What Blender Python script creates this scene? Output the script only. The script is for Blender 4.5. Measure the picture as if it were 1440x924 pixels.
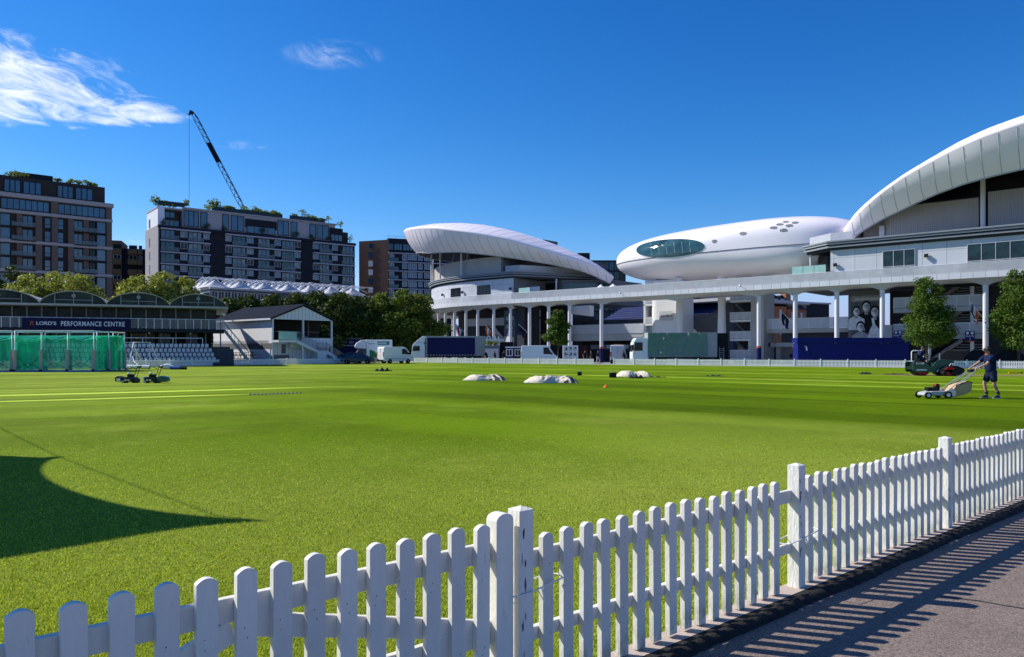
import bpy, math, random
import numpy as np
from mathutils import Vector, Matrix
R = math.radians
random.seed(7)
SC = bpy.context.scene
COL = SC.collection
for _o in list(bpy.data.objects):
    bpy.data.objects.remove(_o)

# ------------------------------------------------------------------ camera
F = 1080.0 / 1440.0                       # focal length over sensor width
cam_d = bpy.data.cameras.new('camera'); cam = bpy.data.objects.new('camera', cam_d); COL.objects.link(cam)
cam_d.sensor_width = 36; cam_d.lens = 36 * F; cam_d.shift_y = 33 / 1440
cam_d.clip_start = .05; cam_d.clip_end = 6000
cam.location = (0, 0, 1.6); cam.rotation_euler = (R(90), 0, 0)
SC.camera = cam

# ------------------------------------------------------------------ sun, sky, exposure
SUN_AZ = math.atan2(-.95, .312)           # from +Y towards +X
SUN_EL = R(39.3)
sun_dir = Vector((math.sin(SUN_AZ) * math.cos(SUN_EL), math.cos(SUN_AZ) * math.cos(SUN_EL), math.sin(SUN_EL)))
sd = bpy.data.lights.new('sun', 'SUN'); sd.energy = 5.0; sd.angle = R(.5); sd.color = (1, .955, .88)
so = bpy.data.objects.new('sun', sd); COL.objects.link(so)
so.rotation_euler = (-sun_dir).to_track_quat('-Z', 'Y').to_euler(); so.location = sun_dir * 200
SC.view_settings.view_transform = 'Standard'; SC.view_settings.look = 'None'
SC.view_settings.exposure = .25; SC.view_settings.gamma = 1; SC.view_settings.use_curve_mapping = False

W = bpy.data.worlds.new('World'); SC.world = W; W.use_nodes = True
def world_nodes():
    nt = W.node_tree; N = nt.nodes; L = nt.links
    for n in list(N): N.remove(n)
    out = N.new('ShaderNodeOutputWorld'); bg = N.new('ShaderNodeBackground'); L.new(bg.outputs[0], out.inputs[0])
    sky = N.new('ShaderNodeTexSky'); sky.sky_type = 'NISHITA'; sky.sun_disc = False
    sky.sun_elevation = SUN_EL; sky.sun_rotation = SUN_AZ
    sky.altitude = 300; sky.air_density = 1.0; sky.dust_density = 0; sky.ozone_density = 3.0
    bg.inputs[1].default_value = .086
    hs = N.new('ShaderNodeHueSaturation'); hs.inputs['Hue'].default_value = .5
    hs.inputs['Saturation'].default_value = 1.2; hs.inputs['Value'].default_value = 1.12
    L.new(sky.outputs[0], hs.inputs['Color'])
    # cirrus: noise on a flat layer overhead
    tc = N.new('ShaderNodeTexCoord'); sep = N.new('ShaderNodeSeparateXYZ'); L.new(tc.outputs['Generated'], sep.inputs[0])
    def math_(op, a, b=None, clamp=False):
        m = N.new('ShaderNodeMath'); m.operation = op; m.use_clamp = clamp
        for i, v in enumerate((a, b)):
            if v is None: continue
            if hasattr(v, 'is_output'): L.new(v, m.inputs[i])
            else: m.inputs[i].default_value = v
        return m.outputs[0]
    # the camera's rendering of blue: a response curve per channel
    spc = N.new('ShaderNodeSeparateColor'); L.new(hs.outputs[0], spc.inputs[0]); cbc = N.new('ShaderNodeCombineColor'); q = .083
    for i, (g_, p_) in enumerate(((2.5, 1.85), (1.18, 1.22), (1.27, 1.0))):
        cur = math_('MULTIPLY', math_('POWER', math_('MULTIPLY', spc.outputs[i], q), p_), g_ / q)
        if i == 0: red = cur
        elif i == 1: grn = cur
        else: L.new(cur, cbc.inputs[2]); L.new(math_('MINIMUM', grn, math_('MULTIPLY', cur, .66)), cbc.inputs[1])
        if i == 1: L.new(math_('MINIMUM', red, math_('MULTIPLY', cur, .6)), cbc.inputs[0])
    zc = math_('MAXIMUM', sep.outputs[2], .02)
    u = math_('DIVIDE', sep.outputs[0], zc); v = math_('DIVIDE', sep.outputs[1], zc)
    cmb = N.new('ShaderNodeCombineXYZ'); L.new(u, cmb.inputs[0]); L.new(v, cmb.inputs[1])
    def noise(scale, detail, rough, dist, sx, sy, rot, off=(0, 0, 0)):
        mp = N.new('ShaderNodeMapping'); L.new(cmb.outputs[0], mp.inputs[0])
        mp.inputs['Scale'].default_value = (sx, sy, 1); mp.inputs['Rotation'].default_value = (0, 0, rot); mp.inputs['Location'].default_value = off
        n = N.new('ShaderNodeTexNoise'); n.inputs['Scale'].default_value = scale; n.inputs['Detail'].default_value = detail
        n.inputs['Roughness'].default_value = rough; n.inputs['Distortion'].default_value = dist
        L.new(mp.outputs[0], n.inputs[0]); return n.outputs[0]
    def ramp(x, a, b):
        m = N.new('ShaderNodeMapRange'); m.interpolation_type = 'SMOOTHSTEP'; m.inputs[1].default_value = a; m.inputs[2].default_value = b
        L.new(x, m.inputs[0]); return m.outputs[0]
    def blob(cu, cv, ru, rv, rot=0.0):
        a = math_('SUBTRACT', u, cu); b = math_('SUBTRACT', v, cv)
        c_, s_ = math.cos(rot), math.sin(rot)
        a2 = math_('ADD', math_('MULTIPLY', a, c_), math_('MULTIPLY', b, s_))
        b2 = math_('ADD', math_('MULTIPLY', a, -s_), math_('MULTIPLY', b, c_))
        q = math_('ADD', math_('POWER', math_('ABSOLUTE', math_('DIVIDE', a2, ru)), 2), math_('POWER', math_('ABSOLUTE', math_('DIVIDE', b2, rv)), 2))
        m = N.new('ShaderNodeMapRange'); m.interpolation_type = 'SMOOTHSTEP'; m.inputs[1].default_value = 1.0; m.inputs[2].default_value = .1
        L.new(q, m.inputs[0]); return m.outputs[0]
    fine = noise(4.2, 10, .66, 1.1, 1.5, .75, R(-38)); broad = noise(2.3, 5, .55, .6, 1.2, .8, R(-30), (3, 1, 0))
    dens = math_('ADD', math_('MULTIPLY', fine, .72), math_('MULTIPLY', broad, .45))
    big = blob(-2.12, 2.8, .86, .8, R(0)); tail = blob(-1.7, 3.2, .4, .25, R(0))
    m1 = math_('MAXIMUM', big, math_('MULTIPLY', tail, .9))
    c1 = math_('MULTIPLY', ramp(math_('ADD', math_('MULTIPLY', fine, 1.5), math_('ADD', math_('MULTIPLY', broad, .9), math_('MULTIPLY', m1, .55))), 1.36, 2.0), ramp(m1, .0, .3))
    wisps = math_('MAXIMUM', blob(-.61, 2.59, .2, .15, R(-10)), math_('MULTIPLY', blob(-1.32, 3.72, .16, .1, R(0)), .9))
    wisps = math_('MAXIMUM', wisps, math_('MULTIPLY', blob(-3.5, 7.0, .3, .3, 0), .9))
    c2 = math_('MULTIPLY', math_('MULTIPLY', ramp(fine, .42, .75), wisps), .27)
    cov = math_('MAXIMUM', math_('MULTIPLY', c1, .8), c2, clamp=True)
    mix = N.new('ShaderNodeMixRGB'); L.new(cov, mix.inputs[0]); L.new(cbc.outputs[0], mix.inputs[1]); mix.inputs[2].default_value = (11.5, 11.9, 12.4, 1)
    L.new(mix.outputs[0], bg.inputs[0])
world_nodes()

# ------------------------------------------------------------------ helpers
MAT = {}
def M(name, col, rough=.6, metal=0.0, var=.12, sc=3.0, bump=0.0, bsc=30.0, spec=.18, detail=4, stretch=None, trans=0.0):
    m = bpy.data.materials.new(name); m.use_nodes = True; MAT[name] = m
    nt = m.node_tree; N = nt.nodes; L = nt.links; b = N['Principled BSDF']
    b.inputs['Roughness'].default_value = rough; b.inputs['Metallic'].default_value = metal; b.inputs['Specular IOR Level'].default_value = spec
    tc = N.new('ShaderNodeTexCoord'); vec = tc.outputs['Object']
    if stretch:
        mp = N.new('ShaderNodeMapping'); mp.inputs['Scale'].default_value = stretch; L.new(vec, mp.inputs[0]); vec = mp.outputs[0]
    n = N.new('ShaderNodeTexNoise'); n.inputs['Scale'].default_value = sc; n.inputs['Detail'].default_value = detail; n.inputs['Roughness'].default_value = .6; L.new(vec, n.inputs[0])
    mr = N.new('ShaderNodeMapRange'); mr.inputs[1].default_value = .25; mr.inputs[2].default_value = .75; mr.inputs[3].default_value = 1 - var; mr.inputs[4].default_value = 1 + var; L.new(n.outputs[0], mr.inputs[0])
    mx = N.new('ShaderNodeVectorMath'); mx.operation = 'SCALE'; mx.inputs[0].default_value = col[:3]; L.new(mr.outputs[0], mx.inputs['Scale'])
    L.new(mx.outputs[0], b.inputs['Base Color'])
    if bump:
        n2 = N.new('ShaderNodeTexNoise'); n2.inputs['Scale'].default_value = bsc; n2.inputs['Detail'].default_value = 5; L.new(vec, n2.inputs[0])
        bp = N.new('ShaderNodeBump'); bp.inputs['Strength'].default_value = bump; bp.inputs['Distance'].default_value = .02; L.new(n2.outputs[0], bp.inputs['Height']); L.new(bp.outputs[0], b.inputs['Normal'])
    if trans:
        o = N['Material Output']; t = N.new('ShaderNodeBsdfTransparent'); ms = N.new('ShaderNodeMixShader'); ms.inputs[0].default_value = trans
        L.new(b.outputs[0], ms.inputs[1]); L.new(t.outputs[0], ms.inputs[2]); L.new(ms.outputs[0], o.inputs[0])
    return m
def panelled(name, col, pw, ph, gap=.02, rough=.45, line=.55, metal=0.0, axis='xz', var=.06, off=.0):
    """flat cladding panels with thin joints, in the thing's own x / z metres"""
    m = M(name, col, rough, metal, var, .6); nt = m.node_tree; N = nt.nodes; L = nt.links; b = N['Principled BSDF']
    src = b.inputs['Base Color'].links[0].from_socket
    tc = N.new('ShaderNodeTexCoord'); sp = N.new('ShaderNodeSeparateXYZ'); L.new(tc.outputs['Object'], sp.inputs[0])
    cb = N.new('ShaderNodeCombineXYZ')
    if axis == 'xyz':
        ad = N.new('ShaderNodeMath'); ad.operation = 'ADD'; L.new(sp.outputs[0], ad.inputs[0]); L.new(sp.outputs[1], ad.inputs[1]); L.new(ad.outputs[0], cb.inputs[0])
    else: L.new(sp.outputs['xyz'.index(axis[0])], cb.inputs[0])
    L.new(sp.outputs[2], cb.inputs[1])
    br = N.new('ShaderNodeTexBrick'); br.offset = off; br.inputs['Scale'].default_value = 1; br.inputs['Brick Width'].default_value = pw; br.inputs['Row Height'].default_value = ph
    br.inputs['Mortar Size'].default_value = gap; br.inputs['Mortar Smooth'].default_value = .1; br.inputs['Bias'].default_value = 0
    br.inputs[1].default_value = (.94, .94, .94, 1); br.inputs[2].default_value = (1.04, 1.04, 1.04, 1); br.inputs[3].default_value = (line, line, line, 1)
    L.new(cb.outputs[0], br.inputs[0])
    mu = N.new('ShaderNodeVectorMath'); mu.operation = 'MULTIPLY'; L.new(src, mu.inputs[0]); L.new(br.outputs[0], mu.inputs[1]); L.new(mu.outputs[0], b.inputs['Base Color'])
    return m

class MB:
    """collects shapes and links them as one mesh object"""
    def __init__(s, org=(0, 0, 0)):
        s.v = []; s.f = []; s.m = []; s.sm = []; s.o = Vector(org)
    def add(s, vs, fs, mi=0, sm=False):
        k = len(s.v); s.v += [tuple(Vector(p) - s.o) for p in vs]
        for f in fs: s.f.append([k + i for i in f]); s.m.append(mi); s.sm.append(sm)
    def box(s, x0, x1, y0, y1, z0, z1, mi=0):
        s.add([(x0, y0, z0), (x1, y0, z0), (x1, y1, z0), (x0, y1, z0), (x0, y0, z1), (x1, y0, z1), (x1, y1, z1), (x0, y1, z1)],
              [(3, 2, 1, 0), (4, 5, 6, 7), (0, 1, 5, 4), (1, 2, 6, 5), (2, 3, 7, 6), (3, 0, 4, 7)], mi)
    def bar(s, p, q, w, h, mi=0, up=(0, 0, 1)):
        p = Vector(p); q = Vector(q); d = (q - p).normalized(); u = Vector(up)
        if abs(d.dot(u)) > .98: u = Vector((0, 1, 0))
        a = d.cross(u).normalized() * w / 2; b = a.cross(d).normalized() * h / 2
        s.add([p - a - b, p + a - b, p + a + b, p - a + b, q - a - b, q + a - b, q + a + b, q - a + b],
              [(0, 1, 2, 3), (7, 6, 5, 4), (4, 5, 1, 0), (5, 6, 2, 1), (6, 7, 3, 2), (7, 4, 0, 3)], mi)
    def tube(s, pts, r, n=8, mi=0, cap=True, sm=True):
        pts = [Vector(p) for p in pts]; k = len(pts); rs = r if hasattr(r, '__len__') else [r] * k
        rings = []; last = None
        for i, p in enumerate(pts):
            d = (pts[min(i + 1, k - 1)] - pts[max(i - 1, 0)]).normalized()
            u = Vector((0, 0, 1)) if abs(d.z) < .95 else Vector((0, 1, 0))
            if last is not None: u = last
            a = d.cross(u)
            if a.length < 1e-4: a = d.cross(Vector((1, 0, 0)))
            a.normalize(); b = a.cross(d).normalized(); last = b
            rings.append([p + (a * math.cos(2 * math.pi * j / n) + b * math.sin(2 * math.pi * j / n)) * rs[i] for j in range(n)])
        s.loft(rings, True, cap, mi, sm)
    def loft(s, rings, closed=True, cap=True, mi=0, sm=True):
        n = len(rings[0]); vs = [p for r_ in rings for p in r_]; fs = []
        for i in range(len(rings) - 1):
            for j in range(n if closed else n - 1):
                a = i * n + j; b = i * n + (j + 1) % n; fs.append((a, b, b + n, a + n))
        s.add(vs, fs, mi, sm)
        if cap:
            s.add(rings[0], [tuple(range(n))[::-1]], mi); s.add(rings[-1], [tuple(range(n))], mi)
    def lathe(s, prof, c=(0, 0, 0), n=20, mi=0, axis='z', sm=True):
        def P(r, h, a):
            x, y = r * math.cos(a), r * math.sin(a)
            q = (x, y, h) if axis == 'z' else ((h, x, y) if axis == 'x' else (x, h, y))
            return (c[0] + q[0], c[1] + q[1], c[2] + q[2])
        s.loft([[P(r, h, 2 * math.pi * j / n) for j in range(n)] for r, h in prof], True, True, mi, sm)
    def prism(s, poly, vec, mi=0, sm=False):
        vec = Vector(vec); a = [Vector(p) for p in poly]; n = len(a)
        s.add(a + [p + vec for p in a], [tuple(range(n)), tuple(range(2 * n - 1, n - 1, -1))] + [((j + 1) % n, j, n + j, n + (j + 1) % n) for j in range(n)], mi, sm)
    def face(s, pts, mi=0): s.add(pts, [tuple(range(len(pts)))], mi)
    def ball(s, c, r, mi=0, nu=12, nv=8, sq=(1, 1, 1)):
        rings = []
        for i in range(1, nv):
            t = math.pi * i / nv
            rings.append([(c[0] + sq[0] * r * math.sin(t) * math.cos(2 * math.pi * j / nu), c[1] + sq[1] * r * math.sin(t) * math.sin(2 * math.pi * j / nu), c[2] - sq[2] * r * math.cos(t)) for j in range(nu)])
        s.loft(rings, True, True, mi, True)
    def build(s, name, mats, parent=None, bevel=0, weld=False):
        me = bpy.data.meshes.new(name); me.from_pydata(s.v, [], s.f)
        for m in (mats if isinstance(mats, (list, tuple)) else [mats]): me.materials.append(MAT[m] if isinstance(m, str) else m)
        me.polygons.foreach_set('material_index', s.m); me.polygons.foreach_set('use_smooth', s.sm)
        me.update(); recalc(me, bevel, weld)
        o = bpy.data.objects.new(name, me); COL.objects.link(o)
        if parent: o.parent = parent
        return o
import bmesh
def recalc(me, bevel=0, weld=False):
    bm = bmesh.new(); bm.from_mesh(me)
    if weld: bmesh.ops.remove_doubles(bm, verts=bm.verts, dist=1e-4)
    bmesh.ops.recalc_face_normals(bm, faces=bm.faces)
    if bevel:
        es = [e for e in bm.edges if len(e.link_faces) == 2 and e.calc_face_angle(0) > .5]
        bmesh.ops.bevel(bm, geom=es, offset=bevel, segments=2, affect='EDGES', profile=.5, clamp_overlap=True)
    bm.to_mesh(me); bm.free()
def tag(o, label=None, cat=None, group=None, kind=None):
    if label: o['label'] = label
    if cat: o['category'] = cat
    if group: o['group'] = group
    if kind: o['kind'] = kind
    return o
def thing(name, label, cat, loc=(0, 0, 0), rz=0.0, group=None):
    o = bpy.data.objects.new(name, None); COL.objects.link(o); o.location = loc; o.rotation_euler = (0, 0, rz); o.empty_display_size = .2
    return tag(o, label, cat, group)
def copy_tree(o, loc=None, rz=None, label=None, parent=None):
    c = o.copy(); COL.objects.link(c)
    if parent is not None: c.parent = parent
    if loc is not None: c.location = loc
    if rz is not None: c.rotation_euler = (0, 0, rz)
    if label: c['label'] = label
    for ch in list(o.children): copy_tree(ch, parent=c)
    return c
def text(name, body, size, mat, parent, loc, rot=(R(90), 0, 0), ext=.01, sx=1.0, align='CENTER', space=1.0, bold=0.0):
    cu = bpy.data.curves.new(name, 'FONT'); cu.body = body; cu.size = size; cu.extrude = ext; cu.align_x = align; cu.align_y = 'CENTER'; cu.space_character = space; cu.offset = bold
    t = bpy.data.objects.new(name, cu); COL.objects.link(t); dg = bpy.context.evaluated_depsgraph_get()
    me = bpy.data.meshes.new_from_object(t.evaluated_get(dg)); bpy.data.objects.remove(t)
    me.materials.clear(); me.materials.append(MAT[mat])
    o = bpy.data.objects.new(name, me); COL.objects.link(o); o.parent = parent; o.location = loc; o.rotation_euler = rot; o.scale = (sx, 1, 1)
    return o
def fit(o, width):
    xs = [v.co.x for v in o.data.vertices]; o.scale = (width / (max(xs) - min(xs)), 1, 1); return o
def gx(px, Y): return (px - 720) / 1080 * Y                     # across, from a bearing and a distance
def gz(py, Y): return 1.6 + (495 - py) / 1080 * Y               # height, from a bearing and a distance
def gy(py): return 1.6 * 1080 / (py - 495)                      # distance of a point on the lawn
def ground(px, py): Y = gy(py); return (gx(px, Y), Y, 0)
def catmull(P, n=12):
    P = [2 * np.array(P[0], float) - np.array(P[1], float)] + [np.array(p, float) for p in P] + [2 * np.array(P[-1], float) - np.array(P[-2], float)]
    out = []
    for i in range(1, len(P) - 2):
        for k in range(n):
            t = k / n; a, b, c, d = P[i - 1:i + 3]
            out.append(.5 * ((2 * b) + (-a + c) * t + (2 * a - 5 * b + 4 * c - d) * t * t + (-a + 3 * b - 3 * c + d) * t ** 3))
    out.append(P[-2]); return out
ORD = 'first second third fourth fifth sixth seventh eighth ninth tenth eleventh twelfth thirteenth fourteenth fifteenth sixteenth seventeenth eighteenth nineteenth twentieth'.split()
TENS = {2: 'twenty', 3: 'thirty', 4: 'forty'}
def nth(i):
    if i <= 20: return ORD[i - 1]
    if i % 10 == 0: return {30: 'thirtieth', 40: 'fortieth', 50: 'fiftieth'}[i]
    return TENS[i // 10] + '-' + ORD[i % 10 - 1]
# the boundary frame: x along the far boundary of the ground (to the right), y away from the field
BO = (52.7, 79.0, 0.0); BR = math.atan2(-.655, .755)
def bw(x, d, z=0.0): return (BO[0] + .755 * x + .655 * d, BO[1] - .655 * x + .755 * d, z)
def bs(px, d):                                                  # x in the boundary frame of the bearing px at offset d
    r = (px - 720) / 1080; return -(BO[0] + .655 * d - r * (BO[1] + .755 * d)) / (.755 + .655 * r)
# ------------------------------------------------------------------ materials
M('white_paint', (.78, .79, .80), .5, var=.05, sc=4, bump=.08, bsc=60)
M('fence_paint', (.80, .765, .66), .55, var=.10, sc=11, bump=.15, bsc=90, stretch=(1, 1, .25))
M('fence_post_paint', (.82, .79, .69), .6, var=.1, sc=14, bump=.3, bsc=60, stretch=(1, 1, .3))
M('dirt_mark', (.09, .085, .08), .9)
M('concrete_pink', (.5, .40, .33), .9, var=.14, sc=12, bump=.3, bsc=120)
M('concrete', (.34, .335, .33), .85, var=.1, sc=1.5, bump=.1, bsc=30)
M('asphalt', (.12, .12, .12), .9, var=.15, sc=.6, bump=.3, bsc=50)
M('cord', (.8, .8, .78), .6)
def weathered(nm):
    nt = MAT[nm].node_tree; N = nt.nodes; L = nt.links; b = N['Principled BSDF']; src = b.inputs['Base Color'].links[0].from_socket
    tc = N.new('ShaderNodeTexCoord'); sp = N.new('ShaderNodeSeparateXYZ'); L.new(tc.outputs['Object'], sp.inputs[0]); oi = N.new('ShaderNodeObjectInfo')
    of = N.new('ShaderNodeVectorMath'); of.operation = 'ADD'; L.new(tc.outputs['Object'], of.inputs[0]); sv = N.new('ShaderNodeCombineXYZ')
    for i in range(3): L.new(oi.outputs['Random'], sv.inputs[i])
    ml = N.new('ShaderNodeVectorMath'); ml.operation = 'SCALE'; ml.inputs['Scale'].default_value = 37; L.new(sv.outputs[0], ml.inputs[0]); L.new(ml.outputs[0], of.inputs[1])
    def mr(x, a, c, lo=0., hi=1.):
        n = N.new('ShaderNodeMapRange'); n.interpolation_type = 'SMOOTHSTEP'; n.inputs[1].default_value = a; n.inputs[2].default_value = c; n.inputs[3].default_value = lo; n.inputs[4].default_value = hi; L.new(x, n.inputs[0]); return n.outputs[0]
    def no(s, st):
        mp = N.new('ShaderNodeMapping'); mp.inputs['Scale'].default_value = st; L.new(of.outputs[0], mp.inputs[0]); n = N.new('ShaderNodeTexNoise'); n.inputs['Scale'].default_value = s; n.inputs['Detail'].default_value = 6; n.inputs['Roughness'].default_value = .7; L.new(mp.outputs[0], n.inputs[0]); return n.outputs[0]
    def mul(a, c):
        n = N.new('ShaderNodeMath'); n.operation = 'MULTIPLY'; L.new(a, n.inputs[0])
        if hasattr(c, 'is_output'): L.new(c, n.inputs[1])
        else: n.inputs[1].default_value = c
        return n.outputs[0]
    m1 = N.new('ShaderNodeMixRGB'); L.new(mul(mul(mr(sp.outputs[2], .17, .03), mr(no(24, (1, 1, .4)), .38, .62)), .75), m1.inputs[0]); L.new(src, m1.inputs[1]); m1.inputs[2].default_value = (.30, .31, .22, 1)
    m2 = N.new('ShaderNodeMixRGB'); L.new(mul(mr(no(16, (1, 1, .22)), .62, .72), .45), m2.inputs[0]); L.new(m1.outputs[0], m2.inputs[1]); m2.inputs[2].default_value = (.36, .34, .30, 1)
    s = N.new('ShaderNodeVectorMath'); s.operation = 'SCALE'; L.new(m2.outputs[0], s.inputs[0]); L.new(mr(oi.outputs['Random'], 0, 1, .90, 1.06), s.inputs['Scale']); L.new(s.outputs[0], b.inputs['Base Color'])
weathered('fence_paint')
def lawn_material():
    m = bpy.data.materials.new('lawn'); m.use_nodes = True; MAT['lawn'] = m
    nt = m.node_tree; N = nt.nodes; L = nt.links; b = N['Principled BSDF']; b.inputs['Roughness'].default_value = .9; b.inputs['Specular IOR Level'].default_value = .03
    tc = N.new('ShaderNodeTexCoord'); pos = tc.outputs['Object']; sp = N.new('ShaderNodeSeparateXYZ'); L.new(pos, sp.inputs[0]); X, Y = sp.outputs[0], sp.outputs[1]
    def ma(op, a, b_=None, c=None, cl=False):
        n = N.new('ShaderNodeMath'); n.operation = op; n.use_clamp = cl
        for i, v in enumerate((a, b_, c)):
            if v is None: continue
            if hasattr(v, 'is_output'): L.new(v, n.inputs[i])
            else: n.inputs[i].default_value = v
        return n.outputs[0]
    def no(scale, det=4, ro=.6, st=None, rz=0):
        v = pos
        if st:
            mp = N.new('ShaderNodeMapping'); mp.inputs['Scale'].default_value = st; mp.inputs['Rotation'].default_value = (0, 0, rz); L.new(pos, mp.inputs[0]); v = mp.outputs[0]
        n = N.new('ShaderNodeTexNoise'); n.inputs['Scale'].default_value = scale; n.inputs['Detail'].default_value = det; n.inputs['Roughness'].default_value = ro; L.new(v, n.inputs[0]); return n.outputs[0]
    def sm(x, a, c, lo=0., hi=1.):
        n = N.new('ShaderNodeMapRange'); n.interpolation_type = 'SMOOTHSTEP'; n.inputs[1].default_value = a; n.inputs[2].default_value = c; n.inputs[3].default_value = lo; n.inputs[4].default_value = hi; L.new(x, n.inputs[0]); return n.outputs[0]
    wob = ma('MULTIPLY', ma('SUBTRACT', no(.12, 3), .5), 1.1)
    tA = ma('ADD', ma('ADD', ma('MULTIPLY', X, .655), ma('MULTIPLY', Y, .755)), wob)
    tB = ma('ADD', ma('ADD', ma('MULTIPLY', X, -.56), ma('MULTIPLY', Y, .83)), wob)
    def band(t, per, ph, soft): return sm(ma('SINE', ma('MULTIPLY', ma('ADD', t, ph), 2 * math.pi / per)), -soft, soft)
    def line(t, at, w): return sm(ma('ABSOLUTE', ma('SUBTRACT', t, at)), w, w * .25)
    far = sm(Y, 8, 22); left = sm(ma('ADD', X, ma('MULTIPLY', Y, .18)), 3, -7)
    strA = ma('ADD', ma('MULTIPLY', band(tA, 5.3, 0, .3), .55), ma('MULTIPLY', band(tA, 13.0, 2, .5), .45))
    strB = ma('ADD', ma('MULTIPLY', band(tB, 4.6, 1.1, .3), .6), ma('MULTIPLY', band(tB, 11.0, 0, .5), .4))
    st = ma('ADD', ma('MULTIPLY', strB, left), ma('MULTIPLY', strA, ma('SUBTRACT', 1.0, left)))
    st = ma('MULTIPLY', ma('SUBTRACT', st, .5), ma('MULTIPLY', far, .34))
    ln = ma('MULTIPLY', line(tB, 33.9, .62), sm(X, -5.5, -12)); ln = ma('MAXIMUM', ln, ma('MULTIPLY', line(tB, 29.8, .5), sm(X, -8, -12)))
    ln = ma('MAXIMUM', ln, ma('MULTIPLY', ma('MAXIMUM', line(tB, 38.5, .45), line(tB, 43.2, .5)), ma('MULTIPLY', sm(X, -12, -19), .6)))
    ln = ma('MAXIMUM', ln, ma('MULTIPLY', line(tA, 37.9, .35), sm(X, 8, 15))); ln = ma('MAXIMUM', ln, ma('MULTIPLY', line(tA, 43.5, .5), sm(X, -6, 3)))
    ln = ma('MAXIMUM', ln, ma('MULTIPLY', line(tA, 56.0, .6), .8))
    dk = ma('MULTIPLY', line(tA, 29.0, .25), sm(X, 3, 8)); dk = ma('MAXIMUM', dk, ma('MULTIPLY', line(tA, 26.0, .2), sm(X, 5, 9)))
    big = ma('MULTIPLY', ma('SUBTRACT', no(.11, 4), .5), .8)
    mid = ma('MULTIPLY', ma('SUBTRACT', no(.8, 5, .65, (1, .6, 1), R(30)), .5), .3)
    mid = ma('ADD', mid, ma('MULTIPLY', ma('SUBTRACT', no(6, 6, .72, (1, .55, 1), R(35)), .5), .5))
    fin = ma('MULTIPLY', ma('SUBTRACT', no(26, 6, .75), .5), 1.1)
    fin2 = ma('MULTIPLY', ma('SUBTRACT', no(95, 3, .7), .5), 1.3)
    val = ma('ADD', ma('ADD', ma('ADD', ma('ADD', 1.0, st), big), mid), ma('ADD', fin, fin2))
    val = ma('ADD', val, ma('SUBTRACT', ma('MULTIPLY', ln, ma('ADD', .4, ma('MULTIPLY', left, .95))), ma('MULTIPLY', dk, .35)))
    cen = ma('MULTIPLY', ma('MULTIPLY', sm(tA, 14, 21), sm(tA, 38, 30)), ma('MULTIPLY', sm(X, -6, 0), sm(X, 30, 20))); val = ma('SUBTRACT', val, ma('MULTIPLY', cen, .2))
    # lush in the middle, drier near the fence and where the sprinklers miss
    dry = ma('ADD', sm(ma('ADD', Y, ma('MULTIPLY', ma('SUBTRACT', no(.25, 4), .5), 7)), 16, 4, 0, .85), ma('MULTIPLY', sm(no(.16, 4, .7), .5, .72), .5), cl=True)
    dry = ma('ADD', dry, ma('MULTIPLY', sm(no(9, 4, .7), .45, .7), .25), cl=True)
    dry = ma('ADD', dry, ma('ADD', ma('MULTIPLY', sm(ma('ADD', X, ma('MULTIPLY', wob, 6)), -3, -22), .55), ma('MULTIPLY', sm(ma('ADD', ma('ADD', tA, ma('MULTIPLY', wob, 1.5)), ma('MULTIPLY', X, .0)), 20.5, 17.5), sm(X, -1, 4, 0, .4))), cl=True)
    dry = ma('SUBTRACT', dry, ma('MULTIPLY', ma('MULTIPLY', sm(tA, 16.5, 20.5), sm(tA, 37, 31)), ma('MULTIPLY', sm(X, -6, 0), .55)), cl=True)
    dry = ma('MAXIMUM', dry, ln)
    mx = N.new('ShaderNodeMixRGB'); mx.inputs[1].default_value = (.125, .212, .001, 1); mx.inputs[2].default_value = (.29, .355, .045, 1); L.new(dry, mx.inputs[0])
    # the worn pitch strip under the roller
    pm = ma('MULTIPLY', ma('MULTIPLY', sm(ma('ADD', X, ma('MULTIPLY', no(.6), 3)), 26.5, 28.5), sm(ma('ABSOLUTE', ma('SUBTRACT', ma('ADD', Y, ma('MULTIPLY', X, .08)), 55.3)), 2.6, 1.5)), sm(no(2.2, 4), .3, .55))
    px = N.new('ShaderNodeMixRGB'); L.new(ma('MULTIPLY', pm, .85), px.inputs[0]); L.new(mx.outputs[0], px.inputs[1]); px.inputs[2].default_value = (.3, .22, .12, 1)
    sc = N.new('ShaderNodeVectorMath'); sc.operation = 'SCALE'; L.new(px.outputs[0], sc.inputs[0]); L.new(ma('MAXIMUM', val, .15), sc.inputs['Scale']); L.new(sc.outputs[0], b.inputs['Base Color'])
    bp = N.new('ShaderNodeBump'); bp.inputs['Strength'].default_value = .9; bp.inputs['Distance'].default_value = .03
    L.new(ma('ADD', no(60, 5, .8), ma('MULTIPLY', no(9, 3), .6)), bp.inputs['Height']); L.new(bp.outputs[0], b.inputs['Normal'])
lawn_material()
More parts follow.
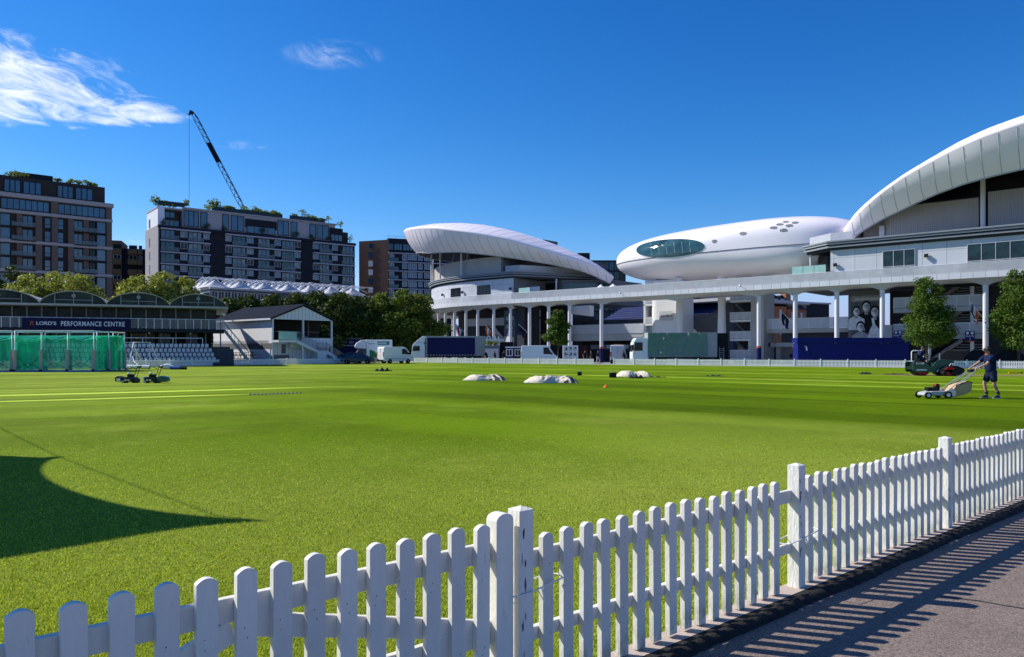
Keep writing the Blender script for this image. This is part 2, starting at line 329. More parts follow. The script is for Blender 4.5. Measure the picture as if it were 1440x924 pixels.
def leaf_material(name, c1, c2, tr=.35, rough=.5):
    m = bpy.data.materials.new(name); m.use_nodes = True; MAT[name] = m; nt = m.node_tree; N = nt.nodes; L = nt.links; b = N['Principled BSDF']; o = N['Material Output']
    b.inputs['Roughness'].default_value = rough; b.inputs['Specular IOR Level'].default_value = .12
    g = N.new('ShaderNodeNewGeometry'); mx = N.new('ShaderNodeMixRGB'); L.new(g.outputs['Random Per Island'], mx.inputs[0]); mx.inputs[1].default_value = (*c1, 1); mx.inputs[2].default_value = (*c2, 1)
    L.new(mx.outputs[0], b.inputs['Base Color']); t = N.new('ShaderNodeBsdfTranslucent'); sc = N.new('ShaderNodeVectorMath'); sc.operation = 'MULTIPLY'; sc.inputs[1].default_value = (1.25, 1.15, .5); L.new(mx.outputs[0], sc.inputs[0]); L.new(sc.outputs[0], t.inputs[0])
    ms = N.new('ShaderNodeMixShader'); ms.inputs[0].default_value = tr; L.new(b.outputs[0], ms.inputs[1]); L.new(t.outputs[0], ms.inputs[2]); L.new(ms.outputs[0], o.inputs[0])
leaf_material('grass_blade', (.085, .15, .002), (.70, .80, .10), .35)
leaf_material('leaf_bright', (.15, .19, .025), (.44, .47, .11), .35)
leaf_material('leaf_dark', (.025, .045, .009), (.10, .14, .028), .25)
leaf_material('leaf_mid', (.06, .10, .012), (.22, .28, .045), .32)
leaf_material('leaf_street', (.035, .075, .010), (.13, .21, .035), .3)
M('bark', (.09, .07, .05), .9, bump=.5, bsc=8)

# path: tarmac with pale aggregate
def path_material():
    m = M('tarmac_path', (.235, .182, .152), .85, var=.12, sc=1.2, bump=.55, bsc=190); nt = m.node_tree; N = nt.nodes; L = nt.links; b = N['Principled BSDF']
    src = b.inputs['Base Color'].links[0].from_socket; tc = N.new('ShaderNodeTexCoord')
    v = N.new('ShaderNodeTexVoronoi'); v.inputs['Scale'].default_value = 120; L.new(tc.outputs['Object'], v.inputs[0])
    sp = N.new('ShaderNodeSeparateColor'); L.new(v.outputs['Color'], sp.inputs[0])
    mr = N.new('ShaderNodeMapRange'); mr.inputs[3].default_value = .6; mr.inputs[4].default_value = 1.45; L.new(sp.outputs[0], mr.inputs[0])
    s = N.new('ShaderNodeVectorMath'); s.operation = 'SCALE'; L.new(src, s.inputs[0]); L.new(mr.outputs[0], s.inputs['Scale']); L.new(s.outputs[0], b.inputs['Base Color'])
path_material()
M('tar_edge', (.022, .021, .02), .8, var=.3, sc=14, bump=.9, bsc=45)
M('tar_seam', (.05, .045, .042), .8)

# ------------------------------------------------------------------ the ground
mb = MB(); mb.face([(-1500, -60, -.14), (1500, -60, -.14), (1500, 3000, -.14), (-1500, 3000, -.14)]); tag(mb.build('ground', 'asphalt'), kind='structure')
NF0 = Vector((1.95, 5.22, 0)); NE = Vector((-.751, -.662, 0)).normalized(); NN = Vector((-.662, .751, 0)).normalized()   # near fence: k runs left, n towards the lawn
def nf(k, n=0.0, z=0.0): p = NF0 + NE * k + NN * n; return (p.x, p.y, z)
mb = MB()
lp = [nf(9, .085), nf(-14, .085), (60, 50, 0), (56, 67.4, 0), (-17, 117, 0), (-72, 42, 0), (-40, 4, 0)]
mb.face(lp); tag(mb.build('lawn', 'lawn'), kind='structure')
# concourse behind the far fence
mb = MB(); mb.face([(61, 63.4, -.004), (160, 60, -.004), (120, 190, -.004), (-120, 190, -.004), (-130, 30, -.004), (-74, 40, -.004), (-17, 117.6, -.004)]); tag(mb.build('concourse', 'concrete'), kind='structure')
# concrete strip below the near fence, the rough tar edge and the path
mb = MB(); mb.prism([nf(9, .09, .004), nf(-14, .09, .004), nf(-14, -.056, .004), nf(9, -.056, .004)], (0, 0, -.12)); tag(mb.build('fence_footing', 'concrete_pink'), kind='structure')
def tar_edge():
    rnd = random.Random(4); mb = MB(); rings = []
    k = 9.0
    while k > -14:
        w = .5 * math.sin(k * 2.1) + .5 * math.sin(k * 5.3 + 1); j = lambda a: rnd.uniform(-a, a)
        rings.append([nf(k, -.045, -.02), nf(k, -.052, .002 + j(.001)), nf(k, -.105 + w * .008 + j(.003), -.002 + j(.002)), nf(k, -.116 + w * .01 + j(.004), .014 + j(.006)), nf(k, -.15 + w * .012 + j(.006), .022 + j(.007)), nf(k, -.185 + w * .014 + j(.008), .006 + j(.007)), nf(k, -.205 + w * .016 + j(.009), -.05), nf(k, -.045, -.08)])
        k -= .045
    mb.loft(rings, True, True, 0, True); tag(mb.build('kerb', 'tar_edge'), kind='structure')
tar_edge()
mb = MB(); mb.face([nf(9, -.1, -.022), nf(-14, -.1, -.022), (60, -20, -.022), (-20, -20, -.022)]); tag(mb.build('path', 'tarmac_path'), kind='structure')
mb = MB()
sp_ = [ground(1318, 837), ground(1345, 842), ground(1380, 846), ground(1412, 852), ground(1470, 861)]
sp_ = [(p[0] * 1.013, p[1] * 1.013) for p in sp_]
for a, b in zip(sp_, sp_[1:]): mb.face([(a[0], a[1], -.018), (b[0], b[1], -.018), (b[0], b[1] + .016, -.018), (a[0], a[1] + .016, -.018)])
tag(mb.build('path_seam', 'tar_seam'), kind='structure')

# grass blades on the nearest part of the lawn (uncountable)
def blades():
    rs = np.random.RandomState(3); vs = []; 
    n = 620000; q = rs.uniform(0, 1, n); y = 1 / (1 / 2.2 - q * (1 / 2.2 - 1 / 16.0)); x = rs.uniform(-.72, .72, n) * (y + .3)
    d = (x - NF0.x) * NN.x + (y - NF0.y) * NN.y; ok = (d > .1) & (rs.uniform(0, 1, n) > (y - 5) / 10.5); x = x[ok]; y = y[ok]; n = len(x); h = rs.uniform(.6, 1.25, n) * .0155
    a = rs.uniform(0, 2 * np.pi, n); w = .0010 + .00040 * y; lean = rs.uniform(.1, 1.1, n) * h; b = rs.uniform(0, 2 * np.pi, n)
    V = np.zeros((n, 3, 3)); V[:, 0] = np.stack([x - np.cos(a) * w, y - np.sin(a) * w, np.zeros(n)], 1); V[:, 1] = np.stack([x + np.cos(a) * w, y + np.sin(a) * w, np.zeros(n)], 1)
    V[:, 2] = np.stack([x + np.cos(b) * lean, y + np.sin(b) * lean, h], 1)
    me = bpy.data.meshes.new('lawn_grass'); me.vertices.add(3 * n); me.vertices.foreach_set('co', V.ravel()); me.loops.add(3 * n); me.loops.foreach_set('vertex_index', np.arange(3 * n, dtype=np.int32))
    me.polygons.add(n); me.polygons.foreach_set('loop_start', np.arange(0, 3 * n, 3, dtype=np.int32)); me.polygons.foreach_set('loop_total', np.full(n, 3, dtype=np.int32)); me.materials.append(MAT['grass_blade']); me.update(calc_edges=True)
    o = bpy.data.objects.new('lawn_grass', me); COL.objects.link(o); tag(o, 'short mown green grass on the lawn behind the picket fence', 'grass', kind='stuff')
blades()

# ------------------------------------------------------------------ near picket fence and gate
NROT = math.atan2(NE.y, NE.x) + math.pi     # local x runs to the right along the fence, local y towards the lawn
def picket_mesh(w, t, z0, z1, mat, seed):
    rnd = random.Random(seed); mb = MB(); r = w / 2; pts = [(-r, 0, z0), (r, 0, z0)]
    hgt = w * .25
    for i in range(11):
        q = math.cos(math.pi * i / 10); pts.append((r * q, 0, z1 - hgt + hgt * (1 - abs(q) ** 2.1)))
    mb.prism(pts, (0, t, 0))
    for z in (.27, .30, .60, .635):
        x = rnd.uniform(-.4, .4) * r; a = rnd.uniform(.0018, .0032); mb.face([(x + a * math.cos(2 * math.pi * i / 7), -.0006, z + a * math.sin(2 * math.pi * i / 7)) for i in range(7)], 1)
    for q in range(rnd.choice((0, 0, 1, 1))):
        x = rnd.choice((-1, 1)) * r * rnd.uniform(.5, .95); z = rnd.uniform(z0 + .05, z1 - .05); a = rnd.uniform(.002, .005)
        mb.face([(max(-r, min(r, x + a * rnd.uniform(.4, 1.1) * math.cos(2 * math.pi * i / 8))), -.0007, z + 1.8 * a * rnd.uniform(.5, 1.1) * math.sin(2 * math.pi * i / 8)) for i in range(8)], 1)
    o = mb.build('picket', [mat, 'dirt_mark'], None, bevel=.0016); 
    return o
fence = thing('picket_fence', 'white picket fence with square posts running along the path', 'fence', nf(0), NROT)
pk0 = [picket_mesh(.068, .032, .012, .748, 'fence_paint', i) for i in range(5)]
def put_picket(src, parent, x, first=[True]):
    o = src.copy(); COL.objects.link(o); o.parent = parent
    o.location = (x + random.uniform(-.002, .002), random.uniform(-.001, .001), random.uniform(-.008, .008)); o.rotation_euler = (random.uniform(-.005, .005), random.uniform(-.008, .008), random.uniform(-.02, .02)); return o
ks = [2.369 - .139 * i for i in range(16)] + [-.165 - .1395 * i for i in range(18)] + [-2.85 - .1395 * i for i in range(18)] + [-5.55 - .1395 * i for i in range(18)] + [-8.25 - .1395 * i for i in range(18)]
for k in ks: put_picket(random.choice(pk0), fence, -k)
for o_ in pk0: bpy.data.objects.remove(o_)
def post(x, h, w=.088, dirty=0):
    mb = MB(); mb.box(x - w / 2, x + w / 2, -.025, w - .025, -.05, h - .012); c = .012
    mb.add([(x - w / 2, -.025, h - .012), (x + w / 2, -.025, h - .012), (x + w / 2, w - .025, h - .012), (x - w / 2, w - .025, h - .012), (x, w / 2 - .025, h + .004)], [(0, 1, 4), (1, 2, 4), (2, 3, 4), (3, 0, 4)])
    o = mb.build('post', 'fence_post_paint', fence, weld=True, bevel=.004)
    if dirty:
        rnd = random.Random(dirty); m2 = MB()
        for i in range(9):
            z = rnd.uniform(.12, h - .1); a = rnd.uniform(.002, .007); b = rnd.uniform(.006, .045); q = x + rnd.uniform(-.38, -.1) * w
            m2.face([(q + a * math.cos(t) * rnd.uniform(.5, 1.2), -.0265, z + b * math.sin(t) * rnd.uniform(.5, 1.2)) for t in [2 * math.pi * j / 9 for j in range(9)]])
        m2.build('flaked_paint', 'dirt_mark', o)
post(-2.53, .885, .086, 5); post(0, .842, .086, 3); post(2.69, .828, .088, 8); post(5.4, .83); post(8.11, .83); post(10.94, .83)
for z, rh in ((.236, .062), (.577, .085)):
    for a, b in ((-2.487, -.043), (.043, 2.646), (2.734, 5.356), (5.444, 8.066), (8.154, 10.9)):
        mb = MB(); mb.box(a, b, .0325, .066, z, z + rh); mb.build('rail', 'fence_paint', fence, bevel=.004)
gate = thing('picket_gate', 'white picket gate with crossed braces and a thick end stile, left of the fence posts', 'gate', nf(2.6), NROT)
g0 = [picket_mesh(.073, .03, .05, .842, 'fence_paint', 10 + i) for i in range(4)]
for i in range(19): put_picket(random.choice(g0), gate, -(2.767 - 2.6 + .1335 * i))
[bpy.data.objects.remove(o_) for o_ in g0]
mb = MB(); w = .1; x = -.05
pts = [(x - w / 2, -.012, .03), (x + w / 2, -.012, .03)] + [(x + w / 2 * math.cos(math.pi * i / 8), -.012, .842 + .03 * math.sin(math.pi * i / 8)) for i in range(9)]
mb.prism(pts, (0, .075, 0)); mb.build('stile', 'fence_paint', gate, bevel=.003)
for z, h in ((.655, .088), (.285, .085)):
    mb = MB(); mb.box(-2.75, -.1, .0305, .062, z, z + h); mb.build('rail', 'fence_paint', gate, bevel=.004)
mb = MB(); mb.bar((-.1, .0455, .345), (-1.235, .0455, .64), .031, .085); mb.build('brace', 'fence_paint', gate, bevel=.004)
mb = MB(); mb.bar((-1.27, .0455, .625), (-1.95, .0455, .36), .031, .085); mb.build('brace', 'fence_paint', gate, bevel=.004)
def tie(x0, x1, z, name):
    o = thing(name, {0: 'thin white cord tied round the middle post and the picket beside it', 1: 'thin white cord tied round the gate post and a grey picket'}[name_i[0]], 'cord', nf(-x0, 0, z), NROT); name_i[0] += 1
    mb = MB(); w = x1 - x0; pts = [(0, -.034, 0), (w * .3, -.040, .008), (w * .6, -.036, .018), (w, -.03, .03), (w + .012, .02, .035), (w, .07, .03), (w * .5, .078, .015), (0, .07, 0), (-.014, .02, 0), (0, -.034, 0)]
    mb.tube(pts, .0035, 6); mb.tube([(w * .5, -.04, .012), (w * .52, -.05, -.03), (w * .58, -.045, -.07)], .003, 6); mb.build('loop', 'cord', o)
name_i = [0]
tie(-.19, .23, .33, 'cord_tie'); tie(-2.6, -2.3, .49, 'cord_tie')
# ------------------------------------------------------------------ materials of the stands
panelled('clad_white', (.58, .60, .63), 2.4, 1.6, .03, .45, .6)
panelled('fascia_panel', (.66, .68, .70), 1.15, 4, .035, .4, .6)
M('column_white', (.74, .74, .73), .45, var=.04, bump=.05)
M('column_blue', (.01, .012, .10), .5)
M('orange_band', (.5, .12, .03), .5)
M('soffit', (.50, .49, .47), .7, var=.06, sc=.4)
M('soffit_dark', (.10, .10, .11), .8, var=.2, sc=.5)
M('plaster', (.45, .42, .39), .9, var=.1, sc=.35, bump=.25, bsc=6)
M('timber_slat', (.47, .43, .40), .8, var=.12, sc=6, stretch=(1, 1, .1))
M('cornice_grey', (.26, .28, .31), .5, var=.06)
M('cornice_dark', (.035, .04, .05), .5)
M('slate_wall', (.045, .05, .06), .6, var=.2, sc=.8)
M('grey_wall', (.16, .165, .17), .7, var=.1, sc=.6)
M('pale_wall', (.42, .42, .41), .7, var=.08, sc=.6)
M('roof_membrane', (.88, .82, .86), .45, var=.03, sc=.5)
M('roof_seam', (.42, .42, .44), .5)
M('lip_white', (.88, .88, .88), .4)
M('pod_white', (.87, .82, .85), .28, var=.03, sc=.4, spec=.5)
M('pod_seam', (.12, .12, .13), .5)
M('vent_grey', (.22, .22, .23), .6)
M('glass_dark', (.008, .012, .016), .12, var=.3, sc=.7, spec=.3)
M('glass_blue', (.035, .085, .14), .06, var=.5, sc=.35, spec=.8)
M('glass_teal', (.03, .085, .10), .07, var=.5, sc=.5, spec=.5)
M('glass_stand', (.012, .028, .026), .08, var=.9, sc=1.3, spec=.5)  # strong colour mottle standing in for tree reflections
M('frame_dark', (.02, .022, .025), .5)
M('frame_pale', (.5, .51, .52), .5)
M('glass_green', (.45, .72, .66), .15, var=.1, sc=2, trans=.25)
M('glass_frit', (.78, .80, .82), .25, var=.12, sc=1.2, spec=.5, trans=.3)
def frit():
    nt = MAT['glass_frit'].node_tree; N = nt.nodes; L = nt.links; ms = [n for n in N if n.type == 'MIX_SHADER'][0]; b = N['Principled BSDF']
    t = N.new('ShaderNodeBsdfTranslucent'); t.inputs[0].default_value = (.8, .82, .84, 1); m2 = N.new('ShaderNodeMixShader'); m2.inputs[0].default_value = .45; L.new(b.outputs[0], m2.inputs[1]); L.new(t.outputs[0], m2.inputs[2]); L.new(m2.outputs[0], ms.inputs[1])
frit()
M('rail_white', (.72, .73, .74), .45)
M('navy', (.005, .013, .135), .6, var=.1, sc=.8)
M('navy_dark', (.005, .006, .045), .6)
M('black', (.008, .008, .009), .6)
M('ink', (.012, .013, .016), .6)
M('sign_white', (.75, .76, .78), .6)
M('poster_grey', (.10, .115, .135), .8, var=.45, sc=.8)
M('poster_light', (.62, .66, .69), .8, var=.3, sc=2.0)
M('poster_mid', (.30, .32, .34), .8, var=.3, sc=2.0)
M('poster_hair', (.012, .014, .018), .8)
M('seat_blue', (.02, .04, .16), .6, var=.4, sc=2)
M('steel', (.35, .36, .37), .4, metal=.6)

def resample(path, step):
    P = np.array(path, float); seg = np.hypot(*np.diff(P, axis=0).T); t = np.concatenate([[0], np.cumsum(seg)]); n = max(2, int(t[-1] / step) + 1); q = np.linspace(0, t[-1], n)
    return np.stack([np.interp(q, t, P[:, 0]), np.interp(q, t, P[:, 1])], 1), q
def inward(P, flip=1):
    T = np.gradient(P, axis=0); T /= np.hypot(T[:, 0], T[:, 1])[:, None]; return np.stack([-T[:, 1], T[:, 0]], 1) * flip
DECK = 9.5
def deck(parent, org, path, depth, cols, flip=1, rail=True, mats=None):
    """raised concourse along a path: panelled edge, glass rail, vaulted underside, slab"""
    P, t = resample(path, .4); N = inward(P, flip); o = (org[0], org[1], 0)
    at = lambda i, n, z: (P[i, 0] + N[i, 0] * n, P[i, 1] + N[i, 1] * n, z)
    def strip(prof, name, mat, sm=False):
        mb = MB(o); rows = [[at(i, n, z) for i in range(len(P))] for n, z in prof]; mb.loft(rows, False, False, 0, sm); return mb.build(name, mat, parent)
    strip([(.28, DECK), (0, DECK), (0, DECK + .62), (.28, DECK + .62)], 'fascia', 'fascia_panel')
    ct = np.array(cols)
    def arch(s):
        if not len(ct): return 9.2
        below = ct[ct <= s]; above = ct[ct > s]
        a = below.max() if len(below) else s - 1.5; b = above.min() if len(above) else s + 1.5
        u = (s - a) / (b - a) * 2 - 1; rise = min(1, (b - a) / 5)
        return 8.62 + .68 * rise * (1 - abs(u) ** 2.2)
    mb = MB(o)
    A = [at(i, .29, DECK + .02) for i in range(len(P))]; B = [at(i, .75, arch(t[i])) for i in range(len(P))]; C = [at(i, 1.3, arch(t[i]) + .0) for i in range(len(P))]; D = [at(i, min(depth, 3.2), 9.25) for i in range(len(P))]
    mb.loft([A, B, C, D], False, False, 0, False); mb.build('soffit', 'soffit', parent)
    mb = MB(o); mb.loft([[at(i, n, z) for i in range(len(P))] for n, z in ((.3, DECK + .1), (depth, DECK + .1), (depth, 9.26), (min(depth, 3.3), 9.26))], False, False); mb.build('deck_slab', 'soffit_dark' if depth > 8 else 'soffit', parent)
    if rail:
        mb = MB(o); mb.loft([[at(i, .1, DECK + .63) for i in range(len(P))], [at(i, .1, DECK + 1.62) for i in range(len(P))], [at(i, .125, DECK + 1.62) for i in range(len(P))], [at(i, .125, DECK + .63) for i in range(len(P))]], True, True, 0, False)
        bal = mb.build('balustrade', 'glass_frit', parent)
        mb = MB(o); step = 4
        for i in range(0, len(P), step): p = at(i, .16, 0); mb.box(p[0] - .03, p[0] + .03, p[1] - .03, p[1] + .03, DECK + .62, DECK + 1.64)
        mb.tube([at(i, .13, DECK + 1.66) for i in range(len(P))], .035, 6); mb.build('handrail', 'rail_white', bal)
    return P, N, t
def column(parent, org, x, d, z1=9.0, r=.27, band=False):
    mb = MB((org[0], org[1], 0)); mb.lathe([(r, -.004), (r, z1 - .5), (r * 1.15, z1 - .1), (r * 1.15, z1)], (x, d, 0), 16)
    c = mb.build('column', 'column_white', parent)
    if band:
        mb = MB((org[0], org[1], 0)); mb.lathe([(r + .03, 0), (r + .03, 2.1)], (x, d, 0), 16); mb.build('crash_pad', 'column_blue', c)
        mb = MB((org[0], org[1], 0)); mb.lathe([(r + .035, 2.1), (r + .035, 2.35)], (x, d, 0), 16); mb.build('pad_band', 'orange_band', c)
    return c
def canopy(parent, org, path, lip, bot, top, spine, name='canopy', ridge=None):
    """curved stand roof: bulging skirt, rounded lip, membrane rising behind it, dark underside"""
    P, t = resample(path, .55); o = (org[0], org[1], 0); f = lambda tab, q: float(np.interp(q, [a for a, b in tab], [b for a, b in tab]))
    rings = []; under = []; lipl = []; seams = []
    for i in range(len(P)):
        p = P[i]; zl, zb, zt = f(lip, t[i]), f(bot, t[i]), f(top, t[i]); sp_ = np.array(spine(p, t[i])); w = np.hypot(*(sp_ - p)); n = (sp_ - p) / max(w, .01)
        e = min(1, w / 14)
        def q(a, z): a = min(a, w * .98); return (p[0] + n[0] * a, p[1] + n[1] * a, z)
        h = zl - zb; zr = f(ridge, t[i]) if ridge else zt + .7
        ring = [q(2.5 * e, zb), q(1.62 * e, zb + .24 * h), q(.95 * e, zb + .49 * h), q(.42 * e, zb + .75 * h), q(.12 * e, zl - .1), q(0, zl + .16), q(.32 * e, zl + .42), q(1.7 * e, zl + .34 + .40 * (zt - zl - .34)), q(3.4 * e, zl + .34 + .78 * (zt - zl - .34)), q(5.5 * e, zt), q(9 * e, zt + (zr - zt) * 3.5 * e / max(w - 5.5 * e, .1) + .25 * e), q(99, zr)]
        rings.append(ring); under.append([q(2.52 * e, zb + .01), q(3.1 * e, zb + .5 * h), q(6 * e, zb + .8 * h), q(99, zr - .8 * e)])
    mb = MB(o); mb.loft([r_[:5] for r_ in rings], False, False, 0, True); mb.loft([r_[4:] for r_ in rings], False, False, 0, True); k = len(rings)
    # two ends
    mb.face([v for v in rings[0]]); mb.face([v for v in rings[-1]])
    can = mb.build(name, 'roof_membrane', parent)
    mb = MB(o); mb.loft([[u_[3], (u_[3][0], u_[3][1], 14.87)] for u_ in under if u_[3][2] > 15.2], False, False, 0, False); mb.build('gap_backing', 'soffit_dark', can)  # added dark sheet closing the roof's rear against the sky
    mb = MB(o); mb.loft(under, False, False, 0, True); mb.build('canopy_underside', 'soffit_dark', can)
    mb = MB(o); mb.tube([rings[i][0] for i in range(k)], .09, 6); mb.build('bottom_edge', 'roof_seam', can)
    mb = MB(o); s0 = -9
    for i in range(1, k - 1):
        if t[i] - s0 > 1.3:
            s0 = t[i]; j = min(i + 1, k - 1)
            mb.tube([rings[i][m_] for m_ in (0, 1, 2, 3, 4)], .035, 5, cap=False); mb.tube([rings[i][m_] for m_ in (6, 7, 8, 9)], .018, 5, cap=False)
    mb.build('seam', 'roof_seam', can)
    mb = MB(o)
    for i in range(4, k - 1, 8): mb.tube([under[i][0], under[i][1], under[i][2], under[i][3]], .12, 5)
    mb.build('truss', 'roof_seam', can)
    return can
def window(parent, org, x0, x1, d, z0, z1, n=3, lower=None, frame='frame_dark', pane='glass_dark', fw=.06):
    """window on a wall that faces -y: frame with its own pane"""
    mb = MB((org[0], org[1], 0))
    for i in range(n + 1): x = x0 + (x1 - x0) * i / n; mb.box(x - fw / 2, x + fw / 2, d - .06, d + .05, z0, z1)
    mb.box(x0 - fw / 2, x1 + fw / 2, d - .065, d + .045, z0 - fw, z0); mb.box(x0 - fw / 2, x1 + fw / 2, d - .065, d + .045, z1, z1 + fw)
    if lower: mb.box(x0, x1, d - .055, d + .04, lower - .04, lower + .04)
    w = mb.build('window', frame, parent); mb = MB((org[0], org[1], 0)); mb.box(x0 + .01, x1 - .01, d - .012, d + .03, z0 + .01, z1 - .01); mb.build('pane', pane, w); return w
def spot(parent, org, x, d, z):
    mb = MB((org[0], org[1], 0)); mb.box(x - .16, x + .02, d - .32, d - .04, z - .2, z + .18); mb.box(x + .06, x + .2, d - .30, d - .04, z - .16, z + .2); mb.bar((x, d, z), (x, d - .1, z), .06, .06); mb.build('wall_light', 'frame_dark', parent)

# ================================================================== right-hand stand
def right_stand():
    O = (0, 0); st = thing('grandstand', 'white grandstand with slatted upper wall and huge curved roof rising to the right', 'grandstand', bw(0, 0), BR)
    cx = [-24.0, -19.0, -13.9, -9.1, -3.6, 1.6, 6.8, 12, 17.2]
    P, N, t = deck(st, O, [(-24.3, 0), (20, 0)], 14, [x + 24.3 for x in cx])
    for x in cx: column(st, O, x, 1.0, 9.0, band=x < -23)
    # main wall with cornice; the left end is cut back
    wall = [(20, .55), (-19.6, .55), (-23.1, 3.0), (-21.5, 14)]
    def wallstrip(z0, z1, grow, mat, name, y0=0.0):
        pts = [(20, .55 - grow), (-19.6 - grow * .4, .55 - grow), (-23.1 - grow, 3.0 - grow * .5), (-21.2 - grow, 14)]
        if y0: pts = pts[:2]
        mb = MB(); mb.prism([(x, y, z0) for x, y in pts] + ([(20, 14, z0)] if len(pts) > 2 else [(-19.6, 14, z0), (20, 14, z0)]), (0, 0, z1 - z0)); return mb.build(name, mat, st)
    mb = MB(); mb.prism([(20, .55, 9.62), (-19.6, .55, 9.62), (-19.6, 14, 9.62), (20, 14, 9.62)], (0, 0, 4.15)); mb.build('main_wall', 'clad_white', st)
    # recessed corner room with a balcony of green glass
    mb = MB(); mb.prism([(-19.61, 2.2, 9.63), (-22.4, 4.4, 9.63), (-21.2, 14, 9.63), (-19.61, 14, 9.63)], (0, 0, 4.1)); mb.build('corner_room', 'glass_dark', st)
    mb = MB(); mb.lathe([(.13, 9.6), (.13, 13.8)], (-22.9, 3.2, 0), 10); mb.build('corner_post', 'column_white', st)
    mb = MB(); xs = [-24.1, -22.75, -21.4, -20.0]
    for a, b in zip(xs, xs[1:]): mb.box(a + .03, b - .03, .16, .185, 10.2, 12.1)
    mb.box(-24.15, -24.12, .2, 4, 10.2, 12.1); mb.build('balcony_screen', 'glass_green', st)
    for z0, z1, g, m_ in ((13.77, 14.05, .16, 'cornice_dark'), (14.052, 14.25, .5, 'cornice_grey'), (14.252, 14.42, .28, 'cornice_dark'), (14.422, 14.62, .62, 'cornice_grey'), (14.622, 14.68, .5, 'cornice_dark'), (14.682, 14.86, .72, 'cornice_grey')):
        wallstrip(z0, z1, g, m_, 'cornice')
    # parapet rail on the cornice, left end
    mb = MB(); pts = [(-23.0, 3.2), (-19.7, .9), (-17.2, .9)]
    for a, b in zip(pts, pts[1:]):
        mb.bar((a[0], a[1], 15.4), (b[0], b[1], 15.4), .03, 1.05)
    mb.build('roof_screen', 'glass_frit', st)
    # upper wall of vertical slats
    mb = MB(); x = -14.2; d0 = 5.0
    def top(x): return 19.0 if x > -14 else 18.3
    mb.box(-14.2, -4.9, d0, d0 + .3, 14.8, 18.9); mb.box(-4.0, 20, d0 - .12, d0 + .2, 14.8, 19.4); mb.box(-17.6, -14.2, d0 + 1.6, d0 + 1.9, 14.8, 17.6)
    mb.add([(-14.2, d0, 14.8), (-14.2, d0, 18.9), (-15.6, d0 + 1.6, 18.4), (-15.6, d0 + 1.6, 14.8)], [(0, 1, 2, 3)])
    up = mb.build('upper_wall', 'plaster', st)
    mb = MB(); xx = -14.1
    while xx < -4.95: mb.box(xx, xx + .13, d0 - .08, d0 - .002, 14.85, 18.85); xx += .2
    xx = -3.95
    while xx < 19.8: mb.box(xx, xx + .13, d0 - .2, d0 - .122, 14.85, 19.35); xx += .2
    mb.build('slats', 'timber_slat', up)
    mb = MB(); mb.box(-14.4, -4.9, d0 - .1, d0 + .34, 18.9, 19.0); mb.build('capping', 'cornice_dark', up)
    mb = MB(); mb.lathe([(.26, 14.8), (.26, 21.5)], (-4.45, 4.6, 0), 14); mb.build('mast', 'column_white', st)
    mb = MB(); mb.box(-15.5, -14.9, d0 + .5, d0 + .56, 14.85, 16.9); mb.build('door', 'sign_white', st)
    # seating rake behind, a dark fill shaped to hide sky under the roof
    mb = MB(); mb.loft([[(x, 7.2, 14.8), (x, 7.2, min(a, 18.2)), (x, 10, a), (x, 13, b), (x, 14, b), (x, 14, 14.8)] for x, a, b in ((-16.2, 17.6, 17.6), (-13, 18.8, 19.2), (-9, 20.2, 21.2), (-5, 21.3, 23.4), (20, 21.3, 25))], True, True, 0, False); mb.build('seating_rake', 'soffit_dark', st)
    [window(st, O, a, b, .5, 10.3, 13.15, n, 11.35, 'frame_pale', 'glass_stand') for a, b, n in ((-13.7, -10.35, 3), (-5.2, 0, 4), (4, 8, 3))]
    spot(st, O, -19.0, .5, 12.0); spot(st, O, -9.2, .5, 12.3); spot(st, O, 1.4, .5, 12.3)
    path = [(-a, b) for a, b in catmull([(19.8, 5.5), (16.5, 2.5), (12.5, .3), (8, -1.6), (3, -3.2), (-3, -3.6), (-10, -2.5), (-18, 0), (-24, 4)])]
    lip = [(0, 16.2), (.1, 16.45), (2.5, 17.82), (5, 18.95), (7.6, 20.15), (10.2, 21.2), (12.9, 22.04), (15.7, 22.85), (19, 23.6), (22.1, 24.15), (28, 25), (36, 25.3), (48, 24.5)]
    bot = [(0, 14.9), (2.5, 15.9), (5, 16.75), (7.4, 17.58), (10.8, 18.45), (13.9, 19.18), (16.5, 19.62), (19, 19.9), (22.1, 20.2), (30, 20.6), (48, 20.4)]
    tp = [(0, 16.9), (2.5, 18.9), (5, 20.4), (7.6, 21.77), (10.2, 22.93), (12.9, 23.9), (15.7, 24.86), (19, 25.7), (22.1, 26.3), (30, 27.3), (48, 27)]
    canopy(st, O, path, lip, bot, tp, lambda p, t: (max(p[0], -18.0), 9 + min(1, t / 12) * 8))
    # the shaded ground floors
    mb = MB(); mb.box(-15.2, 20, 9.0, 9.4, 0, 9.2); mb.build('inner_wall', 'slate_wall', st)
    mb = MB(); mb.box(-19.4, -15.3, 6.5, 6.9, 0, 9.2); mb.build('poster_wall', 'grey_wall', st)
    # stair landings
    for z in (3.1, 6.2):
        mb = MB(); mb.box(-13.4, -4.2, 3.6, 6.0, z, z + .5); ld = mb.build('landing', 'pale_wall', st)
        mb = MB(); mb.box(-13.4, -4.2, 3.6, 3.63, z + .55, z + 1.7); bl = mb.build('landing_glass', 'glass_frit', ld)
        mb = MB(); mb.box(-13.4, -4.2, 3.57, 3.66, z + 1.7, z + 1.78)
        for i in range(8): mb.box(-13.4 + i * 1.3, -13.33 + i * 1.3, 3.58, 3.66, z + .5, z + 1.7)
        mb.build('landing_rail', 'rail_white', ld)
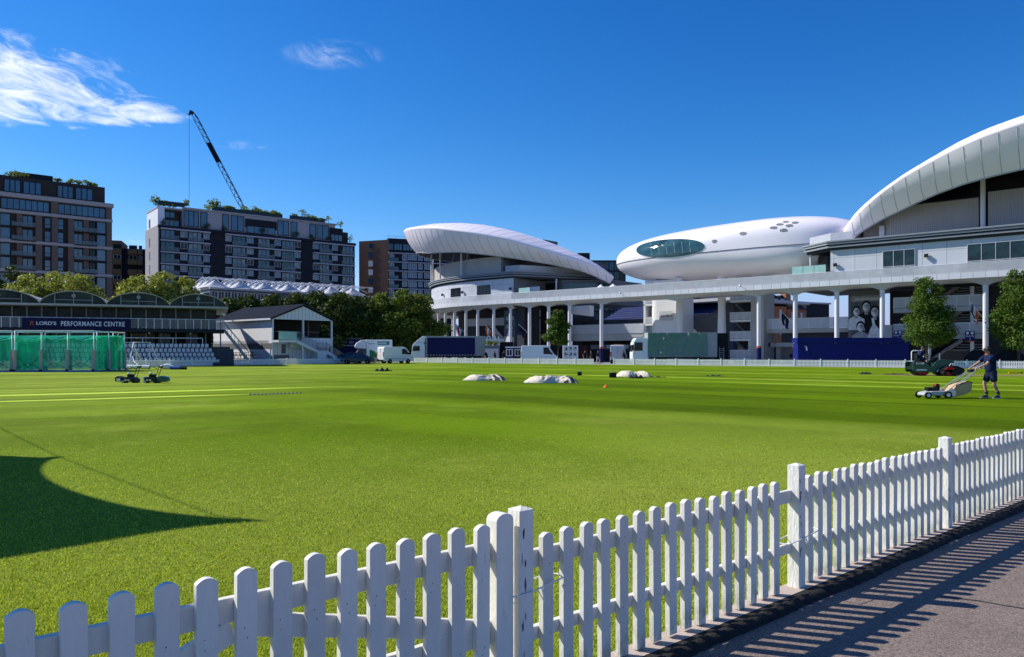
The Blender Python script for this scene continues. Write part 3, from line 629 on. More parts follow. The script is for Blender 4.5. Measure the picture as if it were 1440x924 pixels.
    for z in (0, 3.5, 6.6):
        mb = MB()
        for i in range(9): mb.box(-10.2 + .35 * i, -4.6, 6.4 + .28 * i, 6.7 + .28 * i, z + .3 * i, z + .3 * i + .1)
        mb.bar((-10.6, 6.35, z + .2), (-7.3, 9, z + 3.0), .1, .45); mb.build('stair_flight', 'pale_wall', st)
    for x in (-10.6, -5.6, 1.5): column(st, O, x, 5.2, 9.0, .2)
    mb = MB(); mb.lathe([(1.5, 0), (1.5, 2.9)], (-12.0, 6.6, 0), 20); mb.build('drum', 'grey_wall', st)
    mb = MB(); mb.box(-14.8, -13.5, 3.4, 5.5, 3.2, 4.8); mb.build('stair_block', 'pale_wall', st)
    # garage doors at the back
    for i in range(5):
        mb = MB(); mb.box(-2 + i * 4, 1.4 + i * 4, 8.9, 8.99, .1, 2.6); mb.build('shutter', 'grey_wall', st)
    return st
right = right_stand()

def poster():
    p = thing('player_poster', 'tall black and white poster of four smiling cricketers below the right-hand stand', 'poster', bw(-17.35, 6.49, 3.0), BR)
    mb = MB(); mb.box(-1.72, 1.72, -.04, 0, 0, 5.6); mb.build('sheet', 'poster_grey', p)
    mb = MB(); mb.box(-1.72, 1.72, -.046, -.041, 4.85, 5.6); mb.box(-1.2, 1.72, -.048, -.047, 5.1, 5.25, 1); mb.build('stadium_band', ['poster_mid', 'poster_light'], p)
    def person_(cx, cz, s, shirt, y, scarf=False):
        mb = MB()
        def el(x, z, a, b, mi, dy=0, n=18): mb.face([(cx + x * s + a * s * math.cos(2 * math.pi * i / n), y - dy, cz + z * s + b * s * math.sin(2 * math.pi * i / n)) for i in range(n)][::-1], mi)
        mb.face([(cx - .85 * s, y, max(.02, cz - 2.0 * s)), (cx + .85 * s, y, max(.02, cz - 2.0 * s)), (cx + .82 * s, y, cz - .85 * s), (cx + .25 * s, y, cz - .5 * s), (cx - .25 * s, y, cz - .5 * s), (cx - .82 * s, y, cz - .85 * s)], shirt)
        mb.face([(cx - .17 * s, y - .004, cz - .75 * s), (cx + .17 * s, y - .004, cz - .75 * s), (cx + .15 * s, y - .004, cz - .2 * s), (cx - .15 * s, y - .004, cz - .2 * s)], 1)
        el(0, .1, .42, .5, 3, .006); el(0, -.03, .33, .43, 0, .009); el(.13, -.03, .2, .38, 1, .011)
        for q in (-.13, .13): el(q, .06, .06, .03, 3, .013, 8); el(q, .13, .08, .018, 3, .013, 8)
        el(0, -.24, .15, .055, 2, .013, 12); el(0, -.07, .04, .1, 1, .0125, 8)
        if scarf: mb.face([(cx - .3 * s, y - .006, cz - .6 * s), (cx - .1 * s, y - .006, cz - .6 * s), (cx + .2 * s, y - .006, cz - 1.9 * s), (cx - .1 * s, y - .006, cz - 1.9 * s)], 2)
        mb.build('portrait', ['poster_light', 'poster_mid', 'sign_white', 'poster_hair'], p)
    person_(.1, 4.2, 1.3, 3, -.05); person_(-1.05, 3.65, 1.15, 0, -.068); person_(1.1, 3.55, 1.3, 3, -.088, True); person_(-.55, 1.7, 1.25, 1, -.11); 
    mb = MB(); mb.face([(.2, -.112, 0), (1.7, -.112, 0), (1.7, -.112, 1.3), (1.0, -.112, 2.2), (.55, -.112, 1.4)]); mb.build('shirt', 'poster_light', p)
poster()

# ================================================================== raised walkway between the stands
def walkway():
    O = (-37, 0); wk = thing('walkway', 'long raised white walkway with glass rail on slender columns between the two stands', 'walkway', bw(-37, 0), BR)
    cx = [-28.7, -53.0]
    path = [(-70.0, 0), (-24.31, 0)]; cols = [-66.9 + 70, -63.0 + 70, -58.9 + 70, 17.0, 29.5, 70 - 28.7, 45.7]
    deck(wk, O, path, 5.5, cols)
    for x in (-28.7, -53.0, -58.9, -63.0, -66.9): column(wk, O, x, 1.0, 9.0, band=x in (-28.7, -53.0))
    # things standing on the walkway: sun-bleached parasol tops
    for x in (-54.6, -52.4):
        mb = MB((O[0], O[1], 0)); mb.lathe([(.8, 11.3), (.4, 11.6), (.05, 11.9)], (x, 3.2, 0), 8, sm=False); mb.lathe([(.04, 9.6), (.04, 11.5)], (x, 3.2, 0), 6); mb.build('parasol_top', 'sign_white', wk)
    for x in (-30.6, -48.8):
        mb = MB((O[0], O[1], 0)); mb.bar((x, .05, 10.0), (x, -.35, 10.1), .05, .05); mb.ball((x, -.42, 10.1), .17); mb.build('dome_camera', 'sign_white', wk)
walkway()

# ================================================================== left-hand stand
def left_stand():
    O = (-80, 8); org = O; st = thing('grandstand', 'white drum-shaped grandstand with bulbous curved roof tapering down to the right', 'grandstand', bw(*O), BR)
    Rr = 32.0
    def arc(r, a0, a1, n=40): return [(-(78 + r * math.sin(a)), 32 - r * math.cos(a)) for a in np.linspace(a0, a1, n)]
    def pathr(r, x0=-70.0, a1=R(120)): return [(x0, 32 - r)] + arc(r, 0, a1)
    path = pathr(32.0); cols = []
    P, t = resample(path, .4)
    cp = [(-71.0, 1), (-74.7, 1), (-78.4, 1)]
    for a in np.arange(6.3, 112, 6.3): a = R(a); cp.append((-(78 + 31 * math.sin(a)), 32 - 31 * math.cos(a)))
    ct = [float(t[np.argmin(np.hypot(P[:, 0] - x, P[:, 1] - y))]) for x, y in cp]
    deck(st, O, path, 9, ct, flip=-1)
    for x, y in cp: column(st, O, x, y, 9.0, .25)
    def ringwall(r, z0, z1, mat, name, x0=-70.5, a1=R(115), thick=.35, tail=()):
        pts = list(tail) + [(x0, 32 - r)] + arc(r, 0, a1, 60); mb = MB((O[0], O[1], 0)); inn = [(-(78 + (r - thick) * 0) if 0 else p[0], p[1]) for p in pts]
        Pn = np.array(pts); Nn = inward(Pn, -1)
        ins = [(p[0] + n[0] * thick, p[1] + n[1] * thick) for p, n in zip(pts, Nn)]
        mb.loft([[(x, y, z) for x, y in q] for q, z in ((pts, z0), (pts, z1), (ins, z1), (ins, z0))], False, False, 0, False); return mb.build(name, mat, st)
    tail = [(-63.5, 15.5)]
    ringwall(30.8, 9.62, 13.77, 'clad_white', 'main_wall')
    for z0, z1, g, m_ in ((13.77, 14.05, .1, 'cornice_dark'), (14.052, 14.25, .42, 'cornice_grey'), (14.252, 14.42, .2, 'cornice_dark'), (14.422, 14.62, .55, 'cornice_grey'), (14.622, 14.68, .42, 'cornice_dark'), (14.682, 14.86, .65, 'cornice_grey')):
        ringwall(30.8 + g, z0, z1, m_, 'cornice', -70.5 + g * .5, thick=1.6, tail=[(-63.5 + g, 15.5)])
    mb = MB((O[0], O[1], 0)); mb.prism([(-63.9, 15.5, 14.3), (-70.3, 2.0, 14.3), (-78, 2.4, 14.3), (-90, 8, 14.3), (-97, 16, 14.3), (-97, 30, 14.3), (-70, 30, 14.3)], (0, 0, .55)); mb.build('roof_terrace', 'cornice_grey', st)
    up = ringwall(30.2, 14.85, 17.7, 'plaster', 'upper_wall', -73.8)
    mb = MB((O[0], O[1], 0)); mb.box(-73.8, -73.4, 1.8, 12, 14.85, 17.5); mb.box(-73.4, -68.5, 6.6, 7.0, 14.85, 17.5); mb.build('return_wall', 'grey_wall', st)
    for i, (x, y) in enumerate([(-(78 + 30.9 * math.sin(R(a))), 32 - 30.9 * math.cos(R(a))) for a in (9, 24, 38, 52)]):
        mb = MB((O[0], O[1], 0)); mb.lathe([(.17, 14.8), (.17, 20.4)], (x, y, 0), 10); mb.build('mast', 'column_white', st)
    mb = MB((O[0], O[1], 0)); mb.prism([(-63, 14, 14.86), (-73, 8, 14.86), (-90, 11, 14.86), (-90, 16, 14.86), (-73, 16, 14.86), (-63, 17, 14.86)], (0, 0, 2.0)); mb.prism([(-72, 11, 16.8), (-90, 11, 16.8), (-90, 15, 16.8), (-72, 15, 16.8)], (0, 0, 4.5)); mb.build('seating_rake', 'soffit_dark', st)  # dark backing rake added where sky showed under the roof
    # corner terrace: recess, glass, screens
    mb = MB((O[0], O[1], 0)); mb.prism([(-70.5, 1.3, 9.62), (-70.5, 9.0, 9.62), (-66.5, 9.2, 9.62), (-60, 15.6, 9.62), (-60, 24, 9.62), (-80, 24, 9.62), (-80, 3.0, 9.62)], (0, 0, 4.14)); mb.build('corner_room', 'grey_wall', st)
    for x0, x1, d, m_ in ((-69.9, -67.2, 8.9, 'glass_dark'), ):
        mb = MB((O[0], O[1], 0)); mb.box(x0, x1, d, d + .05, 9.7, 13.3); mb.build('glazing', m_, st)
    mb = MB((O[0], O[1], 0)); mb.bar((-66.4, 9.15, 11.6), (-60.2, 15.3, 11.6), .12, 3.3); mb.build('glazing', 'glass_teal', st)
    mb = MB((O[0], O[1], 0)); mb.box(-70.2, -67.5, 4.2, 4.3, 9.65, 12.4); mb.build('menu_board', 'sign_white', st)
    mb = MB((O[0], O[1], 0)); mb.lathe([(.15, 9.6), (.15, 13.8)], (-66.6, 7.6, 0), 10); mb.build('corner_post', 'column_white', st)
    mb = MB((O[0], O[1], 0)); mb.box(-68.5, -66.2, .16, .19, 10.2, 11.9); mb.build('balcony_screen', 'glass_green', st)
    mb = MB((O[0], O[1], 0)); pp = [(-72.9, 1.9), (-70.0, 2.1), (-64.6, 13.2)]
    for a, b in zip(pp, pp[1:]): mb.bar((a[0], a[1], 15.4), (b[0], b[1], 15.4), .03, 1.05)
    mb.build('roof_screen', 'glass_frit', st)
    mb = MB((O[0], O[1], 0)); mb.bar((-69.3, 4, 15.35), (-66.4, 9.9, 15.35), .06, .9); mb.build('banner', 'seat_blue', st)
    mb = MB((O[0], O[1], 0)); mb.bar((-66.2, 10.3, 15.35), (-63.6, 15.2, 15.35), .06, .95); mb.build('banner', 'sign_white', st)
    def wall_pt(px, r):
        best = min(arc(r, 0, R(60), 400) + [(x, 32 - r) for x in np.linspace(-78, -70.5, 100)], key=lambda q: abs(720 + 1080 * bw(*q)[0] / bw(*q)[1] - px)); return best
    for pa, pb, n in ((634, 647, 2), (671, 689, 4)):
        a, b = wall_pt(pa, 30.85), wall_pt(pb, 30.85); mb = MB((O[0], O[1], 0)); mb.bar((a[0], a[1], 11.85), (b[0], b[1], 11.85), .12, 2.1); w = mb.build('window', 'frame_dark', st)
        mb = MB((O[0], O[1], 0))
        for i in range(n):
            p = np.array(a) + (np.array(b) - np.array(a)) * (i + .07) / n; q = np.array(a) + (np.array(b) - np.array(a)) * (i + .93) / n; mb.bar((p[0], p[1], 11.85), (q[0], q[1], 11.85), .17, 1.9)
        mb.build('pane', 'glass_dark', w)
    for px in (623, 651, 718):
        a = wall_pt(px, 30.9); spot(st, O, a[0], a[1], 12.0)
    path = [(-a, b) for a, b in catmull([(59, 12), (63, 7), (68, 2.2), (73, -1.2), (78, -3.2), (84, -3.9), (90, -3.0), (95.3, -.7), (99.5, 3.2), (102.5, 8.6), (104, 15.5), (103.5, 22), (101, 30)])]
    lip = [(0, 14.0), (1.1, 14.95), (4.8, 16.27), (11, 18.06), (17.2, 19.9), (22.2, 21), (27.3, 22.02), (30.4, 22.6), (35.9, 23.25), (40.1, 23.6), (46, 24.0), (54, 24.3), (80, 24)]
    bot = [(0, 12.9), (3.2, 14.2), (6.1, 15.1), (11, 16.03), (14.9, 16.7), (20.4, 17.6), (27.3, 18.6), (31.9, 18.9), (35.1, 19.1), (39.7, 19.7), (46, 20.2), (80, 20.2)]
    tp = [(0, 14.5), (1, 15.0), (3, 16), (5, 16.85), (8, 18.05), (11, 19.05), (14, 20.2), (17, 21.25), (21, 22.5), (25, 23.45), (30, 24.25), (35, 24.7), (40, 25.1), (46, 25.4), (52, 25.6), (80, 25.6)]
    rg = [(0, 14.0), (1, 14.4), (3, 15.0), (5, 15.6), (8, 16.5), (11, 17.4), (14, 18.5), (17, 19.5), (21, 20.9), (25, 22.2), (30, 24.0), (35, 25.3), (40, 25.7), (80, 25.7)]
    canopy(st, O, path, lip, bot, tp, lambda p, t: (max(p[0], -90.0), 13.5 + min(1, t / 12) * 4), ridge=rg)
    # shaded lower floors behind the columns
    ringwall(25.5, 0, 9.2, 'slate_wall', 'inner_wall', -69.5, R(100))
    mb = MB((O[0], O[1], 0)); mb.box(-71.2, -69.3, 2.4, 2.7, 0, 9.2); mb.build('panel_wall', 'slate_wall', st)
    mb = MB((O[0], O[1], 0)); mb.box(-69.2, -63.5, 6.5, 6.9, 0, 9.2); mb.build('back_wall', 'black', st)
    for z, m_ in ((6.2, 'pale_wall'), (2.6, 'sign_white')):
        mb = MB((O[0], O[1], 0)); mb.box(-84.5, -73.5, 4.6, 4.75, z, z + 1.3); mb.build('landing', m_, st)
    mb = MB((O[0], O[1], 0)); mb.bar((-79.5, 4.9, 6.8), (-75.0, 4.9, 2.8), .2, .7); mb.build('stair_flight', 'pale_wall', st)
    mb = MB((O[0], O[1], 0)); mb.box(-81.6, -80.4, 4.5, 4.58, 3.9, 6.0); mb.build('opening', 'frame_dark', st)
    # soffit wedge of the seating to the right, walkway level and entrance band
    mb = MB((O[0], O[1], 0)); mb.prism([(bs(744, 8), 8, 9.15), (bs(829, 8), 8, 9.15), (bs(829, 8), 8, 7.4), (bs(772, 8), 8, 8.5)], (0, 1.2, 0)); mb.build('seating_soffit', 'column_white', st)
    mb = MB((O[0], O[1], 0)); mb.box(-64.5, -44.5, 8.2, 8.4, 3.6, 4.5); mb.box(-64.5, -44.5, 8.2, 12, 3.4, 3.6); mb.build('lower_walkway', 'pale_wall', st)
    mb = MB((O[0], O[1], 0)); mb.box(-64.5, -44.5, 8.1, 8.14, 4.52, 6.0); mb.build('lower_balustrade', 'glass_frit', st)
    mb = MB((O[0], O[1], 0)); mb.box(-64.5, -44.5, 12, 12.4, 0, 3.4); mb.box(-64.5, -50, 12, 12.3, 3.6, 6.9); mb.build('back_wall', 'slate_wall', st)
    mb = MB((O[0], O[1], 0)); mb.box(-60.5, -44.5, 8.9, 9.1, 2.05, 2.75); sg = mb.build('entrance_band', 'grey_wall', st)
    b = text('lettering', 'EDRICH STAND', .72, 'sign_white', st, (-54.9 - O[0], 8.88 - O[1], 2.42), sx=.95); b.parent = st
    for x in (-57.2, -53.4, -50.2, -47.5):
        mb = MB((O[0], O[1], 0)); mb.box(x, x + 1.2, 11.9, 11.99, .1, 2.3); mb.build('door', 'grey_wall', st)
    return st
left = left_stand()
def left_poster():
    p = thing('player_poster', 'narrow black and white player poster between columns of the drum-shaped stand', 'poster', bw(-72.55, 2.6, 3.2), BR)
    mb = MB(); mb.box(-1.25, 1.25, -.04, 0, 0, 5.4); mb.build('sheet', 'poster_grey', p)
    mb = MB(); n = 14
    def el(x, z, a, b, mi, y): mb.face([(x + a * math.cos(2 * math.pi * i / n), y, z + b * math.sin(2 * math.pi * i / n)) for i in range(n)][::-1], mi)
    for x, z, y in ((-.55, 4.1, -.05), (.75, 4.1, -.05), (-.5, 2.7, -.06), (.45, 2.5, -.06), (.1, 4.6, -.045)):
        el(x, z + .08, .42, .5, 1, y); el(x, z - .02, .3, .4, 0, y - .005); el(x, z - .2, .13, .05, 2, y - .008)
        for q in (-.12, .12): el(x + q, z + .05, .06, .03, 1, y - .008)
    mb.face([(-.9, -.075, .1), (.6, -.075, .1), (.2, -.075, 1.9), (-.2, -.075, 2.1)], 2)
    mb.build('portrait', ['poster_mid', 'poster_hair', 'sign_white'], p)
left_poster()

# ================================================================== media centre
def media_centre():
    C = (-37.0, 11.5, 15.75); A, B, Z, e = 18.9, 9.0, 4.05, 2.4; k = 2 / e
    mc = thing('media_centre', 'smooth white pod-shaped media centre with oval window above the raised walkway', 'building', bw(C[0], C[1]), BR)
    pw = lambda w, m: math.copysign(abs(w) ** m, w)
    def ex(x): f = max(0, min(1, (x / A + .35) / .9)); return 2.3 + 1.1 * f * f * (3 - 2 * f)      # fuller towards the right end
    def S(u, v, g=0.0):
        d = Vector((A * math.cos(v) * math.cos(u), B * math.cos(v) * math.sin(u), Z * math.sin(v))); lo, hi = .3, 1.6
        for _ in range(24):
            m = (lo + hi) / 2; q = d * m; e_ = ex(q.x)
            if abs(q.x / A) ** e_ + abs(q.y / B) ** e_ + abs(q.z / Z) ** e_ > 1: hi = m
            else: lo = m
        q = d * lo; q += q.normalized() * g; return (q.x, q.y, C[2] + q.z)
    mb = MB(); nu, nv = 120, 48
    mb.loft([[S(2 * math.pi * j / nu, -math.pi / 2 + math.pi * i / nv) for j in range(nu)] for i in range(1, nv)], True, True, 0, True); pod = mb.build('pod', 'pod_white', mc)
    def proj(px, py):                                            # the point of the shell met by a sight line
        c, s_ = math.cos(BR), math.sin(BR); o = bw(C[0], C[1]); dx, dy, dz = (px - 720) / 1080, 1.0, (495 - py) / 1080
        lo = lambda Y: (dx * Y - o[0], dy * Y - o[1], 1.6 + dz * Y)
        prev = None
        for Y in np.arange(80, 140, .05):
            w = lo(Y); x = c * w[0] + s_ * w[1]; y = -s_ * w[0] + c * w[1]; z = w[2] - C[2]
            e_ = ex(x)
            if abs(x / A) ** e_ + abs(y / B) ** e_ + abs(z / Z) ** e_ <= 1: return Vector((x, y, w[2]))
    def nrm(p):
        e_ = ex(p.x); q = Vector((pw(p.x / A, e_ - 1) / A, pw(p.y / B, e_ - 1) / B, pw((p.z - C[2]) / Z, e_ - 1) / Z)); return q.normalized()
    def patch(cx, cy, a, b, rot, lift, name, mat, parent, rings=7, n=36, sup=2.0):
        mb = MB(); rr = []
        for i in range(rings + 1):
            f = i / rings; row = []
            for j in range(n):
                t = 2 * math.pi * j / n; ex = a * f * pw(math.cos(t), 2 / sup); ey = b * f * pw(math.sin(t), 2 / sup)
                p = proj(cx + ex * math.cos(rot) - ey * math.sin(rot), cy + ex * math.sin(rot) + ey * math.cos(rot))
                if p is None: return None
                row.append(p + nrm(p) * lift)
            rr.append(row)
        mb.loft(rr, True, False, 0, True); return mb.build(name, mat, parent)
    w = patch(943, 349.3, 50, 13.4, R(-3.6), .05, 'window', 'lip_white', mc, sup=2.15)
    pn = patch(943, 349.3, 48, 12.2, R(-3.6), .10, 'pane', 'glass_teal', w, sup=2.15)
    mb = MB()
    for px in range(905, 990, 11):
        a = [proj(px + 1.5 * (y - 349) / 13, y) for y in (341.5 - (px - 943) * .05, 349 - (px - 943) * .06, 357 - (px - 943) * .06)]
        if None not in a and abs(px - 943) < 36: mb.tube([p + nrm(p) * .11 for p in a], .03, 5)
    mb.build('mullion', 'frame_pale', w)
    for x, y, a, b in ((1005, 339.5, 3.8, 2.5), (1045, 328.5, 5.2, 2.4), (1088, 320.5, 5.6, 2.0), (1096.5, 315.8, 5.2, 1.6), (1102, 324, 5.6, 2.5), (1110, 317.5, 5.4, 2.0), (1118, 313.3, 5, 1.5), (1105, 312.2, 4.6, 1.2), (884, 348, 3.6, 1.2), (1041, 319.3, 5, .9)):
        patch(x, y, a, b, R(-4) if x != 884 else R(-35), .04, 'vent', 'vent_grey' if (x not in (1041,)) else 'lip_white', mc, rings=2, n=16)
    def seam_pt(u):
        lo, hi = -.5, .3
        for _ in range(20):
            m = (lo + hi) / 2
            if S(u, m)[2] > 15.25: hi = m
            else: lo = m
        return S(u, lo, .02)
    mb = MB(); mb.tube([seam_pt(2 * math.pi * j / 160) for j in range(161)], .055, 5, cap=False); mb.build('seam', 'pod_seam', mc)
    # struts and towers: coordinates below are relative to the pod's foot
    def bx(x0, x1, d0, d1, z0, z1, name, mat, parent=mc): mb = MB((C[0], C[1], 0)); mb.box(x0, x1, d0, d1, z0, z1); return mb.build(name, mat, parent)
    xl0, xl1 = bs(920.5, 9.2), bs(957, 7.4)
    mb = MB((C[0], C[1], 0)); n = 24; pts = [(xl0 + 1.6 - 1.6 * math.sin(a), 9.2 - 2.2 * math.cos(a)) for a in np.linspace(0, math.pi, 13)] + [(xl1, 11.4), (xl1, 7.0)]
    mb.prism([(x, y, 0) for x, y in pts], (0, 0, 12.3)); tw = mb.build('tower', 'column_white', mc)
    xs0, xs1 = bs(905, 7.4), bs(924, 7.4)
    bx(xs0, xs1 + .2, 9.6, 10, 0, 11.6, 'stair_shaft', 'black'); bx(xs0, xs0 + .35, 7.4, 9.6, 0, 11.6, 'stair_shaft', 'column_white')
    for z in (2.6, 5.6, 8.6, 11.3):
        l = bx(xs0, xs1, 7.4, 9.6, z, z + .3, 'landing', 'column_white'); bx(xs0 + .3, xs1 - .1, 7.38, 7.42, z + .35, z + 1.3, 'landing_glass', 'glass_frit', l)
        mb = MB((C[0], C[1], 0)); mb.bar((xs0 + .4, 8.5, z - 2.6), (xs1 - .1, 8.5, z), .6, .15); mb.build('stair_flight', 'grey_wall', mc)
    mb = MB((C[0], C[1], 0)); mb.lathe([(.55, 0), (.55, 12.4)], (bs(956, 6.2), 6.2, 0), 16); mb.build('mast', 'column_white', mc)
    bx(bs(972, 13), bs(1012, 13), 13, 13.3, 0, 7.4, 'infill_wall', 'grey_wall')
    mb = MB((C[0], C[1], 0)); mb.lathe([(.75, 0), (.6, 4.0), (.5, 8), (.7, 12.4)], (bs(1015, 6.5), 6.5, 0), 16); mb.build('mast', 'column_white', mc)
    xr0, xr1 = bs(1021, 7), bs(1055.5, 7); bx(xr0 - .3, xr1, 10.2, 10.6, 0, 12.2, 'stair_back', 'slate_wall')
    bx(bs(1056, 7), bs(1074, 7), 7, 10.6, 0, 12.3, 'tower', 'pale_wall')
    bx(bs(1020, 7), bs(1057, 7), 6.8, 9.5, 12.0, 12.6, 'pod_opening', 'black')
    for z in (0.6, 3.2, 5.85, 8.6):
        l = bx(xr0 + .5, xr1, 7.2, 10, z - .05, z + .2, 'landing', 'column_white'); bx(xr0 + .55, xr1, 7.18, 7.2, z + .24, z + 1.2, 'landing_glass', 'glass_frit', l)
        mb = MB((C[0], C[1], 0)); mb.box(xr0 + .5, xr1, 7.14, 7.22, z + 1.2, z + 1.28)
        for i in range(4): x = xr0 + .5 + (xr1 - xr0 - .55) * i / 3; mb.box(x, x + .07, 7.15, 7.22, z + .2, z + 1.2)
        mb.build('landing_rail', 'rail_white', l)
        mb = MB((C[0], C[1], 0)); mb.bar((xr0 + .7, 9, z + 2.55), (xr1 - .2, 9, z), 1.0, .18); mb.build('stair_flight', 'grey_wall', mc)
    sg = bx(bs(928, 6.9), bs(946, 6.9), 6.75, 6.85, 6.3, 7.65, 'sign_plate', 'frame_pale')
    mb = MB((C[0], C[1], 0)); x = bs(929.4, 6.7); mb.box(x, x + .22, 6.72, 6.745, 6.8, 7.1); mb.build('emblem', 'orange_band', sg)
    fit(text('lettering', 'LORD\u2019S', .46, 'ink', sg, ((bs(932.5, 6.7) + bs(945, 6.7)) / 2 - C[0], 6.74 - C[1], 6.96), bold=.012), bs(945, 6.7) - bs(932.5, 6.7))
media_centre()

# middle walkway at the back between media centre and right-hand stand
def mid_deck():
    x0, x1 = bs(1055, 8), bs(1194, 8); O = (x0, 8); md = thing('balcony_deck', 'pale lower balcony with glass front, behind the columns under the walkway', 'balcony', bw(*O), BR)
    def bx(a, b, c, d, z0, z1, n, m_): mb = MB((O[0], O[1], 0)); mb.box(a, b, c, d, z0, z1); return mb.build(n, m_, md)
    bx(x0, x1, 8, 12, 4.15, 4.7, 'slab', 'pale_wall'); bl = bx(x0, x1, 8.0, 8.03, 4.72, 6.05, 'balustrade', 'glass_frit')
    mb = MB((O[0], O[1], 0)); mb.box(x0, x1, 7.98, 8.06, 6.05, 6.12); x = x0
    while x < x1: mb.box(x, x + .06, 7.99, 8.06, 4.7, 6.05); x += 1.6
    mb.build('handrail', 'rail_white', bl)
    bx(x0 + 4, x1, 11.5, 12, 0, 4.1, 'back_wall', 'grey_wall'); bx(x0 + 4, x1, 9.0, 11.4, 2.95, 4.1, 'ceiling_rake', 'slate_wall')
    band = bx(bs(1072, 8.6), x1, 8.6, 8.8, 2.3, 2.85, 'entrance_band', 'pale_wall')
    bx(bs(1074, 8.55), bs(1083, 8.55), 8.54, 8.59, 2.32, 2.82, 'sign_plate', 'navy_dark')
    text('lettering', '7', .6, 'ink', md, (bs(1089, 8.5) - O[0], 8.58 - O[1], 2.58))
    text('lettering', 'COMPTON STAND', .6, 'ink', md, (bs(1153, 8.5) - O[0], 8.58 - O[1], 2.62))
    bx(bs(1076, 11), bs(1092, 11), 11.2, 11.4, 0, 2.9, 'doorway', 'black'); bx(bs(1092, 9.4), bs(1098, 9.4), 9.2, 9.5, 0, 2.4, 'pier', 'pale_wall'); bx(bs(1100, 11), bs(1117, 11), 11.2, 11.4, .1, 2.4, 'shutter', 'pale_wall')
    mb = MB((O[0], O[1], 0)); mb.lathe([(.3, -.03), (.3, 0)], (bs(1114, 8.2), 8.0, 1.1), 16, axis='y'); mb.build('round_sign', 'ink', md)
    bx(bs(1068, 9), bs(1076, 9), 8.3, 8.5, 0, 2.6, 'pier', 'pale_wall')
    bx(x0 - .3, x0 + .2, 8, 11, 0, 4.15, 'pier', 'column_white')
mid_deck()
# ------------------------------------------------------------------ materials
M('brick_brown', (.15, .108, .085), .9, var=.18, sc=1.2)
M('brick_dark', (.022, .023, .028), .85, var=.2, sc=.8)
M('bronze', (.034, .026, .021), .5, var=.15, sc=2)
M('stone_band', (.36, .33, .31), .8)
M('band_white', (.42, .43, .46), .7)
M('pent_pale', (.37, .35, .35), .7, var=.06)
M('brick_red', (.21, .115, .075), .9, var=.15, sc=2)
M('brick_orange', (.36, .15, .08), .9, var=.2, sc=.8)
M('brick_tan', (.19, .115, .055), .9, var=.15)
M('end_brick', (.34, .33, .34), .9, var=.1, sc=2)
M('slate_roof', (.014, .018, .028), .8, var=.25, sc=2, spec=.03)
M('tent_white', (.52, .52, .53), .5, var=.04)  # white canvas greyed for the shade of frames and folds
M('zinc_roof', (.40, .39, .37), .6, var=.12, sc=1.5)
M('pc_dark', (.022, .030, .032), .7, var=.3, spec=.08)
M('pc_glass', (.02, .036, .028), .2, var=.85, sc=.9, spec=.14)  # dark green mottle stands in for trees showing in the glass
M('shed_white', (.86, .85, .83), .6, var=.03)
M('timber_white', (.66, .69, .72), .6, var=.05, sc=2)
def groove(name, col, step):
    m = M(name, col, .6, var=.04, sc=1); nt = m.node_tree; N = nt.nodes; L = nt.links; b = N['Principled BSDF']; src = b.inputs['Base Color'].links[0].from_socket
    tc = N.new('ShaderNodeTexCoord'); sp = N.new('ShaderNodeSeparateXYZ'); L.new(tc.outputs['Object'], sp.inputs[0]); ad = N.new('ShaderNodeMath'); ad.operation = 'ADD'; L.new(sp.outputs[0], ad.inputs[0]); L.new(sp.outputs[1], ad.inputs[1])
    mo = N.new('ShaderNodeMath'); mo.operation = 'PINGPONG'; mo.inputs[1].default_value = step; L.new(ad.outputs[0], mo.inputs[0])
    mr = N.new('ShaderNodeMapRange'); mr.inputs[1].default_value = 0; mr.inputs[2].default_value = step * .22; mr.inputs[3].default_value = .55; L.new(mo.outputs[0], mr.inputs[0])
    s = N.new('ShaderNodeVectorMath'); s.operation = 'SCALE'; L.new(src, s.inputs[0]); L.new(mr.outputs[0], s.inputs['Scale']); L.new(s.outputs[0], b.inputs['Base Color'])
groove('board_white', (.72, .745, .77), .28)
M('crane_blue', (.012, .018, .035), .5)
M('wood_brown', (.045, .025, .018), .8, var=.2)
M('seat_white', (.66, .68, .74), .5, var=.05)
M('concrete_dark', (.07, .075, .085), .9, var=.2, sc=1)
M('rail_grey', (.30, .31, .33), .5)
M('clear_glass', (.14, .18, .18), .1, var=.05, spec=.5, trans=.62)
M('room_warm', (.16, .13, .10), .8, var=.5, sc=.6)

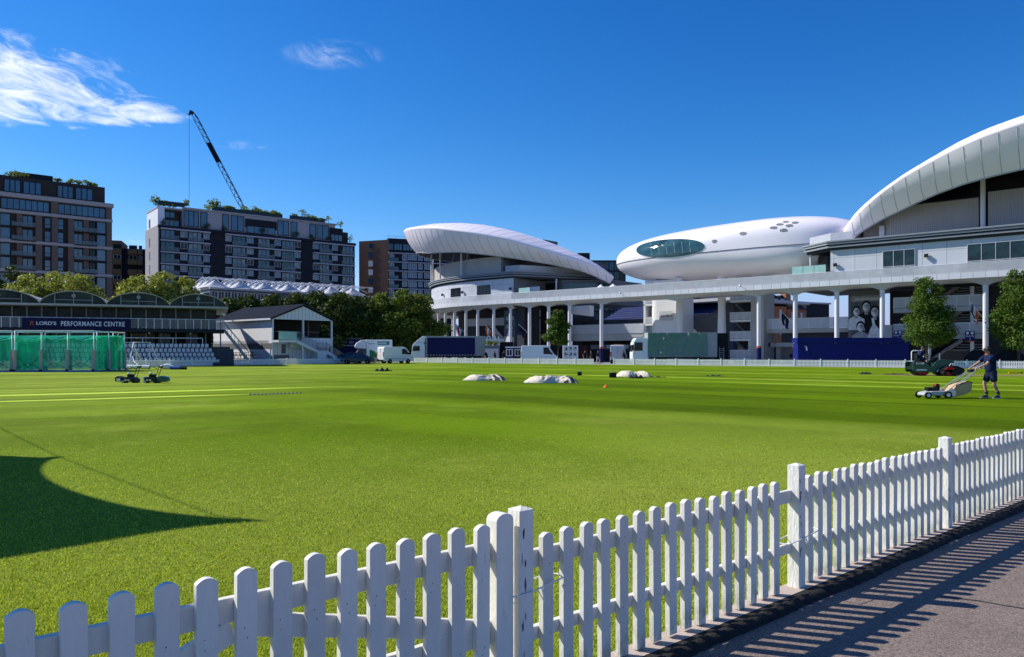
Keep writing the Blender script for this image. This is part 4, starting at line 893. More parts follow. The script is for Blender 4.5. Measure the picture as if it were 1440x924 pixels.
M('glass_curtain', (.16, .21, .22), .15, var=.8, sc=.9, spec=.5)
class Block:
    """a building whose front runs from bearing pa to bearing pb; local x along the front, y behind it"""
    def __init__(s, name, label, cat, pa, Ya, pb, Yb, group=None):
        s.A = np.array([gx(pa, Ya), Ya]); s.B = np.array([gx(pb, Yb), Yb]); s.W = float(np.hypot(*(s.B - s.A))); s.d = (s.B - s.A) / s.W
        s.root = thing(name, label, cat, (s.A[0], s.A[1], 0), math.atan2(s.d[1], s.d[0]), group)
    def u(s, px):
        r = (px - 720) / 1080; return float((r * s.A[1] - s.A[0]) / (s.d[0] - r * s.d[1]))
    def Y(s, px): return float(s.A[1] + s.d[1] * s.u(px))
    def z(s, px, py): return gz(py, s.Y(px))
    def box(s, x0, x1, y0, y1, z0, z1, name, mat, parent=None): mb = MB(); mb.box(x0, x1, y0, y1, z0, z1); return mb.build(name, mat, parent or s.root)
    def win(s, pa, pb, z0, z1, n, d=0.0, pane='glass_blue', frame='frame_dark', lower=None, fw=.12):
        mb = MB(); x0, x1 = s.u(pa), s.u(pb)
        for i in range(n + 1): x = x0 + (x1 - x0) * i / n; mb.box(x - fw / 2, x + fw / 2, d - .12, d, z0, z1)
        mb.box(x0 - fw / 2, x1 + fw / 2, d - .13, d - .002, z0 - fw, z0); mb.box(x0 - fw / 2, x1 + fw / 2, d - .13, d - .002, z1, z1 + fw)
        if lower: mb.box(x0, x1, d - .11, d - .003, lower - .06, lower + .06)
        w = mb.build('window', frame, s.root); mb = MB(); mb.box(x0, x1, d - .05, d + .02, z0, z1); mb.build('pane', pane, w); return w
M('leaf_roof', (.05, .08, .03), .8, var=.5, sc=2)
def shrub_mesh(mb, c, r, h, n, rs, size=.3, mi=0):
    """leaves scattered through an uneven clump"""
    cl = [(rs.uniform(-.6, .6) * r, rs.uniform(-.6, .6) * r, rs.uniform(.2, .8) * h, rs.uniform(.35, .6)) for _ in range(6)]
    for _ in range(n):
        q = cl[rs.randint(len(cl))]; v = rs.normal(0, 1, 3); v /= np.linalg.norm(v); k = rs.uniform(.4, 1) ** .5
        p = Vector((c[0] + q[0] + v[0] * q[3] * r * k, c[1] + q[1] + v[1] * q[3] * r * k, c[2] + max(0.02, q[2] + v[2] * q[3] * h * .6 * k)))
        a = Vector(rs.normal(0, 1, 3)).normalized(); b = a.orthogonal().normalized(); s_ = size * rs.uniform(.6, 1.2)
        mb.add([p - a * s_ * .5, p + b * s_ * .3, p + a * s_ * .5, p - b * s_ * .3], [(0, 1, 2, 3)], mi)
def roof_shrub(blk, px, z, r, h, n, label, y=1.0, name='roof_shrub', cat='shrub', group=None, size=.45, leaf='leaf_mid', trunk=0):
    x = blk.u(px); rs = np.random.RandomState(int(px * 7) % 9999)
    ca, sa = math.cos(blk.root.rotation_euler.z), math.sin(blk.root.rotation_euler.z)
    o = thing(name, label, cat, (blk.A[0] + ca * x - sa * y, blk.A[1] + sa * x + ca * y, z), 0, group)
    mb = MB(); shrub_mesh(mb, (0, 0, trunk), r, h, n, rs, size); mb.build('foliage', leaf, o)
    mb = MB(); mb.tube([(0, 0, -.05), (.05, 0, trunk + h * .4)], .07, 5); mb.build('stem', 'bark', o)
    return o

# ================================================================== dark apartment block at the left edge
def block_a():
    b = Block('apartment_building', 'tall brown brick apartment block with pale bands, at the left edge behind the trees', 'building', 0, 165, 157.5, 179)
    x0, W = b.u(-45), b.W
    b.box(x0, W - .02, .9, 18, -.1, 35.2, 'wall', 'bronze')
    bands = [12.9, 19.3, 25.7, 32.1]
    for z in bands: b.box(x0, W + .12, -.12, .9, z - .32, z + .32, 'band', 'stone_band')
    b.box(x0, W + .3, -.3, 2, 35.2, 36.1, 'band', 'stone_band')
    for i, (z0, z1) in enumerate([(0, 12.58), (13.22, 18.98), (19.62, 25.38), (26.02, 31.78)]):
        for pa, pb in ((-45, 0.5), (50, 59.3), (73, 81.5), (96, 104), (150, 157.5)): b.box(b.u(pa), min(W, b.u(pb)), 0, .9, z0, z1, 'pier', 'brick_brown')
        for pa, pb in ((24, 31.7), (118, 125.6)): b.box(b.u(pa), b.u(pb), .45, .9, z0, z1, 'pier', 'brick_brown')
    for pa, pb in ((-45, 0), (72, 82), (149.5, 157.5)): b.box(b.u(pa), min(W, b.u(pb)), 0, .9, 32.42, 35.2, 'pier', 'brick_brown')
    for k, fl in enumerate([28.95, 25.95, 22.55, 19.55, 16.15, 13.2]):
        z0, z1 = fl + .35, fl + 2.5
        b.win(1, 15, z0 - .2, z1 + .1, 1, .88); b.win(32.5, 47, z0 - .3, z1, 2, .88); b.win(63.8, 72, z0, z1, 1, .88, lower=z0 + .75); b.win(82.3, 90.2, z0, z1, 1, .88, lower=z0 + .75)
        b.win(104.8, 117, z0 - .3, z1, 2, .88); b.win(136.5, 149, z0 - .2, z1 + .1, 1, .3, fw=.18); b.win(127, 135, z0 - .2, z1, 2, .88, pane='glass_dark')
        for pa, pb in ((16, 50), (104.3, 136)):
            sl = b.box(b.u(pa), b.u(pb), -.35, .88, fl - .15, fl + .06, 'balcony', 'bronze'); b.box(b.u(pa), b.u(pb), -.33, -.29, fl + .1, fl + 1.0, 'balcony_glass', 'clear_glass', sl)
    b.win(2, 70, 32.8, 34.9, 8, .85); b.win(83, 149, 32.8, 34.9, 8, .85)
    b.box(x0, W - 1.2, 1.4, 15, 36.1, 40.0, 'penthouse', 'bronze')
    for pa, pb, n in ((7, 30, 3), (34, 59.5, 3), (82.3, 104.5, 3), (108, 132, 3)): b.win(pa, pb, 36.6, 39.1, n, 1.35, fw=.2)
    b.box(b.u(28), b.u(79), 4, 12, 40.0, 41.6, 'roof_plant_room', 'brick_dark')
    for i, (px, r) in enumerate(((20, 1.6), (31, 1.8), (84, 1.2), (100, 1.3), (113, 1.2), (125, 1.4), (134, 1.0))):
        roof_shrub(b, px, 40.0, r * 1.0, r * .9, 170, 'small shrub on the roof of the brown block, %s from the left' % nth(i + 1), 2.2, group='shrubs on the brown block')
block_a()

# ================================================================== long dark block with planted roof terraces
def block_b():
    b = Block('apartment_building', 'long dark apartment block with pale penthouse and planted roof terraces, under the crane', 'building', 224, 195, 500, 228.7)
    W = b.W; T = 33.6
    b.box(0, W, .5, 14, -.1, T, 'wall', 'brick_dark')
    mb = MB(); mb.box(-.25, 0, .2, 13.6, -.1, T + .3); mb.build('end_wall', 'end_brick', b.root)
    for k in range(11):
        z = T - .25 - 2.98 * k
        for pa, pb in ((225.5, 296), (317, 423), (440.5, 499)):
            bd = b.box(b.u(pa), b.u(pb), -.35, .5, z - .42, z - .1, 'band', 'band_white')
        if k > 7: continue
        z1 = z - .6; z0 = z - 2.5
        for pa, pb in ((227, 246), (266, 284), (328, 346), (364, 380), (397.5, 414), (450, 464), (482.6, 497.5)): b.win(pa, pb, z0 - .3, z1, 3, .48, pane=('glass_teal', 'glass_curtain', 'glass_blue', 'glass_teal', 'glass_curtain')[(k * 3 + int(pa)) % 5])
        for pa, pb in ((254.7, 264), (287, 295), (317.8, 326), (348, 357), (387, 395.5), (415, 423), (441, 449), (468, 475.5)): b.win(pa, pb, z0 + .5, z1, 2, .48, frame='frame_pale', pane=('glass_blue', 'glass_dark', 'glass_curtain')[(k * 5 + int(pa)) % 3], fw=.07)
        for pa, pb in ((226, 252), (264, 286), (326.5, 347.5), (362, 386), (396, 415), (449.5, 467), (480, 498.5)):
            g = b.box(b.u(pa), b.u(pb), -.3, -.26, z0 - .4, z0 + .6, 'balcony_glass', 'clear_glass')
    b.box(-.3, W + .1, -.15, .5, T - .3, T + .35, 'parapet', 'brick_dark')
    # penthouse
    pt = 38.9; b.box(b.u(258.5), W - 6, 1.2, 12, T + .3, pt, 'penthouse', 'pent_pale'); b.box(.2, b.u(258.5), 3, 12, T + .3, pt - .6, 'penthouse', 'bronze')
    for pa, pb in ((347, 391), (465.5, 484)): b.box(b.u(pa), b.u(pb), .9, 1.25, T + 2, pt - .9, 'loggia', 'brick_dark')
    b.box(-.2, 1.4, .6, 12, T + .35, pt - .2, 'penthouse_end', 'sign_white')
    b.box(b.u(258), W - 5.6, .8, 12.2, pt, pt + .35, 'penthouse_roof', 'pent_pale'); b.box(-.3, b.u(258), .7, 12.2, pt - .6, pt - .2, 'penthouse_roof', 'pent_pale')
    b.box(W - 6, W - 1, 3, 12, T + .3, pt - 1.5, 'penthouse', 'bronze')
    for pa, pb, n in ((260.5, 281, 3), (284, 293, 1), (315, 323.5, 1), (327, 345, 2), (392.7, 408, 2), (411.5, 419.8, 1), (438, 445.8, 1), (448, 464, 2)): b.win(pa, pb, T + .9, pt - .5, n, 1.18, fw=.16)
    for pa, pb, n in ((349, 388, 4), (467, 483, 3)): b.win(pa, pb, T + .7, T + 2.4, n, .88)
    b.win(229, 256, T + .7, T + 2.2, 4, 2.98); b.win(229, 250, T + 2.9, T + 4.3, 3, 2.98)
    for pa, pb in ((225, 262), (300, 352), (352, 400), (410, 460)): b.box(b.u(pa), b.u(pb), 1.4, 1.45, pt + .35, pt + 1.5, 'roof_glass', 'glass_dark')
    for i, z in enumerate((T - 3, T - 6.5, T - 10, T + 2)): mb = MB(); mb.box(-.32, -.252, 8.5, 9.6, z - 1.4, z + .8); mb.build('end_window', 'glass_dark', b.root)
    roofs = [(222, 1.6, 2.6), (234, 2.2, 1.5), (248, 2.4, 1.3), (264, 1.5, 1.6), (300, 2.0, 2.3), (308, 1.5, 3.0), (319, 2.0, 1.3), (329, 1.2, 1.4), (354, 2.4, 1.9), (365, 2.2, 1.6), (384, 2.2, 1.4), (394, 1.6, 1.6), (420, 1.6, 1.3), (436, 2.2, 1.5), (447, 2, 1.2), (459, 1.7, 1.0)]
    for i, (px, r, h) in enumerate(roofs): roof_shrub(b, px, pt + .9 if px > 258 else pt + .2, r * .95, h, 230, 'green shrub along the roof edge of the long dark block, %s from the left' % nth(i + 1), 2.4, group='roof terrace shrubs', size=.5)
    for i, (px, zz, h) in enumerate(((430, pt + .35, 3.6), (467, pt - 1.4, 4.2), (484, pt - 1.5, 3.4))): roof_shrub(b, px, zz, 1.3, 1.9, 90, ('small slim tree standing on the long dark roof', 'small tree on the lower right end of the long roof', 'rightmost small tree above the long dark block')[i], 2.5, 'roof_tree', 'tree', size=.45, trunk=h - 1.9)
    for i, (px, r) in enumerate(((229, 1.4), (291, 1.5), (316, 1.3), (370, 1.6), (417, 1.5), (440, 1.1), (465, 1.3), (492, 2.0))): roof_shrub(b, px, T + .35, r * .72, r * 1.35, 120, 'clipped dark bush on the ledge below the penthouse, %s from the left' % nth(i + 1), .35, group='bushes on the penthouse ledge', leaf='leaf_dark', size=.35)
block_b()

def block_c():
    b = Block('apartment_building', 'brown flats with tan balconies between the two larger blocks', 'building', 150, 232, 214, 236); T = b.z(160, 338)
    x1 = b.u(171); b.box(0, x1, 0, 12, -.1, T, 'wall', 'brick_tan'); b.box(x1, b.W, 1, 12, -.1, T - 2.2, 'wall', 'brick_dark')
    for k in range(7):
        z = T - 3.1 * k - 1
        for pa, pb in ((159, 171), (180, 193), (194, 200)):
            b.box(b.u(pa), b.u(pb), -.7, .98, z - 3.1, z - 1.5, 'balcony', 'brick_tan'); b.win(pa + 1, pb - 1, z - 1.4, z - .3, 2, -.02 if pa < 165 else .98, pane='glass_dark', frame='frame_pale' if k % 2 else 'frame_dark')
block_c()

def block_d():
    b = Block('apartment_building', 'red brick tower block with a dark glazed front, beside the drum-shaped stand', 'building', 546, 235, 640, 242); T = b.z(546, 337); W = b.W
    mb = MB(); a = 9.2; mb.prism([(0, 0, -.1), (-a * .86, a * .72, -.1), (-a * .86 + 8, a * .72 + 8, -.1), (9, 8, -.1)], (0, 0, T + .1)); mb.build('brick_wall', 'brick_red', b.root)
    b.box(.05, W, .25, 12, -.1, T + .5, 'wall', 'brick_dark')
    n = Vector((-a * .86, a * .72, 0)).normalized(); m = Vector((n.y, -n.x, 0)) * -.06
    if m.y > 0: m = -m
    for k in range(7):
        z = T - 4.4 - 2.72 * k; mb = MB(); p = n * 5.4 + m; q = n * 6.9 + m; mb.bar((p.x, p.y, z), (q.x, q.y, z), .12, 1.7); mb.build('stair_window', 'sign_white' if k % 3 else 'glass_blue', b.root)
    mb = MB(); p = n * 5.3 + m; q = n * 6.6 + m; mb.bar((p.x, p.y, T - 1.6), (q.x, q.y, T - 1.6), .12, 1.4); mb.build('stair_window', 'glass_blue', b.root)
    for k in range(9):
        z = T - 4.0 - 2.73 * k
        b.box(.1, W, -.5, .25, z - .2, z + .1, 'band', 'band_white')
        for pa, pb, nn in ((548, 554, 2), (566, 572.5, 2), (574.5, 586, 4), (588.5, 594, 2), (597, 605, 3)): b.win(pa, pb, z - 1.9, z - .45, nn, .22, frame='frame_pale', fw=.14)
        b.box(b.u(547), b.u(560), -.45, -.4, z - 2.5, z - 1.5, 'balcony_glass', 'glass_teal')
        for pa, pb in ((566, 573), (574.5, 587)):
            if k % 2 == (pa > 570): b.box(b.u(pa), b.u(pb), .1, .24, z - 2.6, z - 1.95, 'spandrel', 'grey_wall')
    for pa, pb in ((539.5, 553), (554.5, 565.5), (567, 580), (582, 600)): b.win(max(pa, 546.4), pb, T - 3.0, T - 1.2, 3, .22, fw=.16)
    mb = MB(); mb.tube([(0, 1, T + 1.3), (W, 1, T + 1.3)], .05, 5)
    for i in range(9): x = W * i / 8; mb.tube([(x, 1, T + .4), (x, 1, T + 1.3)], .05, 5)
    mb.build('roof_rail', 'rail_grey', b.root)
block_d()

def block_e():
    b = Block('office_building', 'dark glass office block showing between the drum-shaped stand and the pod', 'building', 805, 205, 880, 205); T = b.z(840, 366)
    b.box(0, b.W, 0, 15, -.1, T, 'wall', 'glass_dark'); b.box(b.u(813), b.u(830), 1, 10, T, b.z(820, 355), 'plant_room', 'brick_dark')
    for k in range(8):
        for j in range(5): b.win(836 + j * 7, 842 + j * 7, T - 2.6 - 2.7 * k, T - .5 - 2.7 * k, 2, -.01, pane='glass_teal' if (k + j) % 3 else 'glass_blue')
block_e()

def brick_houses():
    def house(pa, pb, Y, y0, wallm, label, chim=(), flat=False, dormer=()):
        b = Block('brick_house', label, 'house', pa, Y, pb, Y + 3, 'houses seen under the walkway'); T = b.z(pa, y0); W = b.W
        b.box(0, W, 0, 9, -.1, T - (0 if flat else 2.6), 'wall', wallm)
        if not flat:
            mb = MB(); mb.prism([(-.3, -.4, T - 2.6), (-.3, 9.4, T - 2.6), (-.3, 4.5, T)], (W + .6, 0, 0)); rf = mb.build('roof', 'slate_roof', b.root)
        else: rf = b.box(-.3, W + .3, -.3, 9.3, T, T + .35, 'roof', 'pale_wall')
        for p in chim:
            x = b.u(p); c = b.box(x - .8, x + .8, 3, 4.5, T - 1.5, T + 2.6, 'chimney', 'brick_orange', rf)
            mb = MB()
            for k in (-.4, .0, .4): mb.lathe([(.14, T + 2.6), (.12, T + 3.3)], (x + k, 3.7, 0), 8)
            mb.build('chimney_pots', 'brick_orange', c)
        for p in dormer:
            x = b.u(p); mb = MB(); mb.prism([(x - 1.1, .6, T - 2.3), (x + 1.1, .6, T - 2.3), (x + 1.1, .6, T - .9), (x, .6, T - .2), (x - 1.1, .6, T - .9)], (0, 3, 0)); d = mb.build('dormer', 'slate_roof', rf)
            mb = MB(); mb.box(x - .7, x + .7, .52, .58, T - 2.1, T - .95); mb.build('pane', 'glass_blue', d)
        for k in range(2):
            for j in range(max(2, int(W / 3))): pj = pa + (pb - pa) * (j + .5) / max(2, int(W / 3)); b.win(pj - .8, pj + .8, T - 5.2 - k * 3.2, T - 3.4 - k * 3.2, 2, -.01, frame='sign_white')
    house(968, 1012, 165, 411, 'brick_orange', 'orange brick house with pale roof edge beside the media centre leg', flat=True)
    house(1070, 1106, 158, 412, 'brick_orange', 'dark slate-roofed house with dormers seen under the walkway', (), dormer=(1093, 1103))
    house(1107, 1133, 168, 418, 'brick_orange', 'orange brick house with tall chimney seen under the walkway', (1124,), flat=False)
    house(1134, 1166, 176, 427, 'brick_dark', 'dark flat-roofed house at the right end of the gap under the walkway', flat=True)
brick_houses()
def far_stand():
    b = Block('seating_stand', 'distant stand of blue seats seen through the gap under the walkway', 'grandstand', 826, 175, 975, 150)
    mb = MB(); W = b.W; mb.prism([(0, 0, 0), (0, 0, 6.5), (0, 14, 13.5), (0, 14, 0)], (W, 0, 0)); mb.build('terrace', 'concrete_dark', b.root)
    mb = MB()
    for i in range(12): mb.box(.2, W - .2, .3 + i * 1.15, .8 + i * 1.15, 6.65 + i * .575, 7.05 + i * .575)
    mb.build('seat_rows', 'seat_blue', b.root)
    b.box(-.1, W, -.4, -.02, 5.2, 6.6, 'front_wall', 'navy'); b.box(-.1, W, -.35, -.03, 2.6, 5.0, 'boxes', 'glass_dark'); b.box(0, W, 13.6, 14, 14.5, 16.5, 'roof_edge', 'glass_teal')
    for i in range(12): b.box(W * i / 12, W * i / 12 + .2, -.5, -.36, 2.6, 5.2, 'mullion', 'frame_pale')
    b.box(b.u(905), W + 6, 4, 30, 11.6, 12.2, 'roof_slab', 'pale_wall')
far_stand()

# ================================================================== white tent-roofed stand behind the trees
def tent_stand():
    b = Block('tent_stand', 'stand with a row of white pointed tent roofs behind the dark trees', 'grandstand', 297, 130, 532, 152); W = b.W; E = b.z(297, 403.8)
    back = 13
    b.box(0, W, .3, back, 0, E - .3, 'wall', 'grey_wall'); b.box(-.06, 0, .4, back, E - 3.4, E - .6, 'side_wall', 'timber_white')
    b.box(-.35, W + .3, -.35, back + .3, E - .3, E, 'roof_edge', 'tent_white')
    for i in range(10): b.win(298.5 + i * 9.2, 306.5 + i * 9.2, E - 3.0, E - .7, 2, .27, pane='glass_dark', frame='frame_pale')
    mb = MB()
    for i in range(2): mb.box(-.12, -.06, .6 + i * 6, 5.9 + i * 6, E - 2.9, E - .9)
    mb.build('side_window', 'glass_dark', b.root)
    peaks = [(309.5, 389.5), (344.7, 391.7), (379, 393.8), (413, 395.6), (444, 397), (473.6, 399), (503.8, 401.3)]
    for row, y0 in ((0, 2.2), (1, 6.4), (2, 10.6)):
        for i, (px, py) in enumerate(peaks):
            x = b.u(px) + row * .5; z = gz(py + 1.5, b.Y(px) + y0) ; w = W / 7 / 2 * 1.02; prof = []
            mb = MB(); n = 20; rings = []
            for k in range(8):
                f = k / 7; r = 1 - f; h = E + .02 + (z - E) * .8 * (f ** 1.5 * .65 + .35 * f)
                rings.append([(x + max(-1, min(1, 1.35 * math.cos(2 * math.pi * j / n + .157))) * w * (r * .95 + .05), y0 + max(-1, min(1, 1.35 * math.sin(2 * math.pi * j / n + .157))) * 2.1 * (r * .95 + .05), h) for j in range(n)])
            mb.loft(rings, True, True, 0, True); c = mb.build('tent_roof', 'tent_white', b.root)
            mb = MB(); z = E + (z - E) * .84; mb.tube([(x, y0, z - .3), (x, y0, z + .4)], .07, 6)
            for dx in (-1, 1):
                for dy in (-1, 1): mb.tube([(x, y0, z + .45), (x + dx * w * .9, y0 + dy * 2.0, E + .55)], .055, 5)
            mb.tube([(x, y0, z + .4), (x + 2 * w, y0, z + .1)], .05, 5)
            mb.build('mast_frame', 'rail_white', c)
tent_stand()

# ================================================================== crane
def crane():
    Y = 262; base = Vector((gx(344, Y), Y, 0)); tip = Vector((gx(271.5, Y), Y, gz(159, Y))); piv = Vector((gx(343.5, Y), Y, gz(296, Y)))
    c = thing('tower_crane', 'dark blue crane with a raised lattice jib above the long dark block', 'crane', base)
    mb = MB(base); h = piv.z
    for dx, dy in ((-.9, -.9), (.9, -.9), (.9, .9), (-.9, .9)): mb.tube([base + Vector((dx, dy, -.1)), base + Vector((dx, dy, h))], .12, 5)
    z = 0; k = 0
    while z < h - 1.8:
        for (a, b_) in (((-.9, -.9), (.9, -.9)), ((.9, .9), (-.9, .9)), ((-.9, .9), (-.9, -.9)), ((.9, -.9), (.9, .9))):
            mb.tube([base + Vector((a[0], a[1], z)), base + Vector((b_[0], b_[1], z + 1.8))], .06, 4)
        z += 1.8
    mb.build('mast', 'crane_blue', c)
    d = (tip - piv); n = d.length; d.normalize(); side = Vector((0, 1, 0)); up = d.cross(side).normalized()
    if up.x > 0: up = -up
    mb = MB(base); chords = [(up * .8), (-up * .55 + side * .7), (-up * .55 - side * .7)]
    for q in chords: mb.tube([piv + q * .4, piv + d * 3 + q, tip - d * 2 + q, tip + q * .5], .11, 5)
    s = 1.5; k = 0
    while s < n - 2:
        for a, b_ in ((0, 1), (0, 2), (1, 2)):
            mb.tube([piv + d * s + chords[a if k % 2 else b_], piv + d * (s + 1.45) + chords[b_ if k % 2 else a]], .065, 4)
        s += 1.45; k += 1
    mb.bar(tip, tip + d * .9 + up * .7, 1.0, 1.0); mb.bar(tip + up * .1, tip + up * 1.6 + d * .3, .5, .5); mb.build('jib', 'crane_blue', c)
    mb = MB(base); p = piv + d * (n * .50); mb.bar(p, p + d * 7.2, 1.3, 1.1); mb.build('jib_winch', 'black', c)
    mb = MB(base); top = tip + up * 1.5; mb.tube([top, (top.x, top.y, 12)], .06, 5); mb.build('hoist_rope', 'crane_blue', c)
    mb = MB(base); mb.box(base.x - 1.6, base.x + 5.5, base.y - 1.5, base.y + 1.5, h - .8, h); mb.box(base.x + 3.6, base.x + 5.4, base.y - 1.3, base.y + 1.3, h - 3.2, h - .8); mb.build('counterweight', 'crane_blue', c)
crane()

# ================================================================== performance centre (left)
def performance_centre():
    b = Block('performance_centre', 'long two-storey sports building with four vaulted roofs and a navy sign band', 'building', -62, 81.4, 312, 91.0); W = b.W; E = 6.7; D = 4.2
    b.box(0, W - 1.2, 3.5, 16, 0, E, 'wall', 'pc_dark')
    # upper room: glazing behind the balcony, its mottle standing in for trees seen in it
    b.box(.2, W - .6, 2.6, 2.65, D + .1, E - .05, 'upper_glazing', 'pc_glass')
    b.box(0, W + .25, -.5, 3.6, D - .35, D + .05, 'balcony_slab', 'pc_dark'); b.box(-.2, W + .7, -.8, 16, E, E + .22, 'eaves', 'zinc_roof')
    px = -55
    while px < 312:
        x = b.u(px); mb = MB(); mb.box(x - .07, x + .07, 2.35, 2.5, D, E); mb.box(x - .08, x + .08, 2.6, 2.75, 0, D); mb.build('mullion', 'rail_grey', b.root); px += 21.5
    bl = b.box(0, W + .2, -.42, -.40, D + .1, D + 1.15, 'balcony_glass', 'clear_glass')
    mb = MB(); mb.tube([(0, -.41, D + 1.2), (W + .2, -.41, D + 1.2)], .035, 6); x = .0
    while x < W + .2: mb.box(x, x + .07, -.45, -.38, D, D + 1.2); x += .83
    mb.build('handrail', 'rail_white', bl)
    x0, x1 = b.u(33), b.u(184.5); sg = b.box(x0, x1, -.62, -.5, D - .12, D + 1.12, 'sign_board', 'navy_dark')
    xs = lambda p: b.u(p)
    fit(text('lettering', 'LORD\u2019S', .52, 'sign_white', sg, ((xs(52.5) + xs(80.5)) / 2, -.63, D + .52), bold=.01), xs(80.5) - xs(52.5))
    fit(text('lettering', 'PERFORMANCE CENTRE', .72, 'sign_white', sg, ((xs(87) + xs(176)) / 2, -.63, D + .5), space=1.12, bold=.012), xs(176) - xs(87))
    mb = MB(); x = xs(46.5)
    for sx in (-1, 1): mb.bar((x + sx * .02, -.635, D + .75), (x + sx * .16, -.635, D + .28), .02, .07); mb.bar((x + sx * .16, -.637, D + .75), (x + sx * .05, -.637, D + .45), .02, .06)
    mb.build('emblem', 'orange_band', sg)
    # four shallow barrel vaults with glazed ends
    edges = [-62, 57, 150, 234, 312]; edges = [b.u(-62), b.u(57.5), b.u(151), b.u(239), W + .5]
    for i in range(4):
        a, c = edges[i], edges[i + 1]; w = c - a; n = 18; arc = [(a + w * (.5 - .5 * math.cos(math.pi * j / n)), E + .2 + 1.45 * math.sin(math.pi * j / n) ** 1.15) for j in range(n + 1)]
        mb = MB(); mb.loft([[(x, y, z + .02) for x, z in arc] for y in (-.9, 16)] + [[(x, y, z - .07 if 0 < k < n else z) for k, (x, z) in enumerate(arc)] for y in (16, -.9)] + [[(x, -.9, z + .02) for x, z in arc]], False, False, 0, True); v = mb.build('vault_roof', 'zinc_roof', b.root)
        mb = MB(); mb.face([(x, -.55, z - .06) for x, z in arc] ); mb.build('gable_glass', 'pc_glass', v)
        mb = MB()
        for q in (.22, .5, .78): x = a + w * q; zt = E + .05 + 1.45 * math.sin(math.acos(1 - 2 * q)) ** 1.15; mb.box(x - .04, x + .04, -.62, -.56, E + .2, zt)
        mb.box(a + w * .22, a + w * .78, -.615, -.565, E + .62, E + .68); mb.build('gable_frame', 'rail_grey', v)
        mb = MB(); mb.box(a + w * .47, a + w * .53, -.68, -.63, E + .95, E + 1.25); mb.build('small_panel', 'rail_grey', v)
    # ground floor fronts
    for pa, pb, m_ in ((-60, 18, 'glass_dark'), (22, 62, 'room_warm'), (66, 150, 'glass_dark'), (153, 176, 'room_warm'), (180, 215, 'room_warm'), (220, 238, 'grey_wall'), (240, 258, 'black'), (260, 277, 'grey_wall'), (279, 297, 'black')):
        b.box(b.u(pa), b.u(pb), 2.85, 2.9, .1, D - .4, 'ground_floor_front', m_)
    mb = MB()
    for p in (20, 92, 160, 210, 268): x = b.u(p); mb.ball((x, -.1, D - .42), .09)
    mb.build('downlights', 'sign_white', b.root)
    # outside stair at the right end
    mb = MB()
    for s_ in (0, 1.3): mb.bar((W + .3, .6 + s_, D), (W + 3.0, .6 + s_, .6), .1, .3)
    for i in range(14): x = W + .3 + 2.7 * i / 13; z = D - (D - .6) * i / 13; mb.box(x - .12, x + .14, .6, 1.9, z - .04, z + .02)
    mb.tube([(W + .1, .6, D + 1.1), (W + 3.0, .6, 1.7), (W + 4.2, .6, 1.5)], .05, 6); mb.tube([(W + .1, 1.9, D + 1.1), (W + 3.0, 1.9, 1.7)], .05, 6)
    for i in range(8): x = W + .3 + 2.7 * i / 7; z = D - (D - .6) * i / 7; mb.tube([(x, .6, z), (x, .6, z + 1.1)], .03, 5)
    mb.build('outside_stair', 'rail_grey', b.root)
    mb = MB(); mb.box(W + .1, W + .35, -.3, -.02, 5.9, 6.1); mb.bar((W - .1, -.1, 6.2), (W + .3, -.2, 6.0), .08, .08); mb.build('wall_light', 'sign_white', b.root)
    return b
PC = performance_centre()
def pcw(x, y, z=0): c, s = PC.d[0], PC.d[1]; return (PC.A[0] + c * x - s * y, PC.A[1] + s * x + c * y, z)
PCR = PC.root.rotation_euler.z
# terrace of seats in front of it
def terrace():
    t = thing('seating_terrace', 'stepped concrete terrace below the vaulted sports building', 'terrace', pcw(0, 0), PCR)
    W = PC.u(313); x0 = -.5
    rows = [(.42, -3.3), (.92, -2.7), (1.42, -2.1), (1.95, -1.5)]
    mb = MB()
    for i, (z, y) in enumerate(rows): mb.box(x0, W + 1.2 - .0, y - .15, y + .5, -.1, z)
    mb.box(x0, W + .8, -.99, 2.8, -.1, 2.2); mb.build('steps', 'concrete_dark', t)
    mb = MB(); a, b_ = PC.u(158), PC.u(285); mb.tube([(a, -.9, 3.2), (b_, -.9, 3.2)], .05, 6)
    for i in range(4): x = a + (b_ - a) * i / 3; mb.tube([(x, -.9, 2.2), (x, -.9, 3.2)], .045, 6)
    mb.build('top_rail', 'rail_white', t)
    # seats, each a thing of its own
    def seat_mesh():
        mb = MB(); w = .18
        mb.prism([(-w, 0, .05), (w, 0, .05), (w, 0, .36), (w * .8, 0, .46), (0, 0, .49), (-w * .8, 0, .46), (-w, 0, .36)], (0, .06, 0)); mb.prism([(-w * .95, -.06, .12), (w * .95, -.06, .12), (w * .9, -.1, .46), (-w * .9, -.1, .46)], (0, .05, 0)); mb.box(-.03, .03, .0, .2, -.02, .1)
        return mb.build('stadium_seat', 'seat_white', None)
    proto = seat_mesh(); first = True
    rownames = ['bottom', 'second', 'third', 'top']; stops = [301, 298.5, 295.5, 291]
    for i, (z, y) in enumerate(rows):
        p = PC.u(stops[i]) ; k = 0; xs = []; xmin = PC.u(52)
        while p > xmin:
            xs.append(p); p -= .47
        for k, x in enumerate(xs):
            if k % 23 == 22: continue
            o = proto if first else proto.copy()
            if not first: COL.objects.link(o)
            first = False; o.location = pcw(x, y + .1, z + .12); o.rotation_euler = (0, 0, PCR)
            tag(o, 'white tip-up seat in the %s row of the terrace, %s from the right-hand steps' % (rownames[i], nth(k + 1) if k < 40 else 'over forty'), 'seat', 'seats on the terrace')
terrace()

